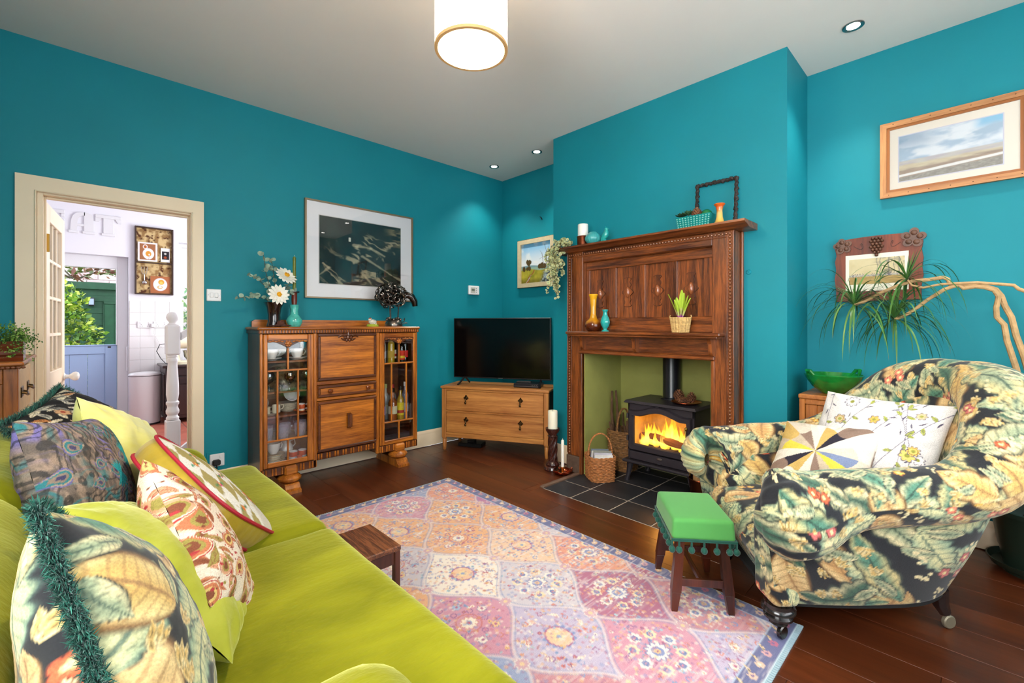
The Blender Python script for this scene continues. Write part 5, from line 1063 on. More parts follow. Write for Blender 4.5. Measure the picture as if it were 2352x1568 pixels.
def art_dark(u,v):
    n=fbm(u*7,v*5,1,5); s_=u*.8+v*1.3; w1=fbm(u*3+2,v*3,5,4); rid=1-np.abs(2*fbm(s_*5+w1*2.2,(u-v)*1.6,9,4)-1)
    c=mixc(lin((20,30,28))[None],lin((40,52,46))[None],ss(.3,.7,n)); c=mixc(c,lin((34,24,18))[None],ss(.5,.75,w1)*.7)
    k=ss(.86,.97,rid)*ss(.1,.6,u+.35*(1-v)+.3*(w1-.5))*(1-ss(.72,.86,v)*(1-ss(.75,.9,u))); c=mixc(c,lin((206,190,152))[None],k*.55*ss(.3,.6,fbm(u*14,v*10,21)))
    c=mixc(c,lin((170,150,110))[None],ss(.75,.95,u)*ss(.6,.8,v)*ss(.45,.65,fbm(u*5,v*16,31))*.7)
    c=mixc(c,lin((226,220,200))[None],((np.abs(u-.345)<.012)&(np.abs(v-.7)<.03)).astype(float)*.9)
    for x0,y0,x1,y1,wd in ((.0,.12,.1,.24,.012),(.1,.24,.04,.3,.006),(.4,.62,.6,.6,.012),(.6,.6,.78,.5,.01),(.5,.46,.88,.2,.012),(.5,.2,.6,.05,.016),(.84,.22,1,.13,.01)):
        L_=math.hypot(x1-x0,y1-y0); a=((u-x0)*(x1-x0)+(v-y0)*(y1-y0))/L_**2; dd=np.hypot(u-x0-np.clip(a,0,1)*(x1-x0),v-y0-np.clip(a,0,1)*(y1-y0)); c=mixc(c,lin((214,198,160))[None],(1-ss(wd*.2,wd*1.9,dd+.05*(n-.5)))*.42)
    tr_=((np.abs(u-.72)<.05)&(np.abs(v-.2)<.05)); c=mixc(c,lin((16,24,20))[None],tr_*(fbm(u*30,v*30,4)>.4)*.9); return c
def art_lane(u,v):
    c=mixc(lin((222,226,230))[None],lin((120,178,216))[None],ss(.45,1,v)); c=mixc(c,lin((236,232,226))[None],ss(.5,.75,fbm(u*4,v*6,3))*.6*(v>.5))
    hill=.44+.05*np.sin(u*5+1)*u; c=mixc(c,lin((120,150,158))[None],1-ss(hill-.01,hill+.01,v)); c=mixc(c,lin((150,176,150))[None],(1-ss(.38,.41,v))*.8)
    n=fbm(u*12,v*12,7); gl=.33+.03*np.sin(u*7); c=mixc(c,mixc(lin((110,116,30))[None],lin((196,178,60))[None],n),1-ss(gl-.01,gl+.02,v)); c=mixc(c,lin((70,62,24))[None],(1-ss(.0,.12,v-.05*n))*.6)
    for cx,cy,r in ((.1,.36,.06),(.2,.37,.05),(.28,.37,.06),(.62,.4,.06),(.7,.42,.07),(.78,.4,.06),(.25,.5,.055),(.3,.53,.05),(.22,.54,.04),(.27,.46,.03)): d=np.hypot(u-cx,(v-cy)*.9)+.05*(n-.5); c=mixc(c,lin((84,66,34))[None],1-ss(r*.8,r*1.1,d))
    px=.45-.28*(.33-v)/.33; w_=.02+.1*(.33-v); c=mixc(c,lin((150,92,50))[None],((np.abs(u-px-.02*np.sin(v*30))<w_)&(v<.33)).astype(float)*.85); c=mixc(c,lin((190,200,206))[None],((np.abs(u-px)<w_*.3)&(fbm(u*20,v*20,5)>.55)&(v<.28)).astype(float))
    for x0,y0,x1,y1,wd in ((.83,.3,.85,.75,.012),(.85,.75,.78,.92,.005),(.84,.55,.92,.86,.005),(.76,.4,.7,.72,.007),(.7,.72,.64,.78,.003),(.71,.62,.62,.58,.003),(.92,.35,.96,.75,.006)): L_=math.hypot(x1-x0,y1-y0); a=((u-x0)*(x1-x0)+(v-y0)*(y1-y0))/L_**2; dd=np.hypot(u-x0-np.clip(a,0,1)*(x1-x0),v-y0-np.clip(a,0,1)*(y1-y0)); c=mixc(c,lin((96,84,80))[None],(1-ss(wd*.6,wd*1.4,dd))*.9)
    c=mixc(c,mixc(lin((60,66,66))[None],lin((150,164,168))[None],ss(.4,.6,fbm(u*18,v*24,8))),ss(.68,.84,u-.4*v+.1)*(1-ss(.25,.33,v))); return c
def art_moor(u,v):
    cl=fbm(u*4-v*2,v*7+u,2,5); c=mixc(lin((168,192,212))[None],lin((226,232,238))[None],ss(.35,.65,cl)); c=mixc(c,lin((126,158,186))[None],ss(.5,.9,1-u+.3*(cl-.5))*ss(.55,.9,v)*.7); c=mixc(c,lin((140,196,226))[None],ss(.7,.85,u)*ss(.8,.95,v+.3*(cl-.4)))
    n=fbm(u*9,v*40,4,4); hz=.44; c=mixc(c,mixc(lin((176,168,186))[None],lin((206,206,190))[None],n),1-ss(hz-.01,hz+.015,v)); c=mixc(c,mixc(lin((190,176,150))[None],lin((216,208,176))[None],n),1-ss(.33,.37,v+.05*(n-.5))); c=mixc(c,mixc(lin((140,122,112))[None],lin((186,162,140))[None],n),1-ss(.2,.26,v-.08*u+.05*(n-.5)))
    rv=.12+.1*u; c=mixc(c,lin((232,232,230))[None],(1-ss(.018,.035,np.abs(v-rv)+.02*(n-.5)))); c=mixc(c,mixc(lin((118,114,108))[None],lin((176,172,162))[None],fbm(u*40,v*40,6)),1-ss(.07,.1,v-.09*u+.05*(n-.5))); return c
def art_sepia(u,v):
    n=fbm(u*6,v*4,2); c=mixc(lin((190,172,130))[None],lin((212,198,160))[None],n); c=mixc(c,mixc(lin((150,122,70))[None],lin((188,160,104))[None],fbm(u*10,v*16,5)),1-ss(.28,.32,v)); c=mixc(c,lin((160,156,160))[None],(1-ss(.0,.05,np.abs(v-.34)))*.8)
    c=mixc(c,lin((86,86,110))[None],((fbm(u*60,v*30,9)>.55)&(v>.29)&(v<.4+.05*fbm(u*20,v*0,3))).astype(float)*.75)
    for x,wd in ((.52,.006),(.58,.008),(.72,.014),(.82,.006),(.9,.012)): c=mixc(c,lin((120,116,110))[None],((np.abs(u-x-.01*np.sin(v*14+x*9))<wd)&(v>.36)).astype(float)*.8)
    c=mixc(c,lin((126,124,116))[None],ss(.5,.62,fbm(u*16,v*14,12))*ss(.4,.6,u)*ss(.6,.8,v)*.6); c=mixc(c,lin((96,94,92))[None],(np.hypot((u-.7)*1.3,v-.45)<.09+.05*fbm(u*20,v*20,5)).astype(float)*.6); return c
champ=mat('champagne_frame',(150,128,100),rough=.35,metal=.6); mount=mat('white_mount',(236,234,236),rough=.8)
t=thing('framed_print','large dark landscape print in white mount and thin champagne frame','picture',(1.7815,YA-.001,1.42)); w_,h_=.993,.806; bars(t,w_,h_,.012,-.028,0,champ); bars(t,w_-.022,h_-.022,.0,-.02,-.018,champ) if False else None
MB().box(-w_/2+.01,w_/2-.01,-.012,-.004,.01,h_-.01).obj('mount',mount,t); bars_=.0
x0,x1,z0,z1=1.402-1.7815,2.151-1.7815,1.545-1.42,2.107-1.42
MB().box(x0-.006,x1+.006,-.0135,-.012,z0-.006,z1+.006).obj('mount_bevel',mat('mount_edge',(206,200,196),rough=.8),t); printgrid(t,'print',x0,x1,z0,z1,-.0145,art_dark,190,150); MB().box(-w_/2+.012,w_/2-.012,-.0185,-.0175,.012,h_-.012).obj('pane',gl_,t)
gfr=mat('ivory_gold_frame',(206,186,150),rough=.4,var=.08,vscale=30); beadm=mat('dark_gilt',(110,80,40),rough=.4,metal=.6)
t=thing('landscape_painting','small country lane painting in a cream and gilt frame in the alcove','picture',(XB-.001,3.23,1.605),-PI/2); w_,h_=.52,.511; bars(t,w_,h_,.045,-.03,0,gfr); bars(t,w_-.07,h_,.0,0,0,gfr) if False else None
for a,b_ in (((-w_/2,0),(w_/2,0)),((-w_/2,h_),(w_/2,h_)),((-w_/2,0),(-w_/2,h_)),((w_/2,0),(w_/2,h_))): 
    m=MB(); n=36
    for k in range(n): m.ball((a[0]+(b_[0]-a[0])*k/(n-1),-.022,a[1]+(b_[1]-a[1])*k/(n-1)),(.007,.007,.007),6,4)
    m.obj('beaded_edge',beadm,t)['kind']='stuff'
printgrid(t,'canvas',-w_/2+.044,w_/2-.044,.044,h_-.044,-.012,art_lane,120,120)
pine=wood('pine_frame',(150,92,48),(206,146,88),'X',rough=.5,scale=10); pinz=wood('pine_frame',(150,92,48),(206,146,88),'Z',rough=.5,scale=10)
t=thing('moorland_print','moorland watercolour print in cream mount and wide pine frame','picture',(XB-.001,.096,1.953),-PI/2); w_,h_=.6,.442
for P,mm in (([(-w_/2,0),(w_/2,0),(w_/2-.03,.03),(-w_/2+.03,.03)],pine),([(-w_/2,h_),(-w_/2+.03,h_-.03),(w_/2-.03,h_-.03),(w_/2,h_)],pine),([(-w_/2,0),(-w_/2+.03,.03),(-w_/2+.03,h_-.03),(-w_/2,h_)],pinz),([(w_/2,0),(w_/2,h_),(w_/2-.03,h_-.03),(w_/2-.03,.03)],pinz)): MB().prism(P,-.026,0,'XZ').obj('frame_bar',mm,t)
w2,h2=w_-.06,h_-.06
for P in ([(-w2/2,.03),(w2/2,.03),(w2/2-.014,.044),(-w2/2+.014,.044)],[(-w2/2,h_-.03),(-w2/2+.014,h_-.044),(w2/2-.014,h_-.044),(w2/2,h_-.03)],[(-w2/2,.03),(-w2/2+.014,.044),(-w2/2+.014,h_-.044),(-w2/2,h_-.03)],[(w2/2,.03),(w2/2,h_-.03),(w2/2-.014,h_-.044),(w2/2-.014,.044)]): MB().prism(P,-.02,0,'XZ').obj('inner_slip',mat('amber_slip',(150,86,26),rough=.4),t)
MB().box(-w_/2+.04,w_/2-.04,-.012,-.004,.04,h_-.04).obj('mount',mat('cream_mount',(238,230,216),rough=.8),t); x0,x1=-(.31-.096),-(-.1-.096); printgrid(t,'print',x0,x1,2.039-1.953,2.301-1.953,-.0135,art_moor,170,110); MB().box(x0-.005,x1+.005,-.0128,-.012,.081,.353).obj('mount_bevel',mat('lilac_bevel',(206,206,222),rough=.8),t); MB().box(-w_/2+.043,w_/2-.043,-.0175,-.0165,.043,h_-.043).obj('pane',gl_,t)
for k in range(7): MB().ball((-w_/2+.04+.087*k,-.026,.015),(.003,.0015,.002),6,4).ball((-w_/2+.06+.08*k,-.026,h_-.014),(.003,.0015,.002),6,4).obj('worm_mark',mat('worm_dark',(60,34,20),rough=.9),t)
# carved art-nouveau frame
redw=wood('red_carved_oak',(70,24,10),(128,56,28),'Z',rough=.55,scale=14,coat=0); carv=mat('carved_leaf_wood',(92,56,38),rough=.45,var=.3,vscale=30)
t=thing('carved_frame_print','old sepia print in a carved oak frame with grapes and vine leaves','picture',(XB-.001,.412,1.345),-PI/2)
pts=[(-.2,0),(.2,0),(.198,.07),(.208,.14),(.202,.19),(.208,.24),(.2,.29),(.207,.33),(.2,.372)]+[(.2*math.cos(a),.372+.02*math.sin(a)*1.0) for a in np.linspace(.25,PI-.25,13)]+[(-.2,.372),(-.206,.33),(-.198,.29),(-.206,.25),(-.2,.2),(-.208,.14),(-.2,.07)]
MB().prism(pts,-.024,0,'XZ').obj('frame_board',redw,t); MB().box(-.151,.145,-.0262,-.024,.06,.284).obj('mount',mat('old_paper',(228,222,204),rough=.85),t); printgrid(t,'print',-.133,.128,.102,.257,-.0268,art_sepia,130,80)
def vleaf(cx,cz,R,rot):
    o=[]
    for k in range(40): a=2*PI*k/40; r=R*(.62+.38*abs(math.cos(2.5*a))**.8); o.append((cx+r*math.cos(a+rot),cz+r*math.sin(a+rot)))
    m=MB().prism(o,-.033,-.022,'XZ')
    for k in range(5): a=rot+k*2*PI/5; m.ball((cx+R*.5*math.cos(a),-.033,cz+R*.5*math.sin(a)),(R*.26,.008,R*.26),10,6)
    m.obj('vine_leaf',carv,t)
vleaf(-.165,.345,.05,.5); vleaf(.165,.355,.058,.2)
m=MB()
for r_,(n,z) in enumerate(((3,.375),(4,.358),(3,.34),(4,.324),(3,.306),(2,.29),(1,.274))):
    for k in range(n): m.ball(((k-(n-1)/2)*.0175,-.03,z),(.0095,.011,.0095),10,8)
m.obj('grape_cluster',carv,t)
for s_ in (-1,1): MB().tube([(s_*(.055+.03*math.cos(a)*.6+.01*a),-.0245,.335+.018*math.sin(a*1.3)) for a in np.linspace(0,5,18)],.0013,5).obj('tendril',mat('incised_line',(44,20,14),rough=.6),t)
# ================================================================= WALL FITTINGS
plast=mat('white_plastic',(236,234,234),rough=.3)
t=thing('light_switch','white double light switch on the wall beside the doorway','light switch',(.669,YA,1.411)); MB().box(-.044,.044,-.01,0,-.043,.043,.004).obj('plate',plast,t)
for x in (-.014,.014): MB().box(x-.011,x+.011,-.016,-.009,-.018,.018,.003).obj('rocker',plast,t)
for x in (-.034,.034): MB().lathe([(0,-.0015),(.003,-.0015),(.003,0)],(x,-.0095,0),10,'Y').obj('screw',MATS['silver_logo'],t)
def socket(nm,lab,loc,rz,n,w_=.146,h_=.086,sw=True):
    t=thing(nm,lab,'socket',loc,rz); MB().box(-w_/2,w_/2,-.012,0,-h_/2,h_/2,.004).obj('plate',plast,t)
    for k in range(n):
        x=0 if n==1 else (-.036 if k==0 else .036)
        m=MB()
        for dx,dz,ww,hh in ((0,.012,.004,.008),(-.011,-.008,.007,.004),(.011,-.008,.007,.004)): m.box(x+dx-ww/2,x+dx+ww/2,-.0125,-.011,dz-.012-hh/2,dz-.012+hh/2)
        m.obj('pin_holes',mat('hole_black',(16,16,16),rough=.9),t); MB().box(x+.012 if n==1 else x+.006*(1 if k else -1)-.007,x+.026 if n==1 else x+.006*(1 if k else -1)+.007,-.017,-.011,.014,.032,.002).obj('switch_rocker',plast,t)
    return t
s1=socket('wall_socket','white single socket low on the teal wall with a black plug','%s'and(.688,YA,.232),0,1,.09,.09)
t=thing('black_plug','black plug pushed into the low wall socket','plug',(.68,YA-.0125,.222)); MB().box(-.024,.024,-.035,0,-.022,.018,.008).obj('body',mat('black_rubber',(18,18,20),rough=.5),t); MB().tube([(0,-.025,-.02),(.002,-.028,-.07),(.01,-.02,-.14),(.05,-.015,-.19),(.16,-.02,-.21)],.004,6).obj('cable',MATS['black_rubber'],t)
MB().box(-.062,.062,-.003,0,-.075,.062,.001).obj('back_plate',teal,bpy.data.objects['wall_socket'])
t=thing('thermostat','white wall thermostat with small grey display near the corner','thermostat',(3.035,YA,1.574)); MB().box(-.072,.072,-.028,0,-.048,.048,.006).obj('case',plast,t); MB().box(-.05,.012,-.03,-.027,-.03,.03,.002).obj('fascia',mat('grey_fascia',(190,188,180),rough=.4),t); MB().box(-.04,0,-.0315,-.029,-.008,.014).obj('display',mat('lcd_grey',(110,120,108),rough=.2),t)
for z in (-.02,0,.02): MB().lathe([(0,-.003),(.005,-.003),(.005,0)],(.026,-.028,z),10,'Y').obj('button',mat('button_grey',(150,150,150),rough=.4),t)
socket('double_socket','white double socket low on the alcove wall behind the armchair',(XB,-.125,.29),-PI/2,2); socket('spare_socket','white double socket half out of the picture behind the green plant pot',(XB,-.29,.29),-PI/2,2)
t=thing('wall_hook','small teal painted hook plate on the chimney breast right of the surround','hook',(XC,.985,1.53),-PI/2); MB().lathe([(0,-.006),(.012,-.006),(.016,0)],(0,0,0),14,'Y').obj('plate',teal,t); MB().tube([(0,-.004,0),(0,-.014,.002),(0,-.016,.012)],.003,6).obj('hook',teal,t)
t=thing('cable_stub','tiny dark cable ends poking from the alcove wall','cable',(XB,3.153,2.31),-PI/2)
for k,(a,b_) in enumerate(((-.012,.03),(.01,.02),(.014,-.01))): MB().tube([(a*.3,0,0),(a*.6,-.015,b_*.5),(a,-.02,b_)],.003,5).obj('cable_end',MATS['black_rubber'],t)
# ================================================================= RIGHT ALCOVE: cupboard, bowl, plant
ow=wood('honey_cupboard',(140,76,28),(196,122,56),'X',rough=.4,scale=9); owz=wood('honey_cupboard',(140,76,28),(196,122,56),'Z',rough=.4,scale=9); brr=mat('burr_veneer',(132,66,28),rough=.35,var=.35,vscale=26,coat=.3)
t=thing('alcove_cupboard','small honey coloured cupboard with a burr panel door in the alcove','cupboard',(3.25,.46,0)); AX0,AX1,AY0,AY1=3.05,3.445,.2,.722
def ac(mb,nm,m_,par=None): l=t.location; mb.v=[(x-l.x,y-l.y,z-l.z) for x,y,z in mb.v]; return mb.obj(nm,m_,par or t)
ac(MB().box(AX0-.006,AX1,AY0-.005,AY1+.004,.765,.792,.005),'top',ow); ac(MB().box(AX0+.01,AX1,AY1-.018,AY1,.06,.765),'side_panel',owz); ac(MB().box(AX0+.01,AX1,AY0,AY0+.018,.06,.765),'side_panel',owz); ac(MB().box(AX1-.01,AX1,AY0,AY1,.06,.765),'back_panel',owz); ac(MB().box(AX0+.01,AX1,AY0,AY1,.06,.08),'bottom',owz)
for y0,y1 in ((AY0,AY0+.03),(AY1-.03,AY1)): ac(MB().box(AX0,AX0+.03,y0,y1,0,.765,.003),'corner_post',owz)
ac(MB().box(AX0,AX0+.02,AY0+.03,AY1-.03,.735,.765,.003),'top_rail',ow)
d=ac(MB().box(AX0+.012,AX0+.018,AY0+.08,AY1-.08,.15,.68),'door_panel',brr)
for y0,y1,z0,z1 in ((AY0+.032,AY0+.09,.1,.733),(AY1-.09,AY1-.032,.1,.733),(AY0+.09,AY1-.09,.675,.733),(AY0+.09,AY1-.09,.1,.16)): ac(MB().box(AX0+.002,AX0+.02,y0,y1,z0,z1,.003),'door_frame',owz)
ac(MB().box(AX0-.014,AX0+.004,AY1-.058,AY1-.044,.53,.61,.004),'door_pull',mat('dark_pull',(84,44,20),rough=.35))
t=thing('green_bowl','wide green glazed bowl with two lug handles on the alcove cupboard','bowl',(3.2,.582,.7925)); grg=mat('green_lead_glaze',(22,122,44),rough=.14,coat=.6,var=.35,vscale=14); MB().lathe([(0,0),(.055,0),(.06,.004),(.105,.04),(.138,.09),(.147,.112),(.14,.116),(.128,.09),(.09,.04),(.045,.012),(0,.01)],n=40,cap=False).obj('bowl',grg,t)
for a in (2.42,-.72): ca,sa=math.cos(a),math.sin(a); MB().tube([(.13*ca-.03*sa,.13*sa+.03*ca,.1),(.15*ca-.012*sa,.15*sa+.012*ca,.135),(.152*ca+.012*sa,.152*sa-.012*ca,.137),(.132*ca+.03*sa,.132*sa-.03*ca,.102)],[.007,.011,.011,.007],8).obj('lug_handle',grg,t)
# dragon tree
t=thing('dragon_tree','dragon tree in a dark green pot with bent bare stems and drooping leaves','plant',(3.285,-.2,0)); pgm=mat('dark_green_pot',(30,44,34),rough=.35)
MB().lathe([(0,.02),(.13,.02),(.15,.03),(.165,.06),(.16,.06),(.145,.036),(0,.03)],n=34,cap=False).obj('saucer',pgm,t); MB().lathe([(.1,0),(.11,.0),(.11,.022)],n=20).obj('pot_foot',pgm,t)
MB().lathe([(0,.032),(.105,.032),(.118,.1),(.121,.12),(.124,.12),(.128,.14),(.15,.285),(.166,.288),(.168,.31),(.155,.312),(.145,.285),(0,.27)],n=34,cap=False).obj('pot',pgm,t); MB().lathe([(0,.268),(.143,.268),(.143,.272),(0,.275)],n=24).obj('soil',MATS['dark_soil'],t)
bark2=mat('pale_stem',(186,150,104),rough=.8,bump=.5,bscale=80,var=.2)
A=[(-.20,.3),(-.19,.6),(-.16,.85),(-.136,.991),(-.106,1.123),(-.097,1.199),(-.073,1.236),(-.071,1.281),(-.079,1.335),(-.064,1.367),(-.033,1.383),(-.001,1.389),(.041,1.382),(.061,1.4),(.109,1.382),(.172,1.332),(.215,1.289),(.267,1.245),(.306,1.23)]
B_=[(-.23,.3),(-.22,.6),(-.19,.9),(-.16,1.055),(-.136,1.146),(-.121,1.235),(-.1,1.289),(-.088,1.339),(-.07,1.371),(-.023,1.395),(.022,1.395),(.088,1.404),(.098,1.434),(.116,1.445),(.161,1.438),(.234,1.434),(.29,1.415),(.369,1.376),(.435,1.332),(.483,1.313)]
C3=[(-.26,.3),(-.3,.7),(-.28,1.1),(-.2,1.33),(-.16,1.357),(-.142,1.367),(-.127,1.386),(-.07,1.396),(-.007,1.407),(.075,1.408),(.126,1.407),(.19,1.394),(.235,1.41),(.252,1.44)]
for P,r0,r1,dx in ((A,.013,.008,0),(B_,.014,.008,.02),(C3,.01,.005,-.02)):
    n=len(P); MB().tube([(3.2-3.285+dx*min(1,(n-1-i)/4)+ (.05*(1-min(1,i/4))),y+.2,z) for i,(y,z) in enumerate(P)],[r0+(r1-r0)*i/(n-1) for i in range(n)],9).obj('bare_stem',bark2,t)
lvg=vcol('dragon_leaf',rough=.35,spec=.4); lr=random.Random(21)
def blade(c,dirv,ln,wd,droop,hang):
    n=12; P=np.zeros((n,3,3)); Cc=np.zeros((n,3,3)); d=Vector(dirv).normalized(); side=d.cross(Vector((0,0,1))); side=side.normalized() if side.length>.1 else Vector((1,0,0)); p=Vector(c); vdir=d.copy(); base=lin(lr.choice([(70,112,50),(48,88,42),(104,142,72),(60,100,46)])); 
    for i in range(n):
        q=i/(n-1); w2=wd*(1-q**2.2)*(.5+.5*min(1,q*6))
        for j in range(3): P[i,j]=p+side*(j-1)*w2+Vector((0,0,.15*w2*abs(j-1))); Cc[i,j]=base*(1.15 if j==1 else 1)
        vdir=(vdir+Vector((0,0,-droop*(.6+1.6*q)))).normalized(); p=p+vdir*(ln/n)
        if q>.93 and lr.random()<.4: Cc[i]=lin((150,90,60))
    return P,Cc
for (cy,cz,nb) in ((.483,1.313,72),(.306,1.23,78),(.255,1.445,34)):
    V=[];Fx=[];Cx=[]; off=0
    for k in range(nb):
        a=lr.uniform(0,6.28); el=lr.uniform(-.3,1.3) if k>6 else lr.uniform(1.1,1.5); P,Cc=blade((3.2-3.285,cy+.2,cz),(math.cos(a)*math.cos(el)*.7,math.sin(a)*math.cos(el),math.sin(el)),lr.uniform(.26,.44) if k>6 else lr.uniform(.14,.22),lr.uniform(.0045,.0075),lr.uniform(.17,.3) if k>6 else .02,0)
        P[...,0]=np.minimum(P[...,0],.165); n=P.shape[0]; idx=np.arange(n*3).reshape(n,3)+off; f=np.stack([idx[:-1,:-1],idx[1:,:-1],idx[1:,1:],idx[:-1,1:]],-1).reshape(-1,4); V.append(P.reshape(-1,3)); Fx.append(f); Cx.append(Cc.reshape(-1,3)); off+=n*3
    link('leaf_crown',np_mesh('crown',np.concatenate(V),np.concatenate(Fx),np.concatenate(Cx)),lvg,t)
# ================================================================= PENDANT AND DOWNLIGHTS
lampc=(1.16,1.45); zb=2.335; R=.15
t=thing('pendant_lamp','lit cream drum pendant lamp hanging from the ceiling','lamp',(lampc[0],lampc[1],zb))
shm=bpy.data.materials.new('lamp_shade'); shm.use_nodes=True; nt=shm.node_tree; nt.nodes.clear(); o_=N(nt,'ShaderNodeOutputMaterial'); tl_=N(nt,'ShaderNodeBsdfTranslucent'); df=N(nt,'ShaderNodeBsdfDiffuse'); mx=N(nt,'ShaderNodeMixShader'); mx.inputs[0].default_value=.5; tl_.inputs[0].default_value=L4((255,240,214)); df.inputs[0].default_value=L4((250,236,214)); nt.links.new(tl_.outputs[0],mx.inputs[1]); nt.links.new(df.outputs[0],mx.inputs[2]); em=N(nt,'ShaderNodeEmission'); em.inputs[0].default_value=L4((255,236,206)); em.inputs[1].default_value=.35; ad=N(nt,'ShaderNodeAddShader'); nt.links.new(mx.outputs[0],ad.inputs[0]); nt.links.new(em.outputs[0],ad.inputs[1]); nt.links.new(ad.outputs[0],o_.inputs[0])
MB().lathe([(R,.004),(R,.25)],n=64,cap=False).obj('shade',shm,t); MB().lathe([(R-.012,0),(R+.001,0),(R+.001,.012),(R-.012,.012),(R-.012,0)],n=64,cap=False).obj('lower_rim',mat('tan_trim',(206,160,104),rough=.7),t); MB().lathe([(R-.003,.25),(R+.001,.25),(R+.001,.256),(R-.003,.256),(R-.003,.25)],n=64,cap=False).obj('upper_rim',MATS['tan_trim'],t)
for k in range(3): a=k*2.1; MB().tube([(0,0,.23),(R*math.cos(a),R*math.sin(a),.25)],.002,5).obj('spider_arm',plast,t)
MB().lathe([(.018,.23),(.02,.2),(.016,.18)],n=16).obj('bulb_holder',plast,t); MB().ball((0,0,.145),(.03,.03,.038),16,12).obj('bulb',emis('bulb_glow',(255,240,214),9),t); MB().tube([(0,0,.23),(0,0,H-zb-.03)],.003,6).obj('flex',plast,t); MB().lathe([(.05,H-zb-.03),(.045,H-zb-.005),(.045,H-zb-.001)],n=24).obj('ceiling_rose',plast,t)
light('pendant_bulb','POINT',(lampc[0],lampc[1],zb+.06),34,(1,.86,.66),shadow_soft_size=.04)
chrome=mat('satin_chrome',(150,150,150),rough=.25,metal=1)
for k,(x,y,lab) in enumerate(((3.064,.467,'recessed chrome downlight in the ceiling before the right alcove'),(3.11,2.894,'recessed chrome downlight nearer the chimney breast, left alcove'),(3.08,3.472,'recessed chrome downlight nearest the far corner'),(3.07,-.55,'recessed chrome downlight behind the picture edge near the window'))):
    t=thing('downlight',lab,'downlight',(x,y,H),0,'recessed downlights'); MB().lathe([(.05,-.001),(.05,-.006),(.044,-.008),(.032,-.004),(.032,-.001)],n=28,cap=False).obj('ring',chrome,t); MB().lathe([(0,-.0025),(.031,-.0025),(.031,-.001)],n=24,cap=False).obj('lamp_face',emis('downlight_glow',(255,248,236),14),t)
    light('downlight_beam','SPOT',(x,y,H-.012),22,(1,.93,.82),(0,0,0),spot_size=math.radians(95),spot_blend=.7,shadow_soft_size=.03)
# ================================================================= CHEST AT THE FAR LEFT WITH PLANT TROUGH
t=thing('pine_chest','rustic pine chest of drawers with carved edge beside the doorway','chest',(-.45,3.37,0)); rp1=wood('rustic_pine',(96,44,12),(186,108,42),'Z',rough=.45,scale=7,streak=.7); rpx=wood('rustic_pine',(96,44,12),(186,108,42),'X',rough=.45,scale=7,streak=.7)
def pc(mb,nm,m_,par=None): l=t.location; mb.v=[(x-l.x,y-l.y,z-l.z) for x,y,z in mb.v]; return mb.obj(nm,m_,par or t)
pc(MB().box(-.75,-.196,3.0,3.738,1.012,1.03,.005),'top',rpx); m=MB()
for k in range(34): m.ball((-.72+.0158*k,3.005,1.005),(.0085,.006,.006),8,5)
pc(m,'rope_edge',mat('rope_carving',(110,60,30),rough=.5),None)['kind']='stuff'
for x0,x1 in ((-.262,-.215),(-.73,-.69)): pc(MB().box(x0,x1,3.02,3.06,0,1.0,.003),'corner_post',rp1)
pc(MB().box(-.69,-.262,3.025,3.045,.93,1.0,.003),'end_rail',rpx); pc(MB().box(-.69,-.262,3.025,3.045,.02,.1,.003),'end_rail',rpx); pc(MB().box(-.69,-.262,3.035,3.045,.1,.93),'end_panel',rpx); pc(MB().box(-.29,-.262,3.03,3.047,.1,.93,.002),'end_stile',rp1)
pc(MB().box(-.73,-.69,3.06,3.72,.02,1.0),'back_panel',rp1); pc(MB().box(-.69,-.235,3.7,3.72,.02,1.0),'end_panel',rp1)
for k in range(4):
    z=.06+.235*k; d=pc(MB().box(-.24,-.217,3.065,3.695,z,z+.22,.004),'drawer',mat('drawer_cream_wood',(206,166,110),rough=.5,var=.1,vscale=20))
    for y in (3.2,3.52): pc(MB().tube([(-.217,y-.035,z+.11),(-.2,y-.035,z+.105),(-.196,y,z+.095),(-.2,y+.035,z+.105),(-.217,y+.035,z+.11)],.006,6).box(-.219,-.213,y-.05,y+.05,z+.085,z+.135,.002),'handle',antq,d)
t=thing('fern_trough','brown moulded wooden trough filled with feathery green fern','planter',(-.42,3.17,1.0305)); m=MB(); pr_=[(.0,.0),(.06,.0),(.066,.012),(.058,.02),(.066,.03),(.06,.045),(.064,.06),(.056,.066),(.06,.09),(.05,.09)]
for (r,z),(r2,z2) in zip(pr_[1:-1],pr_[2:]): m.add([(-.2-r*.3,-r,z),(.205+r*.15,-r,z),(.205+r*.15,r,z),(-.2-r*.3,r,z),(-.2-r2*.3,-r2,z2),(.205+r2*.15,-r2,z2),(.205+r2*.15,r2,z2),(-.2-r2*.3,r2,z2)],[(i,(i+1)%4,4+(i+1)%4,4+i) for i in range(4)])
m.box(-.2,.2,-.05,.05,.0,.08); m.obj('trough',wood('dark_trough',(70,26,10),(120,54,22),'X',rough=.3),t)
V=[];Fx=[];Cx=[]; gr2=random.Random(4)
for k in range(420):
    x=gr2.uniform(-.2,.22); y=gr2.uniform(-.07,.07); z=.09+gr2.uniform(0,.09)*(1-abs(x-.02)*1.5); 
    if gr2.random()<.2: x=gr2.uniform(.14,.25); z=gr2.uniform(.02,.12); y=gr2.uniform(-.1,.06)
    c=lin(gr2.choice([(92,134,48),(70,110,40),(120,156,66),(58,92,36)]))
    for j in range(7):
        p=Vector((x+gr2.gauss(0,.011),y+gr2.gauss(0,.011),z+gr2.gauss(0,.01))); d=Vector((gr2.gauss(0,1),gr2.gauss(0,1),gr2.gauss(0,1))).normalized()*.0055; u=d.orthogonal().normalized()*.004; b0=len(V); V+=[p-d,p+u,p+d,p-u]; Fx.append((b0,b0+1,b0+2,b0+3)); Cx+=[c]*4
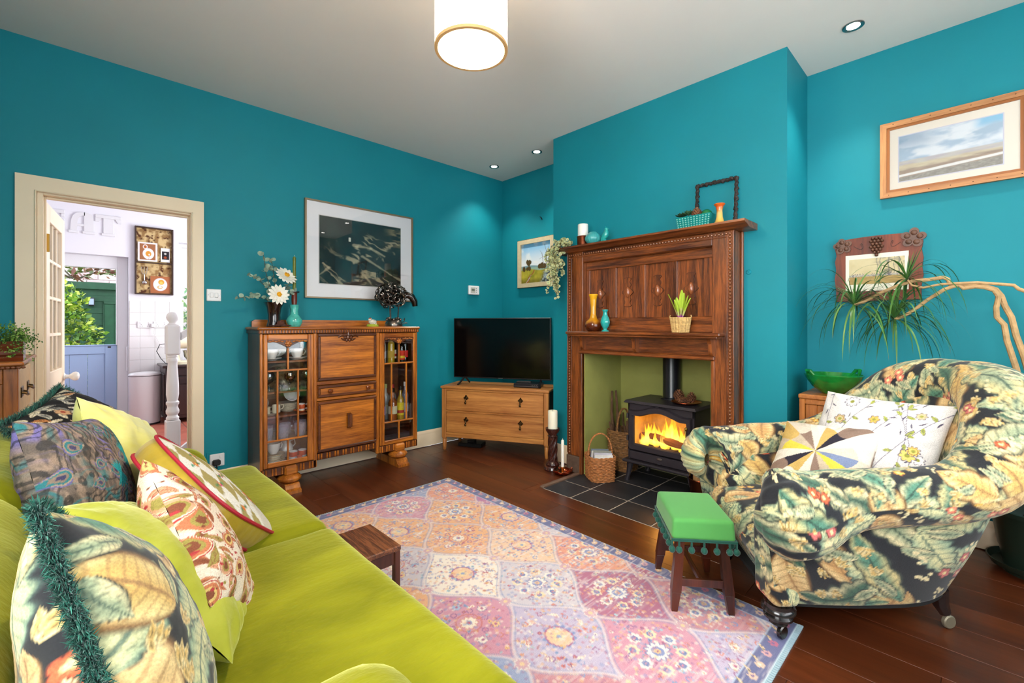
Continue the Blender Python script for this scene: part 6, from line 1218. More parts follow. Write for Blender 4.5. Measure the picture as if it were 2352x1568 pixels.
me=bpy.data.meshes.new('fern'); me.from_pydata([tuple(v) for v in V],[],Fx); setcol(me,np.array(Cx)); o=link('fern_foliage',me,vcol('fern_leaf',rough=.6),t); o['kind']='stuff'
m=MB()
for k in range(60): x=gr2.uniform(-.18,.2); m.tube([(x,gr2.uniform(-.03,.03),.06),(x+gr2.gauss(0,.02),gr2.gauss(0,.03),.12+gr2.uniform(0,.05))],.0008,3)
m.obj('fern_stems',mat('fern_stem',(60,60,30),rough=.7),t)['kind']='stuff'
# ================================================================= PRINTS
def pr_foliage(u,v,seed=1,scale=1.0,warm=.5):
    u=np.ravel(u); v=np.ravel(v); P=Paint(u,v,(30,31,36)); r=random.Random(seed); u0,u1,v0,v1=u.min(),u.max(),v.min(),v.max()
    cream_,gold_,sage,green,tan,straw=(226,208,160),(204,166,96),(146,156,124),(64,98,80),(198,150,94),(216,194,134)
    def cells(sp,jit=.45):
        ub=sorted(set(np.round(u/(sp*2)).astype(int))); L=[(a+r.uniform(-jit,jit)*sp,b+r.uniform(-jit,jit)*sp) for a in [q*sp*2+e for q in ub for e in (-sp/2,sp/2)] for b in np.arange(v0-sp,v1+sp,sp)]; r.shuffle(L); return L
    for x,y in cells(.112*scale):
        k=r.random(); a=r.uniform(0,6.28)
        if k<.52: P.leaf(x,y,a,r.uniform(.17,.26)*scale,r.uniform(.035,.05)*scale,r.uniform(-.9,.9),r.choice([green,(84,130,108),sage]),r.choice([cream_,straw]),vein=(46,70,60),lobes=r.choice([4,5,6]),rim=(60,66,58))
        elif k<.78: P.leaf(x,y,a,r.uniform(.14,.22)*scale,r.uniform(.045,.06)*scale,r.uniform(-.7,.7),r.choice([tan,gold_,(206,170,116)]),r.choice([(228,200,144),straw]),vein=(150,110,66),lobes=r.choice([0,0,3]),rim=(110,80,48))
        else: P.leaf(x,y,a,r.uniform(.15,.2)*scale,.04*scale,r.uniform(-.6,.6),(206,200,150),(150,170,140),vein=(70,100,90),lobes=7,rim=(50,60,58))
    for x,y in cells(.075*scale):
        a=r.uniform(0,6.28); k=r.random()
        if k<.55:
            for j in (-.5,0,.5): P.leaf(x+.016*scale*math.cos(a+j),y+.016*scale*math.sin(a+j),a+j,.04*scale,.008*scale,0,gold_,cream_,vein=(90,80,50))
        elif k<.8: P.leaf(x,y,a,.08*scale,.016*scale,r.uniform(-.5,.5),sage,cream_,vein=(60,80,70),rim=(40,44,44))
        else: 
            for j in range(7): P.disc(x+r.gauss(0,.012)*scale,y+r.gauss(0,.012)*scale,.0065*scale,cream_,soft=.002)
    for x,y in cells(.2*scale):
        if r.random()<.55:
            c=r.choice([(206,96,60),(214,120,96),(222,168,70),(200,104,100)])
            for j in range(r.choice([2,3,4])): P.flower(x+r.gauss(0,.026)*scale,y+r.gauss(0,.026)*scale,.019*scale,5,c,(236,214,150),r.uniform(0,6),edge=(110,50,36))
    n=fbm(P.u*60,P.v*60,3)[:,None]; return P.c*(.86+.28*n)
def pr_black_floral(u,v):
    u=np.ravel(u); v=np.ravel(v); P=Paint(u,v,(26,22,24)); r=random.Random(5)
    for k in range(170):
        x,y=r.uniform(u.min(),u.max()),r.uniform(v.min(),v.max()); a=r.uniform(0,6.28); c=r.choice([(206,196,178),(150,146,140),(186,120,66),(214,200,170),(120,116,112)])
        P.leaf(x,y,a,r.uniform(.04,.08),r.uniform(.007,.013),r.uniform(-.6,.6),c,(226,214,190) if r.random()<.5 else c,vein=(40,34,32))
    for k in range(14): P.flower(r.uniform(u.min(),u.max()),r.uniform(v.min(),v.max()),.028,6,(196,150,110),(150,50,36),r.uniform(0,6),edge=(60,40,34))
    return P.c
def pr_paisley(u,v):
    u=np.ravel(u); v=np.ravel(v); P=Paint(u,v,(218,202,184)); r=random.Random(8); rust,rose,olv,red,brn=(186,112,78),(206,150,118),(150,136,70),(168,54,58),(124,70,48)
    for k in range(150): P.leaf(r.uniform(u.min(),u.max()),r.uniform(v.min(),v.max()),r.uniform(0,6.28),r.uniform(.03,.07),r.uniform(.005,.01),r.uniform(-.8,.8),r.choice([rust,olv,brn,rose]),r.choice([rose,olv,rust]),vein=brn)
    for sg in (0,7.3):
        for i in range(-3,4):
            for j in range(-4,5):
                x=sg+i*.088+(j%2)*.044+r.uniform(-.015,.015); y=(3.1 if sg else 0)+j*.066+r.uniform(-.012,.012); a=r.choice([.6,3.6,1.2,4.4])+r.uniform(-.3,.3); R=r.uniform(.019,.03)
                P.paisley(x,y,a,R,[(1.25,(218,202,184)),(1.13,red),(1.03,(216,194,164)),(.93,r.choice([rust,rose])),(.62,r.choice([olv,(206,178,110)])),(.36,brn)])
                for q in range(3): P.disc(x+r.gauss(0,.02),y+r.gauss(0,.02),.005,r.choice([brn,red,olv]),soft=.0015)
    for k in range(120): P.disc(r.uniform(u.min(),u.max()),r.uniform(v.min(),v.max()),.003,r.choice([red,brn]),soft=.001)
    return P.c
def pr_blue_paisley(u,v):
    u=np.ravel(u); v=np.ravel(v); w1=fbm(u*6,v*6,2)*3; s_=np.sin((u*1.2+v)*90+w1*16+np.sin(v*60+w1*6)*2); t_=fbm(u*110+w1,v*60-w1,4)
    c=mixc(lin((104,92,84))[None],lin((150,128,112))[None],ss(.35,.65,t_)); c=mixc(c,lin((46,122,128))[None],ss(.3,.9,s_)*ss(.3,.6,fbm(u*9,v*9,7))); c=mixc(c,lin((118,108,168))[None],ss(.4,.9,-s_)*ss(.42,.6,fbm(u*8+5,v*8,9))); c=mixc(c,lin((36,40,44))[None],(np.abs(np.sin((u-v)*90+w1*14))>.9)*.7)
    P=Paint(u,v,(0,0,0)); P.c=c; r=random.Random(3)
    for k in range(60): x=r.choice([0,7.3])+r.uniform(-.23,.23); y=(3.1 if x>4 else 0)+r.uniform(-.23,.23); P.paisley(x,y,r.uniform(0,6.28),r.uniform(.012,.026),[(1.2,(104,98,150)),(1.0,(160,140,120)),(.82,(52,120,126)),(.55,(140,122,108)),(.3,(70,66,100))])
    for k in range(8): 
        x=r.choice([0,7.3])+r.uniform(-.18,.18); y=(3.1 if x>4 else 0)+r.uniform(-.18,.18)
        for j in range(5): P.leaf(x,y,.9+.35*j,.1,.009,.3,(30,158,164),(60,180,180),vein=(20,90,96))
    return P.c
def pr_harlequin(u,v):
    u=np.ravel(u); v=np.ravel(v); a=np.floor(u/.075+v/.15); b=np.floor(u/.075-v/.15); k=((a+b)%2); c=mixc(lin((224,220,212))[None],lin((160,144,88))[None],k); c=mixc(c,lin((206,198,186))[None],ss(.04,.06,u)*(1-ss(.15,.17,u)))
    P=Paint(u,v,(0,0,0)); P.c=c; r=random.Random(2)
    for k in range(30): x,y=r.uniform(-.2,.2),r.uniform(-.2,.2); P.line([(x+.016*math.cos(q)*(1-q/7),y+.016*math.sin(q)*(1-q/7)) for q in np.linspace(0,5,10)],.0016,(190,170,96))
    for x,y,c_ in ((-.1,.1,(204,70,50)),(-.12,-.08,(190,40,110)),(-.06,-.17,(206,90,30)),(-.04,.0,(180,60,110)),(-.15,.02,(204,90,60))): P.flower(x,y,.016,6,c_,(240,210,90)); P.leaf(x+.02,y+.012,.6,.03,.006,0,(90,140,80),(120,170,110)); P.leaf(x-.02,y-.012,.6,.03,.006,0,(90,140,80),(60,150,150))
    for y,R in ((-.05,.045),(.04,.038),(.12,.03)):
        for j in range(10): a=j*.63; P.leaf(.1+.04*math.cos(a),y+.04*math.sin(a),a,.05,.01,.3,(70,140,110),(130,170,90))
        P.flower(.1,y,R,8,(214,76,66),(150,30,40),edge=(236,140,100))
    return P.c
def pr_star(u,v):
    u=np.ravel(u); v=np.ravel(v); cs_=np.array([lin(c) for c in ((236,226,212),(214,178,104),(150,124,110),(232,212,80),(222,208,190),(48,44,58),(240,230,214),(206,188,164),(130,144,178))]); x=(u+.2)/.4; y=(v+.2)/.4; fx=(x%1)-.5; fy=(y%1)-.5; a=np.arctan2(fy,fx); rr=np.hypot(fx,fy); sec=np.floor((a+PI)/(PI/8)).astype(int); star=np.cos((a*4+PI)%(2*PI)-PI)*.5+.5
    idx=(sec*5+np.floor(x).astype(int)*2+np.floor(y).astype(int)*5)%9; c=cs_[idx]; k2=(np.maximum(np.abs(fx),np.abs(fy))>.25+.16*star); c=np.where(k2[:,None],cs_[np.array([0,6,4,7,0,2,6,1,4])[idx]],c); n=fbm(u*150,v*150,2); return c*(.74+.2*n)[:,None]
def pr_white_floral(u,v):
    u=np.ravel(u); v=np.ravel(v); P=Paint(u,v,(214,210,208)); r=random.Random(14); ink=(92,84,110)
    for off in (0,7.3):
        oy=3.1 if off else 0
        for k in range(6):
            x=off-.2+.08*k; y=oy-.25; pts=[]; a=1.5
            for q in range(12): pts.append((x,y)); a+=r.uniform(-.5,.5); x+=.045*math.cos(a)*.6; y+=.045
            P.line(pts,.0013,ink)
            for (px,py) in pts[1:]:
                a=r.uniform(0,6.28)
                if r.random()<.6: P.leaf(px+.016*math.cos(a),py+.016*math.sin(a),a,.034,.007,.3,(150,160,60),(196,196,110),vein=ink,rim=ink)
                if r.random()<.4: P.leaf(px-.02*math.cos(a),py-.02*math.sin(a),a+2,.03,.003,.2,ink,ink)
        for k in range(20):
            x,y=off+r.uniform(-.22,.22),oy+r.uniform(-.22,.22); R=r.uniform(.018,.034); c=r.choice([(214,176,90),(240,236,230),(196,180,140),(226,196,110)]); P.flower(x,y,R,r.choice([6,7,9]),c,(150,150,70),r.uniform(0,6),edge=ink,depth=.35)
            if r.random()<.45: P.ring(x,y,R*.62,.002,(160,120,60))
    return P.c
# ================================================================= RUG
rx0,rx1,ry0,ry1=.45,2.055,.483,2.848
nx,ny=int((rx1-rx0)/.0055),int((ry1-ry0)/.0055); U,V=np.meshgrid(np.linspace(0,rx1-rx0,nx),np.linspace(0,ry1-ry0,ny),indexing='ij'); Wd,Ln=rx1-rx0,ry1-ry0
def pr_rug(u,v):
    u=np.ravel(u); v=np.ravel(v); r=random.Random(31); pal=[(200,132,140),(230,170,118),(190,176,200),(240,226,210),(206,140,160),(172,92,124),(150,162,196),(226,150,120),(204,194,200),(184,112,156),(204,150,176),(234,196,160)]; ro=random.Random(77); pk=[ro.randrange(12) for _ in range(200)]
    a,b=.40,.30; cells=[]
    for j in range(-1,int(Ln/(b))+2):
        for i in range(-1,int(Wd/a)+2): cells.append((i*a+(j%2)*a/2+.06,j*b+.02))
    D=np.full(len(u),9.);D2=np.full(len(u),9.); I=np.zeros(len(u),int)
    for k,(cx,cy) in enumerate(cells):
        dy=np.clip(np.abs(v-cy)/b,0,1.3); d=np.abs(u-cx)-(a/4)*(1+np.cos(PI*np.minimum(dy,1)))+np.maximum(dy-1,0)*a; m=d<D; D2=np.where(m,D,np.minimum(D2,d)); I=np.where(m,k,I); D=np.where(m,d,D)
    cc=[lin(pal[pk[k]]) for k in range(len(cells))]; c=np.array(cc)[I]; P=Paint(u,v,(0,0,0)); P.c=c
    for k,(cx,cy) in enumerate(cells):
        st=(k+pk[k])%3; q=r.random()
        if st==0:
            for j in range(8): 
                t_=j*PI/4; x,y=cx+.085*math.cos(t_),cy+.095*math.sin(t_); P.flower(x,y,.032,8,(238,214,170) if j%2 else (240,228,214),None,t_); P.disc(x,y,.014,(96,118,170),asp=1.2); P.disc(x,y,.006,(206,120,140))
            P.flower(cx,cy,.05,12,(242,230,216),None,edge=(110,120,170)); P.disc(cx,cy,.026,(120,136,184)); P.disc(cx,cy,.013,(226,180,120)); P.disc(cx,cy,.006,(150,70,110))
        elif st==1:
            P.ring(cx,cy,.05,.005,(200,110,110),asp=1.1); P.flower(cx,cy,.04,10,(240,226,206),(110,140,186),edge=(206,130,110)); P.disc(cx,cy,.008,(196,80,100))
            for j in range(6): t_=j*PI/3+.3; P.flower(cx+.1*math.cos(t_),cy+.115*math.sin(t_),.022,7,r.choice([(240,226,212),(150,176,206),(232,190,130)]),(170,80,120),edge=(150,130,160))
            for j in range(6): t_=j*PI/3+.8; P.ring(cx+.07*math.cos(t_),cy+.08*math.sin(t_),.012,.003,(150,90,140))
        else:
            P.flower(cx,cy,.078,14,(120,140,190),None,depth=.25); P.disc(cx,cy,.05,(232,190,150),asp=1.15); P.ring(cx,cy,.05,.004,(170,80,130),asp=1.15); P.flower(cx,cy,.03,8,(236,206,150),(130,150,190))
            for j in range(7): t_=j*.9; P.leaf(cx+.12*math.cos(t_),cy+.12*math.sin(t_),t_+1.2,.05,.009,.7,(240,226,206),(240,226,206),vein=(200,160,150))
        for j in range(8): t_=j*PI/4+.4; P.ring(cx+.115*math.cos(t_),cy+.15*math.sin(t_),.011,.0028,r.choice([(150,90,140),(120,140,190),(206,120,100)]))
        for j in range(16): t_=r.uniform(0,6.28); q=r.uniform(.09,.2); P.leaf(cx+q*.8*math.cos(t_),cy+q*math.sin(t_),r.uniform(0,6),.032,.005,.8,r.choice([(226,190,140),(160,180,200),(170,100,130)]),(236,214,190),vein=(170,120,130))
        for j in range(46): t_=r.uniform(0,6.28); q=r.uniform(.05,.21); P.flower(cx+q*.9*math.cos(t_),cy+q*math.sin(t_),r.uniform(.006,.012),6,r.choice([(238,222,206),(226,176,110),(120,146,190),(170,80,120),(150,190,200),(206,110,100)]),r.choice([(120,80,120),(206,150,90)]))
    D2=(D2-D)*2.2+D; hsh=lambda sc,sd: vnoise(np.floor(u*sc)+.0,np.floor(v*sc)+.0,sd)
    for sc,sd,th_,cl in ((52,3,.86,(240,228,214)),(46,5,.87,(120,140,190)),(55,7,.88,(190,90,120)),(50,9,.87,(232,176,110)),(70,11,.88,(150,90,140))):
        fx_=(u*sc)%1-.5; fy_=(v*sc)%1-.5; P.c=mixc(P.c,lin(cl)[None],(hsh(sc,sd)>th_)*(1-ss(.25,.5,np.hypot(fx_,fy_)))*.5)
    eg=np.exp(-((D2-D)/.035)**2); P.c=mixc(P.c,lin((220,206,206))[None],eg*.75); P.c=mixc(P.c,lin((130,140,180))[None],np.exp(-(((D2-D)-.055)/.016)**2)*.6)
    for k,(cx,cy) in enumerate(cells): P.flower(cx+a/2,cy,.03,9,(206,160,170),(232,200,150),edge=(226,214,206)); 
    bd=np.minimum(np.minimum(u,Wd-u),np.minimum(v,Ln-v)); al=np.where((u<Wd-u)&(u<np.minimum(v,Ln-v))|((Wd-u)<np.minimum(v,Ln-v)),v,u)
    P.c=mixc(P.c,lin((84,92,142))[None],1-ss(.072,.075,bd)); P.c=mixc(P.c,lin((172,190,214))[None],(np.abs(bd-.078)<.004).astype(float)*.9); P.c=mixc(P.c,lin((186,206,214))[None],1-ss(.008,.011,bd))
    bq=[]
    for e in np.arange(.06,Ln,.075): bq+=[(.04,e),(Wd-.04,e)]
    for e in np.arange(.06,Wd,.075): bq+=[(e,.04),(e,Ln-.04)]
    for k,(x,y) in enumerate(bq): P.flower(x,y,.02,6,r.choice([(228,190,160),(226,176,120),(190,90,120),(214,160,160)]),r.choice([(110,80,140),(236,220,206)]),k*.5); P.leaf(x+.02,y+.026,.9,.04,.006,.5,(226,196,150),(226,196,150))
    wv=fbm(u*14,v*150,6,3); fd=fbm(u*2.5,v*2.5,9,3); P.c=mixc(P.c,lin((226,214,214))[None],ss(.42,.72,wv)*.55*ss(.25,.6,fd)+.1); return P.c
P=np.stack([rx0+U,ry0+V,np.full_like(U,.007)],-1); P[0,:,2]=P[-1,:,2]=.0006; P[:,0,2]=P[:,-1,2]=.0006
P[...,:2]-=np.array([(rx0+rx1)/2,(ry0+ry1)/2])
t=thing('patterned_rug','faded pink, orange and lilac oriental rug with blue border','rug',((rx0+rx1)/2,(ry0+ry1)/2,0)); link('pile',grid_mesh('rug',P,cols=pr_rug(U,V)),vcol('rug_print',rough=.95,weave=420,sheen=.15,bump=.3),t)
m=MB()
for k in range(150): y=-Ln/2+Ln*k/149; 
for k in range(130): x=-Wd/2+Wd*(k+.5)/130; m.box(x-.0035,x+.0035,-Ln/2-.012,-Ln/2+.004,.001,.007)
for k in range(130): x=-Wd/2+Wd*(k+.5)/130; m.box(x-.0035,x+.0035,Ln/2-.004,Ln/2+.003,.001,.007)
m.obj('bound_edge',mat('rug_binding',(170,194,204),rough=.95),t)['kind']='stuff'
# ================================================================= SOFA
def velvet(name,c0,c1,sheen_c):
    m,nt,b=nmat(name); tc=N(nt,'ShaderNodeTexCoord'); mp=N(nt,'ShaderNodeMapping'); mp.inputs['Scale'].default_value=(2.2,5,3); nt.links.new(tc.outputs['Object'],mp.inputs[0]); n=N(nt,'ShaderNodeTexNoise'); n.inputs['Scale'].default_value=1.3; n.inputs['Detail'].default_value=4; n.inputs['Distortion'].default_value=.6; nt.links.new(mp.outputs[0],n.inputs['Vector'])
    r=ramp(nt,[(.3,L4(c0)),(.72,L4(c1))]); nt.links.new(n.outputs[0],r.inputs[0]); nt.links.new(r.outputs[0],b.inputs['Base Color']); b.inputs['Roughness'].default_value=.75; b.inputs['Specular IOR Level'].default_value=.15; b.inputs['Sheen Weight'].default_value=.8; b.inputs['Sheen Roughness'].default_value=.35; b.inputs['Sheen Tint'].default_value=L4(sheen_c)
    n2=N(nt,'ShaderNodeTexNoise'); n2.inputs['Scale'].default_value=14; n2.inputs['Detail'].default_value=3; nt.links.new(mp.outputs[0],n2.inputs['Vector']); bp=N(nt,'ShaderNodeBump'); bp.inputs['Strength'].default_value=.12; bp.inputs['Distance'].default_value=.02; nt.links.new(n2.outputs[0],bp.inputs['Height']); nt.links.new(bp.outputs[0],b.inputs['Normal']); return m
vel=velvet('lime_velvet',(116,116,4),(152,150,20),(236,234,140)); vel2=velvet('pale_lime_velvet',(150,152,30),(188,190,80),(240,242,180)); yel=velvet('pale_yellow_velvet',(214,204,96),(238,234,170),(255,255,230))
sx,sy=.1,1.64
sofa=thing('velvet_sofa','lime green velvet two seat sofa piled with cushions','sofa',(sx,sy,0))
def soft(nm,x0,x1,y0,y1,z0,z1,r,m_=vel,par=sofa,ori=(sx,sy),**k):
    V,Fc=softbox(x0,x1,y0,y1,z0,z1,r,**k); V[:,0]-=ori[0]; V[:,1]-=ori[1]; return link(nm,np_mesh(nm,V,Fc),m_,par)
soft('frame_base',-.5,.6,.56,2.68,.09,.30,.04)
for y0,y1 in ((.60,1.648),(1.652,2.655)): soft('seat_cushion',-.22,.665,y0,y1,.30,.468,.055,crown=.014,n=22,noise=.014,nsc=4)
for y0,y1 in ((.80,1.632),(1.638,2.44)):
    V,Fc=softbox(-.36,-.08,y0,y1,.42,.83,.095,crown=.02,n=18,noise=.02,nsc=5,crx=.035); V[:,0]+=(.66-V[:,2])*.35; V[:,0]-=sx; V[:,1]-=sy; link('back_cushion',np_mesh('back_cushion',V,Fc),vel,sofa)
soft('back_frame',-.52,-.34,.6,2.64,.2,.78,.07); 
for y0,y1 in ((.555,.80),(2.44,2.675)): soft('arm',-.5,.43,y0,y1,.2,.615,.1,crown=.01,n=16,noise=.012)
for x in (-.42,.52):
    for y in (.66,2.58): MB().lathe([(.018,0),(.024,.05),(.03,.092)],(x-sx,y-sy,0),14).obj('leg',dwood,sofa)
# cushions on the sofa
def fringe(o,w,h,pin,m_,n=2600,ln=.026,seed=2,sides='LRTB'):
    r=random.Random(seed); V=[];Fx=[];Cx=[]
    for k in range(n):
        q=r.uniform(-1,1); s_=r.choice(sides); sgn=1 if s_ in 'RT' else -1
        if s_ in 'LR': p=Vector((sgn*w/2*(1-pin*(1-q*q)),q*h/2*(1-pin*0),0)); d=Vector((sgn,0,0)); tg=Vector((0,1,0))
        else: p=Vector((q*w/2,sgn*h/2*(1-pin*(1-q*q)),0)); d=Vector((0,sgn,0)); tg=Vector((1,0,0))
        dd=(d*r.uniform(.3,1)+Vector((0,0,1))*r.uniform(-1,1)+tg*r.uniform(-.6,.6)).normalized(); L_=ln*r.uniform(.6,1.1); u=dd.orthogonal().normalized(); u=(Matrix.Rotation(r.uniform(0,6),3,dd)@u)*.0008; md=p+dd*L_*.6+tg*r.uniform(-.004,.004); b0=len(V); V+=[p-u,p+u,md+u*1.3,md-u*1.3,p+dd*L_+tg*r.uniform(-.008,.008)]; Fx+=[(b0,b0+1,b0+2,b0+3)]; Fx+=[(b0+3,b0+2,b0+4)]; c=lin(r.choice([(18,72,60),(30,96,80),(12,50,44),(46,112,96)])); Cx+=[c*.8]*2+[c]*2+[c*1.25]
    me=bpy.data.meshes.new('fringe'); me.from_pydata([tuple(v) for v in V],[],Fx); setcol(me,np.array(Cx)); f=link('fringe',me,vcol('fringe_yarn',rough=.8,sheen=.3),o); f['kind']='stuff'
prt=vcol('printed_velvet',rough=.8,sheen=.25,weave=260); cot=vcol('printed_cotton',rough=.85,weave=300)
o=pillow('print_cushion','foliage print cushion with dark green fringe at the near end of the sofa',.44,.44,.2,(.05,.95,.66),(1,-.05,.32),(-.3,.62,.95),prt,lambda a,b:pr_foliage(a,b,8,1.0),n=150,seed=3,floor=.474); fringe(o,.44,.44,.07,None,n=20000,ln=.02)
pillow('lime_cushion','plain lime velvet cushion leaning behind the fringed foliage cushion',.48,.48,.16,(.145,1.354,.60),(.75,0,.63),(-.577,.446,.69),vel2,seed=5,floor=.474,wr=.012,pin=.06)
pillow('paisley_cushion','cream cushion with rust and olive paisley print',.43,.43,.18,(.22,1.42,.578),(.88,-.05,.36),(-.2,.8,.62),cot,pr_paisley,n=190,seed=7,floor=.474)
pillow('blue_paisley_cushion','grey, teal and purple paisley cushion against the sofa back',.46,.46,.18,(.0,1.84,.70),(1,-.35,.3),(-.35,.3,1),cot,pr_blue_paisley,n=190,seed=9,floor=.474)
pillow('yellow_cushion','pale yellow velvet cushion behind the blue paisley one',.42,.42,.17,(.11,2.10,.70),(1,-.4,.4),(-.4,.75,1),yel,seed=11,floor=.474,wr=.012)
o=pillow('black_floral_cushion','black floral cushion with green fringe at the far sofa arm',.5,.5,.16,(.06,2.36,.745),(.6,-.25,.75),(-.75,.1,.62),cot,pr_black_floral,n=130,seed=13); fringe(o,.5,.5,.07,None,n=9000,ln=.028,seed=6)
pillow('grey_cushion','dark grey cushion half hidden behind the yellow cushion',.4,.38,.14,(-.04,2.12,.68),(1,-.2,.4),(-.4,0,1),mat('charcoal_cloth',(70,68,78),rough=.9,var=.2,vscale=80),seed=15,floor=.474)
# round-cornered box cushion with piping
BC=frame_mtx((.312,1.83,.608),(.75,-.05,.66),(-.33,.82,.47)); t=thing('box_cushion','gold sided box cushion with red piping and embroidered harlequin face','cushion'); t.matrix_world=BC; Rb=.225
def rr_(a,s=1.0): ca,sa=math.cos(a),math.sin(a); k=(abs(ca)**3.4+abs(sa)**3.4)**(-1/3.4); return Rb*k*ca*s*1.0,Rb*k*sa*s
na=120; an=np.linspace(0,2*PI,na,endpoint=False)
gold_cl=mat('gold_satin',(176,146,34),rough=.45,sheen=.4,var=.12,vscale=18,bump=.3,bscale=24)
side=np.zeros((9,na,3))
for i in range(9):
    q=i/8*2-1
    for j in range(na): x,y=rr_(an[j],1+.03*(1-q*q)+.006*math.sin(an[j]*40)*(1-q*q)); side[i,j]=(x,y,.038*q)
link('gusset',grid_mesh('gusset',side,closev=True),gold_cl,t)
for z in (-.039,.039): MB().tube([(*rr_(a,1.012),z) for a in np.linspace(0,2*PI,na+1)],.0055,7,cap=False).obj('piping',mat('crimson_piping',(172,28,50),rough=.6),t)
for z,fn,mm,nm in ((.039,pr_harlequin,cot,'embroidered_face'),(-.039,None,mat('maroon_cloth',(110,30,34),rough=.8),'back_face')):
    ri=np.linspace(0,1,46); Pf=np.zeros((46,na,3))
    for i in range(46):
        for j in range(na): x,y=rr_(an[j],ri[i]); Pf[i,j]=(x,y,z+(.03 if z>0 else -.03)*(1-ri[i]**2.2))
    link(nm,grid_mesh(nm,Pf,closev=True,cols=fn(Pf[...,0],Pf[...,1]) if fn else None),mm,t)
MB().box(-.012,.012,Rb*.985,Rb*1.0+.014,.037,.041).obj('care_tag',mat('tag_black',(20,20,20),rough=.8),t)
# small worn bench before the sofa
wornx=wood('worn_mahogany',(62,28,16),(132,76,42),'Y',rough=.5,scale=22,streak=.9); wornz=wood('worn_mahogany',(44,18,10),(92,44,24),'Z',rough=.45)
t=thing('worn_footstool','small worn dark wooden footstool in front of the sofa','footstool',(.812,1.76,0)); MB().box(-.123,.123,-.136,.136,.278,.30,.004).obj('top',wornx,t)
for a,b in ((-.1,-.113),(.108,-.12),(-.1,.113),(.108,.12)): MB().box(a-.013,a+.013,b-.013,b+.013,.0075,.278,.003).obj('leg',wornz,t)
for s_ in (-1,1): MB().box(-.1,.1,s_*.12-.006,s_*.12+.006,.225,.278,.002).obj('apron',wornz,t); MB().box(s_*.108-.006,s_*.108+.006,-.107,.107,.225,.278,.002).obj('apron',wornz,t)
# ================================================================= GREEN STOOL
t=thing('green_stool','wooden stool with green fabric cover and dark green bobble trim','stool',(1.975,.882,.0),math.radians(39.5))
V,Fc=softbox(-.162,.162,-.122,.122,.305,.388,.014,crown=.004,n=16); k=1+.05*(.388-V[:,2])/.083; V[:,0]*=k; V[:,1]*=k; link('fabric_cover',np_mesh('cover',V,Fc),mat('green_cotton',(82,160,78),rough=.8,sheen=.2,var=.04,vscale=5),t)
dg=mat('dark_green_trim',(10,78,64),rough=.85,sheen=.3); L_=[]; 
m=MB()
for z in (.303,.309): m.tube([(x*.171,y*.129,z) for x,y in ((-1,-1),(1,-1),(1,1),(-1,1),(-1,-1))],.0035,6)
m.obj('braid',dg,t)
pmesh=MB().tube([(0,0,.022),(0,0,.0)],.0045,6).ball((0,0,-.012),(.0135,.0135,.0145),10,8).mesh('bobble')
for n_,f in ((7,lambda q:(-.168+.336*q,-.128)),(7,lambda q:(-.168+.336*q,.128)),(5,lambda q:(-.17,-.1+.2*q)),(5,lambda q:(.17,-.1+.2*q))):
    for k in range(n_): x,y=f(k/(n_-1)); link('bobble',pmesh,dg,t,loc=(x,y,.278))
sw=wood('stool_mahogany',(40,14,8),(92,40,22),'Z',rough=.3)
feet=[(-.158,-.108),(.165,-.11),(.165,.118),(-.158,.118)]; tops=[(-.125,-.085),(.125,-.085),(.125,.085),(-.125,.085)]
for (fx,fy),(tx_,ty_) in zip(feet,tops):
    m=MB(); 
    def ring(q,s): c=(tx_+(fx-tx_)*q,ty_+(fy-ty_)*q,.305+(.0075-.305)*q); return [(c[0]+a*s,c[1]+b*s,c[2]) for a,b in ((-1,-1),(1,-1),(1,1),(-1,1))]
    vs=[]; st__=((0,.016),(.74,.019),(.745,.0165),(.75,.0175),(1,.0115))
    for q,s in st__: vs+=ring(q,s)
    n_=len(st__); m.add(vs,[(3,2,1,0)]+[(i*4+k,i*4+(k+1)%4,(i+1)*4+(k+1)%4,(i+1)*4+k) for i in range(n_-1) for k in range(4)]+[tuple((n_-1)*4+k for k in range(4))]); m.obj('leg',sw,t,smooth=False)
def lp(i,q): return Vector((tops[i][0]+(feet[i][0]-tops[i][0])*q,tops[i][1]+(feet[i][1]-tops[i][1])*q,.305-.2975*q))
for i,j,q in ((0,3,.62),(1,2,.62)):
    a,b=lp(i,q),lp(j,q); MB().box(a.x-.008,a.x+.008,a.y,b.y,a.z-.016,a.z+.016,.002).obj('stretcher',sw,t)
a=(lp(0,.62)+lp(3,.62))/2; b=(lp(1,.62)+lp(2,.62))/2; MB().box(a.x,b.x,a.y-.007,a.y+.007,a.z-.012,a.z+.012,.002).obj('stretcher',sw,t)
for i,j in ((0,1),(3,2)): a,b=lp(i,.12),lp(j,.12); MB().box(a.x,b.x,a.y-.007,a.y+.007,a.z-.02,a.z+.02,.002).obj('seat_rail',sw,t)
# ================================================================= ARMCHAIR (local x = along its depth, front at -x; local y = across)
ca0,cb0=1.5,1.97
chair=thing('armchair','large curved armchair covered in dark foliage print fabric','armchair',(ca0*SN+cb0*CS,-ca0*CS+cb0*SN,0),math.atan2(-CS,SN))
fab=vcol('foliage_linen',rough=.85,weave=220,sheen=.15,bump=.15)
near=[(.918,1.648,.505,.03),(.925,1.64,.505,.09),(.945,1.63,.507,.132),(.985,1.62,.512,.152),(1.05,1.612,.525,.145),(1.2,1.60,.57,.108),(1.4,1.592,.585,.098),(1.58,1.592,.60,.102),(1.72,1.612,.655,.115),(1.84,1.665,.77,.125),(1.93,1.75,.875,.13),(1.985,1.86,.915,.125),(2.0,1.97,.92,.12)]
far=[(a+.085*max(0,1-k/6),3.94-b,z,r) for k,(a,b,z,r) in enumerate(near[:-1])][::-1]
ctrl=np.array(near+far); ctrl[:,0]-=ca0; ctrl[:,1]-=cb0
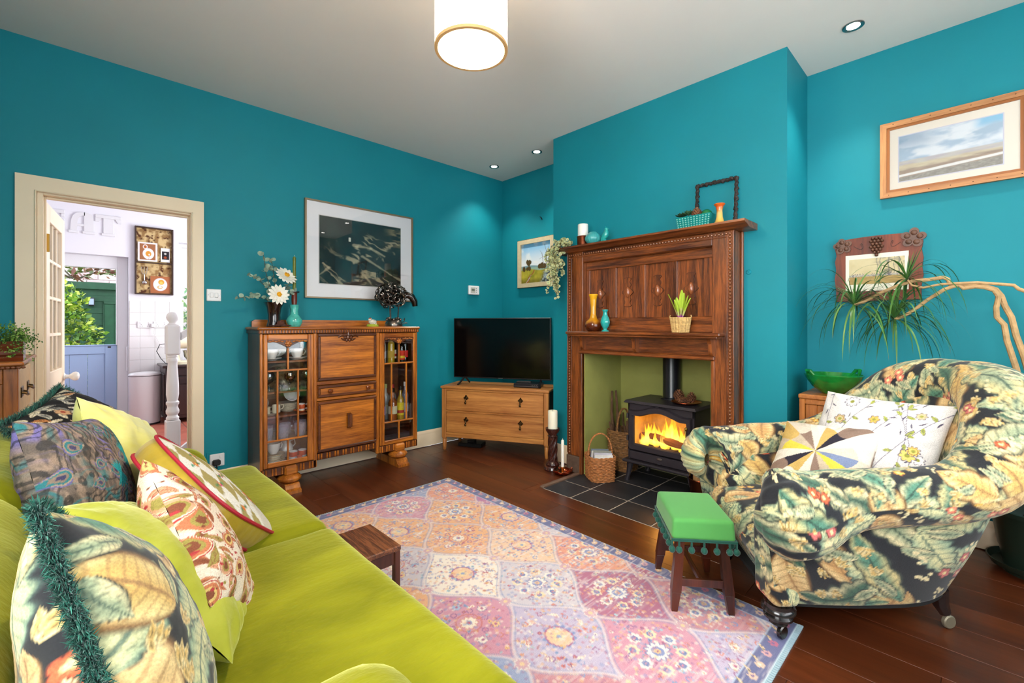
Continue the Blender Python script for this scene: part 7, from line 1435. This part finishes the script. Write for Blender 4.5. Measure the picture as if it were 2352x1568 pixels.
def cat(ctrl,n):
    m=len(ctrl); q=np.linspace(0,m-1,n); out=[]
    for t_ in q:
        i=min(int(t_),m-2); f=t_-i; p0,p1,p2,p3=ctrl[max(i-1,0)],ctrl[i],ctrl[i+1],ctrl[min(i+2,m-1)]
        out.append(.5*((2*p1)+(-p0+p2)*f+(2*p0-5*p1+4*p2-p3)*f*f+(-p0+3*p1-3*p2+p3)*f**3))
    return np.array(out)
NP=640; path=cat(ctrl,NP); cen=path[:,:3]; rad=np.maximum(path[:,3],.02); tan_=np.gradient(cen,axis=0); tan_/=np.linalg.norm(tan_,axis=1,keepdims=True); upv=np.array([0,0,1.]); sd_=np.cross(tan_,upv); sd_/=np.linalg.norm(sd_,axis=1,keepdims=True); up_=np.cross(sd_,tan_)
MR=132; th=np.linspace(0,2*PI,MR,endpoint=False); s_len=np.concatenate([[0],np.cumsum(np.linalg.norm(np.diff(cen,axis=0),axis=1))]); 
endd=np.minimum(s_len,s_len[-1]-s_len); pl_=np.exp(-((endd-.07)/.09)**2)
RR=rad[:,None]*(1+.035*np.sin(th[None]*20+np.sin(th[None]*3)*2)*pl_[:,None])+.006*(fbm(s_len[:,None]*9+0*th[None],th[None]*3+0*s_len[:,None],4)-.5)
# gathered waist where the scroll meets the arm
RR*=1-.05*np.exp(-((endd-.23)/.03)**2)[:,None]*(1+.5*np.sin(th[None]*16))
Pr=cen[:,None]+sd_[:,None]*(np.cos(th)[None,:,None]*RR[...,None])+up_[:,None]*(np.sin(th)[None,:,None]*RR[...,None])
Uc=np.repeat(s_len[:,None],MR,1); Vc=np.repeat((th*.115)[None],NP,0)+.4
link('arm_and_back_roll',grid_mesh('roll',Pr,closev=True,cols=pr_foliage(Uc,Vc,12)),fab,chair)
# outer shell
bn=[(.99,1.672),(1.15,1.655),(1.35,1.65),(1.53,1.665),(1.66,1.72),(1.735,1.8),(1.765,1.9),(1.77,1.97)]; bf=[(a+.06*max(0,1-k/3),3.94-b) for k,(a,b) in enumerate(bn[:-1])][::-1]; bc=np.array([(a-ca0,b-cb0,0,0) for a,b in bn+bf]); NB=380; bot=cat(bc,NB)[:,:2]
i0,i1=40,NP-41; ti=np.linspace(i0,i1,NB); top=np.stack([np.interp(ti,range(NP),cen[:,k]) for k in range(3)],-1); sdn=np.stack([np.interp(ti,range(NP),sd_[:,k]) for k in range(3)],-1); rd=np.interp(ti,range(NP),rad)
outw=sdn*np.array([1,1,0]); outw/=np.linalg.norm(outw,axis=1,keepdims=True); cen2=np.array([top[:,0].mean(),top[:,1].mean()]); 
sg=np.sign(((top[:,:2]-cen2)*outw[:,:2]).sum(1)); outw*=np.where(sg==0,1,sg)[:,None]
NZ=96; shell=np.zeros((NB,NZ,3)); 
for j in range(NZ):
    q=j/(NZ-1); z0=.145; tp=top+outw*(rd*.35)[:,None]; zz=z0+(tp[:,2]-rd*.3-z0)*q; xy=bot+(tp[:,:2]-bot)*(q**1.15)[...,None] if False else bot+(tp[:,:2]-bot)*(q**1.15); xy=xy+outw[:,:2]*(.022*math.sin(PI*min(q*1.1,1)))
    if q<.06: xy=xy-outw[:,:2]*(.03*(1-q/.06)**2); zz=zz
    shell[:,j,:2]=xy; shell[:,j,2]=zz
ul=np.concatenate([[0],np.cumsum(np.linalg.norm(np.diff(bot,axis=0),axis=1))]); link('outer_cover',grid_mesh('shell',shell,cols=pr_foliage(np.repeat(ul[:,None],NZ,1),shell[...,2],23,1.25)),fab,chair)
# inner lining with buttoned back
inn=[(1.02,1.725),(1.2,1.72),(1.4,1.715),(1.56,1.73),(1.66,1.78),(1.71,1.87),(1.72,1.97)]; infc=np.array([(a-ca0,b-cb0,0,0) for a,b in inn+[(a,3.94-b) for a,b in inn[:-1]][::-1]]); NI=300; ib=cat(infc,NI)[:,:2]; ti=np.linspace(52,NP-53,NI); top=np.stack([np.interp(ti,range(NP),cen[:,k]) for k in range(3)],-1); rd=np.interp(ti,range(NP),rad); sdn=np.stack([np.interp(ti,range(NP),sd_[:,k]) for k in range(3)],-1); ow_=sdn*np.array([1,1,0]); ow_/=np.linalg.norm(ow_,axis=1,keepdims=True); sg=np.sign(((top[:,:2]-cen2)*ow_[:,:2]).sum(1)); ow_*=np.where(sg==0,1,sg)[:,None]
NZ=70; li=np.zeros((NI,NZ,3)); ul=np.concatenate([[0],np.cumsum(np.linalg.norm(np.diff(ib,axis=0),axis=1))])
for j in range(NZ):
    q=j/(NZ-1); tp=top-ow_*(rd*.55)[:,None]; li[:,j,2]=.33+(tp[:,2]+rd*.3-.33)*q; li[:,j,:2]=ib+(tp[:,:2]-ib)*q-ow_[:,:2]*(.05*math.sin(PI*q))
mid=np.abs(np.linspace(-1,1,NI)); wgt=np.exp(-(mid/.45)**4)
for bu,bz in ((-.28,.72),(0,.72),(.28,.72),(-.14,.58),(.14,.58)):
    du=(ul[:,None]-ul[-1]/2-bu); dz=li[...,2]-bz; dm=np.exp(-(du**2+dz**2)/.055**2)*.03; li[...,0]+=ow_[:,None,0]*dm; li[...,1]+=ow_[:,None,1]*dm
link('inner_cover',grid_mesh('lining',li,cols=pr_foliage(np.repeat(ul[:,None],NZ,1),li[...,2]*1.1,41)),fab,chair)
for bu,bz in ((-.28,.72),(0,.72),(.28,.72)): 
    k=int(np.argmin(np.abs(ul-ul[-1]/2-bu))); j=int(np.argmin(np.abs(li[k,:,2]-bz))); MB().ball(tuple(li[k,j]),.012,10,8).obj('button',mat('button_cloth',(190,150,96),rough=.8),chair)
# seat, front border
V,Fc=softbox(.965-ca0,1.73-ca0,1.685-cb0,2.26-cb0,.25,.395,.05,crown=.035,n=70,noise=.01); V[:,0]+=.06*(V[:,1]+.3)*np.clip(-(V[:,0])/.5,0,1); link('seat_cushion',np_mesh('seat',V,Fc,pr_foliage(V[:,0]+V[:,2]*.6,V[:,1]+V[:,2]*.6,57)),fab,chair)
NBb,NZ=130,70; ap=np.zeros((NBb,NZ,3)); bb=np.linspace(1.638,2.30,NBb)
for j in range(NZ):
    q=j/(NZ-1); a=.972-.03*math.sin(PI*min(q*1.6,1))+.05*q**2.2; ap[:,j,0]=a-ca0+.085*(bb-1.665)/.62+.03*np.exp(-((bb-1.638)/.035)**2); ap[:,j,1]=bb-cb0; ap[:,j,2]=.36-.215*q
link('front_border',grid_mesh('border',ap,cols=pr_foliage(np.repeat(bb[:,None],NZ,1),ap[...,2],63,1.1)),fab,chair)
for a0,a1,b0,b1,sd in ((.95,1.06,1.63,1.78,71),(1.03,1.14,2.17,2.305,77)):
    V,Fc=softbox(a0-ca0,a1-ca0,b0-cb0,b1-cb0,.15,.47,.035,n=34); V[:,0]+=.03*(.47-V[:,2]); link('arm_front',np_mesh('arm_front',V,Fc,pr_foliage(V[:,1]-V[:,0],V[:,2],sd)),fab,chair)
m=MB(); pts=[(x,y) for x,y in bot]; m.prism([tuple(p) for p in pts[::6]],.147,.16); m.obj('underside',mat('black_lining',(20,20,22),rough=.95),chair)
dleg=mat('ebonised_wood',(34,26,26),rough=.22,coat=.5)
def caster(a,b,rot,front=True):
    x,y=a-ca0,b-cb0
    if front:
        lg=MB().lathe([(.05,.15),(.052,.138),(.058,.132),(.06,.122),(.05,.114),(.044,.108),(.05,.102),(.05,.094),(.038,.086),(.03,.078),(.032,.072),(.02,.064)],(x,y,0),26).obj('turned_leg',dleg,chair)
    else:
        lg=MB().tube([(x,y,.16),(x+.01,y,.1),(x+.03,y,.062)],[.034,.028,.02],8).obj('rear_leg',dleg,chair)
        x+=.03
    m=MB().lathe([(.0,-.009),(.022,-.009),(.026,-.005),(.026,.005),(.022,.009),(0,.009)],(0,0,0),22,'Y'); R_=Matrix.Translation((x+.015,y,.0265+.007*(1 if a<1.2 else 0)))@Matrix.Rotation(rot,4,'Z'); m.v=[tuple(R_@Vector(p)) for p in m.v]; m.obj('caster_wheel',mat('gunmetal',(90,86,84),rough=.25,metal=1) if front else mat('worn_caster',(140,130,110),rough=.5,metal=.5),lg)
    MB().tube([(x,y,.068),(x+.008,y+.011,.05),(x+.015,y+.012,.03)],[.012,.007,.004],7).obj('caster_fork',brass if not front else MATS['gunmetal'],lg)
caster(1.01,1.69,.5); caster(1.075,2.25,.3); caster(1.68,1.76,.1,False); caster(1.68,2.18,.1,False)
def cw(a,b,z): return (a*SN+b*CS,-a*CS+b*SN,z)
def cdir(a,b,z): return (a*SN+b*CS,-a*CS+b*SN,z)
pillow('white_floral_cushion','white cushion with trailing embroidered flower print on the armchair',.5,.5,.16,cw(1.61,2.0,.65),cdir(-.85,-.42,.62),cdir(.5,.25,.85),cot,pr_white_floral,n=190,seed=21)
pillow('star_cushion','patchwork star cushion in yellow, blue and brown on the armchair',.40,.40,.13,cw(1.40,2.02,.585),cdir(-.7,-.4,.85),cdir(.55,.42,.6),vcol('wool_patch',rough=.95,weave=500,bump=.4),pr_star,n=130,seed=25)
# ================================================================= THINGS IN THE KITCHEN
t=thing('pedal_bin','tall white oval pedal bin beside the blue stable door','bin',(.535,6.985,0)); bw=mat('bin_enamel',(216,212,212),rough=.3,coat=.3); bk_=mat('bin_black',(22,22,24),rough=.5)
def oval(r,z): return [(r*1.0*math.cos(a),r*.85*math.sin(a),z) for a in np.linspace(0,2*PI,33)[:-1]]
def loft(rings):
    m=MB(); vs=[]; n=len(rings[0])
    for r in rings: vs+=r
    m.add(vs,[tuple(range(n-1,-1,-1))]+[(i*n+k,i*n+(k+1)%n,(i+1)*n+(k+1)%n,(i+1)*n+k) for i in range(len(rings)-1) for k in range(n)]+[tuple((len(rings)-1)*n+k for k in range(n))]); return m
loft([oval(.142,0),oval(.148,.004),oval(.148,.02)]).obj('base_ring',bk_,t); loft([oval(.146,.02),oval(.15,.03),oval(.156,.585)]).obj('body',bw,t); loft([oval(.157,.585),oval(.158,.592)]).obj('lid_seal',bk_,t); loft([oval(.158,.592),oval(.158,.605),oval(.14,.622),oval(.08,.632),oval(.02,.634)]).obj('lid',bw,t); MB().box(-.035,.035,-.17,-.12,.012,.024,.005).obj('pedal',mat('bin_steel',(170,170,172),rough=.25,metal=1),t); MB().box(-.03,.03,.13,.15,.58,.625,.004).obj('hinge',bk_,t)
t=thing('dark_chest','dark stained carved oak chest against the kitchen wall','chest',(1.15,7.02,0)); dk_=wood('black_oak',(26,14,12),(58,34,28),'Z',rough=.35); dkx=wood('black_oak',(26,14,12),(58,34,28),'X',rough=.35)
MB().box(-.47,.47,-.28,.3,.68,.71,.006).obj('top',dkx,t); MB().box(-.44,.44,-.25,.3,.06,.68).obj('carcass',dk_,t)
for x in (-.44,.38): MB().box(x,x+.06,-.262,-.24,0,.68,.003).obj('corner_stile',dk_,t)
for z0,z1 in ((.58,.66),(.48,.56)): d=MB().box(-.37,.37,-.268,-.25,z0,z1,.004).obj('drawer',dkx,t); MB().tube([(-.05,-.27,(z0+z1)/2),(0,-.285,(z0+z1)/2-.01),(.05,-.27,(z0+z1)/2)],.005,6).obj('handle',antq,d)
for x0,x1 in ((-.37,-.01),(.01,.37)): MB().box(x0,x1,-.264,-.25,.1,.46,.006).obj('door',dk_,t)
for y0 in (-.2,.04): MB().box(-.452,-.44,y0,y0+.2,.12,.6,.006).obj('side_panel',dk_,t)
t=thing('stand_mixer','cream retro stand mixer with steel bowl on the dark chest','mixer',(.93,6.95,.7105)); crm=mat('mixer_cream',(232,222,190),rough=.25,coat=.4)
loft([[(x*1.3,y,z) for x,y,z in oval(.12,0)],[(x*1.3,y,z) for x,y,z in oval(.12,.03)],[(x*1.2,y,z) for x,y,z in oval(.1,.045)]]).obj('base',crm,t); MB().tube([(-.12,0,.03),(-.13,0,.12),(-.11,0,.21)],[.075,.07,.06],16).obj('column',crm,t); MB().tube([(-.2,0,.27),(-.15,0,.275),(0,0,.27),(.12,0,.262),(.15,0,.26)],[.03,.078,.08,.062,.02],18).obj('head',crm,t); MB().lathe([(0,.04),(.05,.04),(.085,.09),(.098,.16),(.101,.17),(.095,.165),(.08,.09),(0,.05)],(.07,0,0),26,cap=False).obj('bowl',mat('mixer_steel',(170,168,164),rough=.18,metal=1),t); MB().lathe([(.02,.17),(.022,.22)],(.08,0,0),12).obj('hub',bw,t); MB().tube([(-.19,-.02,.26),(-.26,-.03,.25),(-.29,-.03,.17),(-.25,-.04,.08),(-.2,-.05,.012),(-.1,-.1,.006)],.0045,6).obj('power_cord',bk_,t)
nw=mat('newel_white',(240,236,234),rough=.35)
t=thing('newel_post','white turned newel post with ball finial inside the doorway','newel post',(.498,4.33,0)); MB().box(-.046,.046,-.046,.046,0,.46,.006).obj('lower_block',nw,t)
MB().lathe([(.03,.46),(.04,.465),(.042,.48),(.034,.49),(.032,.5),(.042,.515),(.043,.535),(.034,.56),(.036,.575),(.042,.585),(.042,.6),(.034,.61),(.041,.66),(.04,.74),(.034,.84),(.03,.9),(.034,.915),(.036,.93),(.03,.945),(.034,.955),(.03,.97)],n=28).obj('turned_shaft',nw,t); MB().box(-.046,.046,-.046,.046,.965,1.2,.012).obj('upper_block',nw,t); MB().lathe([(.03,1.198),(.032,1.206),(.022,1.215),(.024,1.222),(.036,1.238),(.041,1.258),(.036,1.28),(.022,1.296),(0,1.3)],n=26).obj('ball_finial',nw,t)
t=thing('stair_rail','white sloping stair handrail and string rising from the newel post','handrail',(.55,4.33,0)); m=MB().prism([(0,1.08),(0,1.14),(1.2,2.06),(1.2,2.0)],-.03,.03,'XZ'); m.obj('handrail',nw,t); MB().prism([(0,.12),(0,.24),(1.2,1.16),(1.2,1.04)],-.02,.02,'XZ').obj('string_board',nw,t); MB().prism([(0,0),(0,.12),(1.2,1.04),(1.2,0)],-.012,.012,'XZ').obj('under_panel',mat('stair_blue',(104,142,172),rough=.4),t)
for k in range(8): x=.1+.13*k; MB().box(x-.014,x+.014,-.014,.014,.2+.767*x,1.1+.767*x,.003).obj('baluster',nw,t)
for x in (.56,.72): socket('kitchen_socket','white double socket on the tiled wall, %s one'%('left' if x<.6 else 'right'),(x,YK-.0125,1.205),0,2)
t=thing('white_plug','white plug in the kitchen socket above the bin','plug',(.64,YK-.013,1.19)); MB().box(-.022,.022,-.04,0,-.022,.03,.008).obj('body',plast,t); MB().tube([(0,-.03,-.02),(.01,-.03,-.1),(.1,-.02,-.3)],.003,5).obj('cable',plast,t)
# memo board
t=thing('wall_tray','wooden printer tray hung with food photographs on the kitchen wall','wall display',(.656,YK,1.59)); dkf=mat('tray_frame',(58,38,28),rough=.6); BW,BH=.388,.86
def pr_cork(u,v): n=fbm(u*9,v*18,3,5); c=mixc(lin((150,116,72))[None],lin((206,180,128))[None],ss(.35,.6,n)); return mixc(c,lin((84,48,28))[None],ss(.56,.7,fbm(u*14+3,v*22,6)))
printgrid(t,'backing',-BW/2,BW/2,0,BH,-.006,pr_cork,70,130)
for x0,x1,z0,z1 in ((-BW/2,-BW/2+.016,0,BH),(BW/2-.016,BW/2,0,BH),(-BW/2+.016,BW/2-.016,0,.016),(-BW/2+.016,BW/2-.016,BH-.016,BH),(-BW/2+.016,BW/2-.016,.40,.412)): MB().box(x0,x1,-.045,0,z0,z1,.003).obj('frame_slat',dkf,t)
def food1(u,v): P=Paint(u,v,(236,232,230)); P.mix(np.nonzero((np.abs(u-.5)<.4)&(np.abs(v-.5)<.42))[0],np.ones(int(((np.abs(u-.5)<.4)&(np.abs(v-.5)<.42)).sum())),(160,106,70)); P.disc(.38,.76,.13,(236,230,226),soft=.02); P.disc(.38,.76,.09,(176,96,40),soft=.02); P.disc(.54,.4,.3,(240,236,234),soft=.02); P.disc(.54,.4,.16,(214,150,60),soft=.02); P.disc(.58,.36,.05,(246,240,220),soft=.02); P.line([(.6,.35),(.55,.12)],.016,(190,180,176)); return P.c
def food2(u,v): P=Paint(u,v,(170,104,66)); P.disc(.5,.52,.38,(232,230,238),soft=.05,asp=1.05); P.disc(.55,.66,.17,(214,160,60),soft=.03); P.disc(.55,.62,.1,(236,196,100),soft=.03); P.disc(.48,.36,.16,(206,176,120),soft=.03,asp=.7); P.disc(.5,.37,.09,(244,236,220),soft=.02,asp=.7); return P.c
def food3(u,v): P=Paint(u,v,(232,230,226)); m_=np.nonzero((np.abs(u-.52)<.4)&(np.abs(v-.47)<.3))[0]; P.mix(m_,np.ones(len(m_)),(36,34,40)); P.disc(.5,.6,.16,(196,194,190),soft=.04,asp=.5); P.disc(.5,.33,.2,(150,70,40),soft=.05,asp=.5); return P.c
for nm,x0,x1,z0,z1,fn in (('photo_card',-.165,.03,.425,.665,food1),('photo_card',-.04,.16,.02,.24,food2),('photo_card',.065,.158,.43,.61,food3)): MB().box(x0,x1,-.018,-.012,z0,z1).obj('card_edge',mount,t); printgrid(t,nm,x0,x1,z0,z1,-.0185,fn,60,60)
m=MB().ball((-.1,-.03,.15),(.03,.022,.028),14,10).tube([(-.1,-.02,.17),(-.1,-.02,.25)],.005,6)
for dx in (-.022,.0,.022): m.tube([(-.1,-.02,.25),(-.1+dx,-.02,.27),(-.1+dx*1.4,-.02,.35)],.003,5)
m.tube([(-.13,-.02,.35),(-.07,-.02,.35)],.003,5); tag(m.obj('ice_cream_scoop',mat('chrome_scoop',(190,186,180),rough=.12,metal=1),loc=(.656,YK,1.59)),'chrome ice cream scoop hanging in the lower half of the wall tray','scoop')
# ================================================================= GARDEN BEYOND THE STABLE DOOR
grd=MB().box(-6,6,7.65,18,-.25,-.1); sobj('ground_garden',grd,mat('garden_soil',(84,82,56),rough=1,var=.4,vscale=4))
gsh=mat('shed_green',(26,66,42),rough=.6,var=.2,vscale=12); gsd=mat('shed_door_green',(24,72,44),rough=.6,var=.2,vscale=9)
t=thing('garden_shed','green boarded garden shed seen over the stable door','shed',(.3,10.3,-.1)); bm_=MB().box(-.75,.75,0,.022,-.052,.05,.004).mesh('board'); bs=MB().box(-.75,-.06,0,.022,-.052,.05,.004).mesh('board')
for k in range(20): 
    z=.05+.1*k
    if z<1.72: link('board',bs,gsh,t,loc=(0,-.006*(k%2),z))
    else: link('board',bm_,gsh,t,loc=(0,-.006*(k%2),z))
for k in range(5): MB().box(-.05+.13*k,.078+.13*k,-.02,.005,.05,1.66,.004).obj('door_plank',gsd,t)
MB().box(-.06,-.05,-.03,.02,0,1.72,.002).box(-.06,.75,-.03,.02,1.66,1.7,.003).obj('door_frame',gsh,t); MB().box(-.8,.8,-.06,.1,1.9,2.02,.006).obj('fascia',gsh,t); MB().box(-.75,.75,.03,1.6,0,1.95).obj('shed_body',gsh,t); MB().lathe([(.0,-.02),(.02,-.02),(.024,0)],(.02,-.02,.78),12,'Y').obj('door_knob',bk_,t)
lg_=MB().box(-.25,-.17,-.1,0,1.62,1.76,.01).obj('lantern',bk_,t); MB().box(-.24,-.18,-.108,-.1,1.64,1.74,.003).obj('lantern_glass',mat('lantern_grey',(150,160,180),rough=.2),lg_)
t=thing('wooden_bird','small wooden bird hanging on the shed door','ornament',(.36,10.262,.3)); m=MB().prism([(-.06,.02),(-.03,-.02),(.03,-.03),(.07,.0),(.03,.01),(.02,.03),(-.01,.02)],0,.012,'XZ'); m.obj('bird',mat('bird_wood',(206,160,100),rough=.7),t); MB().tube([(0,.006,.025),(0,.006,.16)],.003,5).obj('string',bk_,t)
# brick wall / roof slope behind
t=thing('brick_wall','pale pink brick wall rising behind the shed','wall',(.2,12.2,-.1)); MB().box(-2.2,1.6,.01,.3,0,3.9).obj('mortar',mat('mortar_grey',(190,176,176),rough=.95),t); bmat=[mat('pink_brick_%d'%k,c,rough=.9,var=.12,vscale=15) for k,c in enumerate(((206,180,176),(220,198,192),(190,160,158)))]; bme=[MB().box(-.16,.16,-.012,.02,-.055,.055,.006).mesh('brick') for _ in range(3)]
for k in range(3): bme[k].materials.append(bmat[k])
for j in range(14):
    for i in range(8): link('brick',bme[(i*2+j*3)%3],None,t,loc=(-1.5+.335*i+(j%2)*.167,0,2.02+.124*j))
# shrubs
def shrub(nm,lab,loc,R,n,cols,lsz,seed,stems=6):
    t=thing(nm,lab,'shrub',loc); r=random.Random(seed); V=[];Fx=[];Cx=[]
    for k in range(n):
        while True:
            p=Vector((r.uniform(-1,1),r.uniform(-1,1),r.uniform(-1,1)))
            if p.length<1 and p.length>r.random()**.5*.9: break
        p=Vector((p.x*R[0]*(1+.2*math.sin(p.z*9)),p.y*R[1],p.z*R[2]+R[2])); d=(Vector((p.x,p.y,p.z-R[2])).normalized()*.6+Vector((r.gauss(0,1),r.gauss(0,1),r.gauss(0,.6)))).normalized(); u=d.orthogonal().normalized(); u=Matrix.Rotation(r.uniform(0,6),3,d)@u; s=lsz*r.uniform(.6,1.3); b0=len(V); V+=[p,p+d*s*.5+u*s*.28,p+d*s,p+d*s*.5-u*s*.28]; Fx.append((b0,b0+1,b0+2,b0+3)); c=lin(r.choice(cols)); Cx+=[c]*4
    me=bpy.data.meshes.new('leaves'); me.from_pydata([tuple(v) for v in V],[],Fx); setcol(me,np.array(Cx)); f=link('foliage',me,vcol('shrub_leaf',rough=.5),t); f['kind']='stuff'
    for k in range(stems): a=r.uniform(0,6); MB().tube([(.05*math.cos(a),.05*math.sin(a),-.0),(R[0]*.4*math.cos(a),R[1]*.4*math.sin(a),R[2]*.7),(R[0]*.6*math.cos(a),R[1]*.6*math.sin(a),R[2]*1.3)],[.016,.01,.005],6).obj('stem',stm,t)
YG=[(170,190,60),(120,160,50),(196,206,90),(84,120,44),(60,92,40)]
shrub('garden_shrub','bushy yellow green shrub outside the stable door',(-.27,8.95,-.1),(.42,.4,.95),3400,YG,.085,3); shrub('dark_shrub','darker glossy shrub low behind the stable door',(-.45,8.35,-.1),(.38,.3,.62),1500,[(50,80,44),(76,104,60),(120,140,90),(40,60,36)],.07,4); shrub('maple_branch','bronze green maple branch hanging above the shrub',(-.1,9.3,1.9),(.6,.3,.14),170,[(110,70,60),(96,110,50),(130,90,66),(84,96,50)],.12,8,stems=4); shrub('window_shrub','leafy green shrub outside the kitchen side window',(1.45,8.3,-.1),(.5,.35,1.0),1500,[(84,150,84),(120,180,100),(60,120,70),(190,206,140)],.1,5)
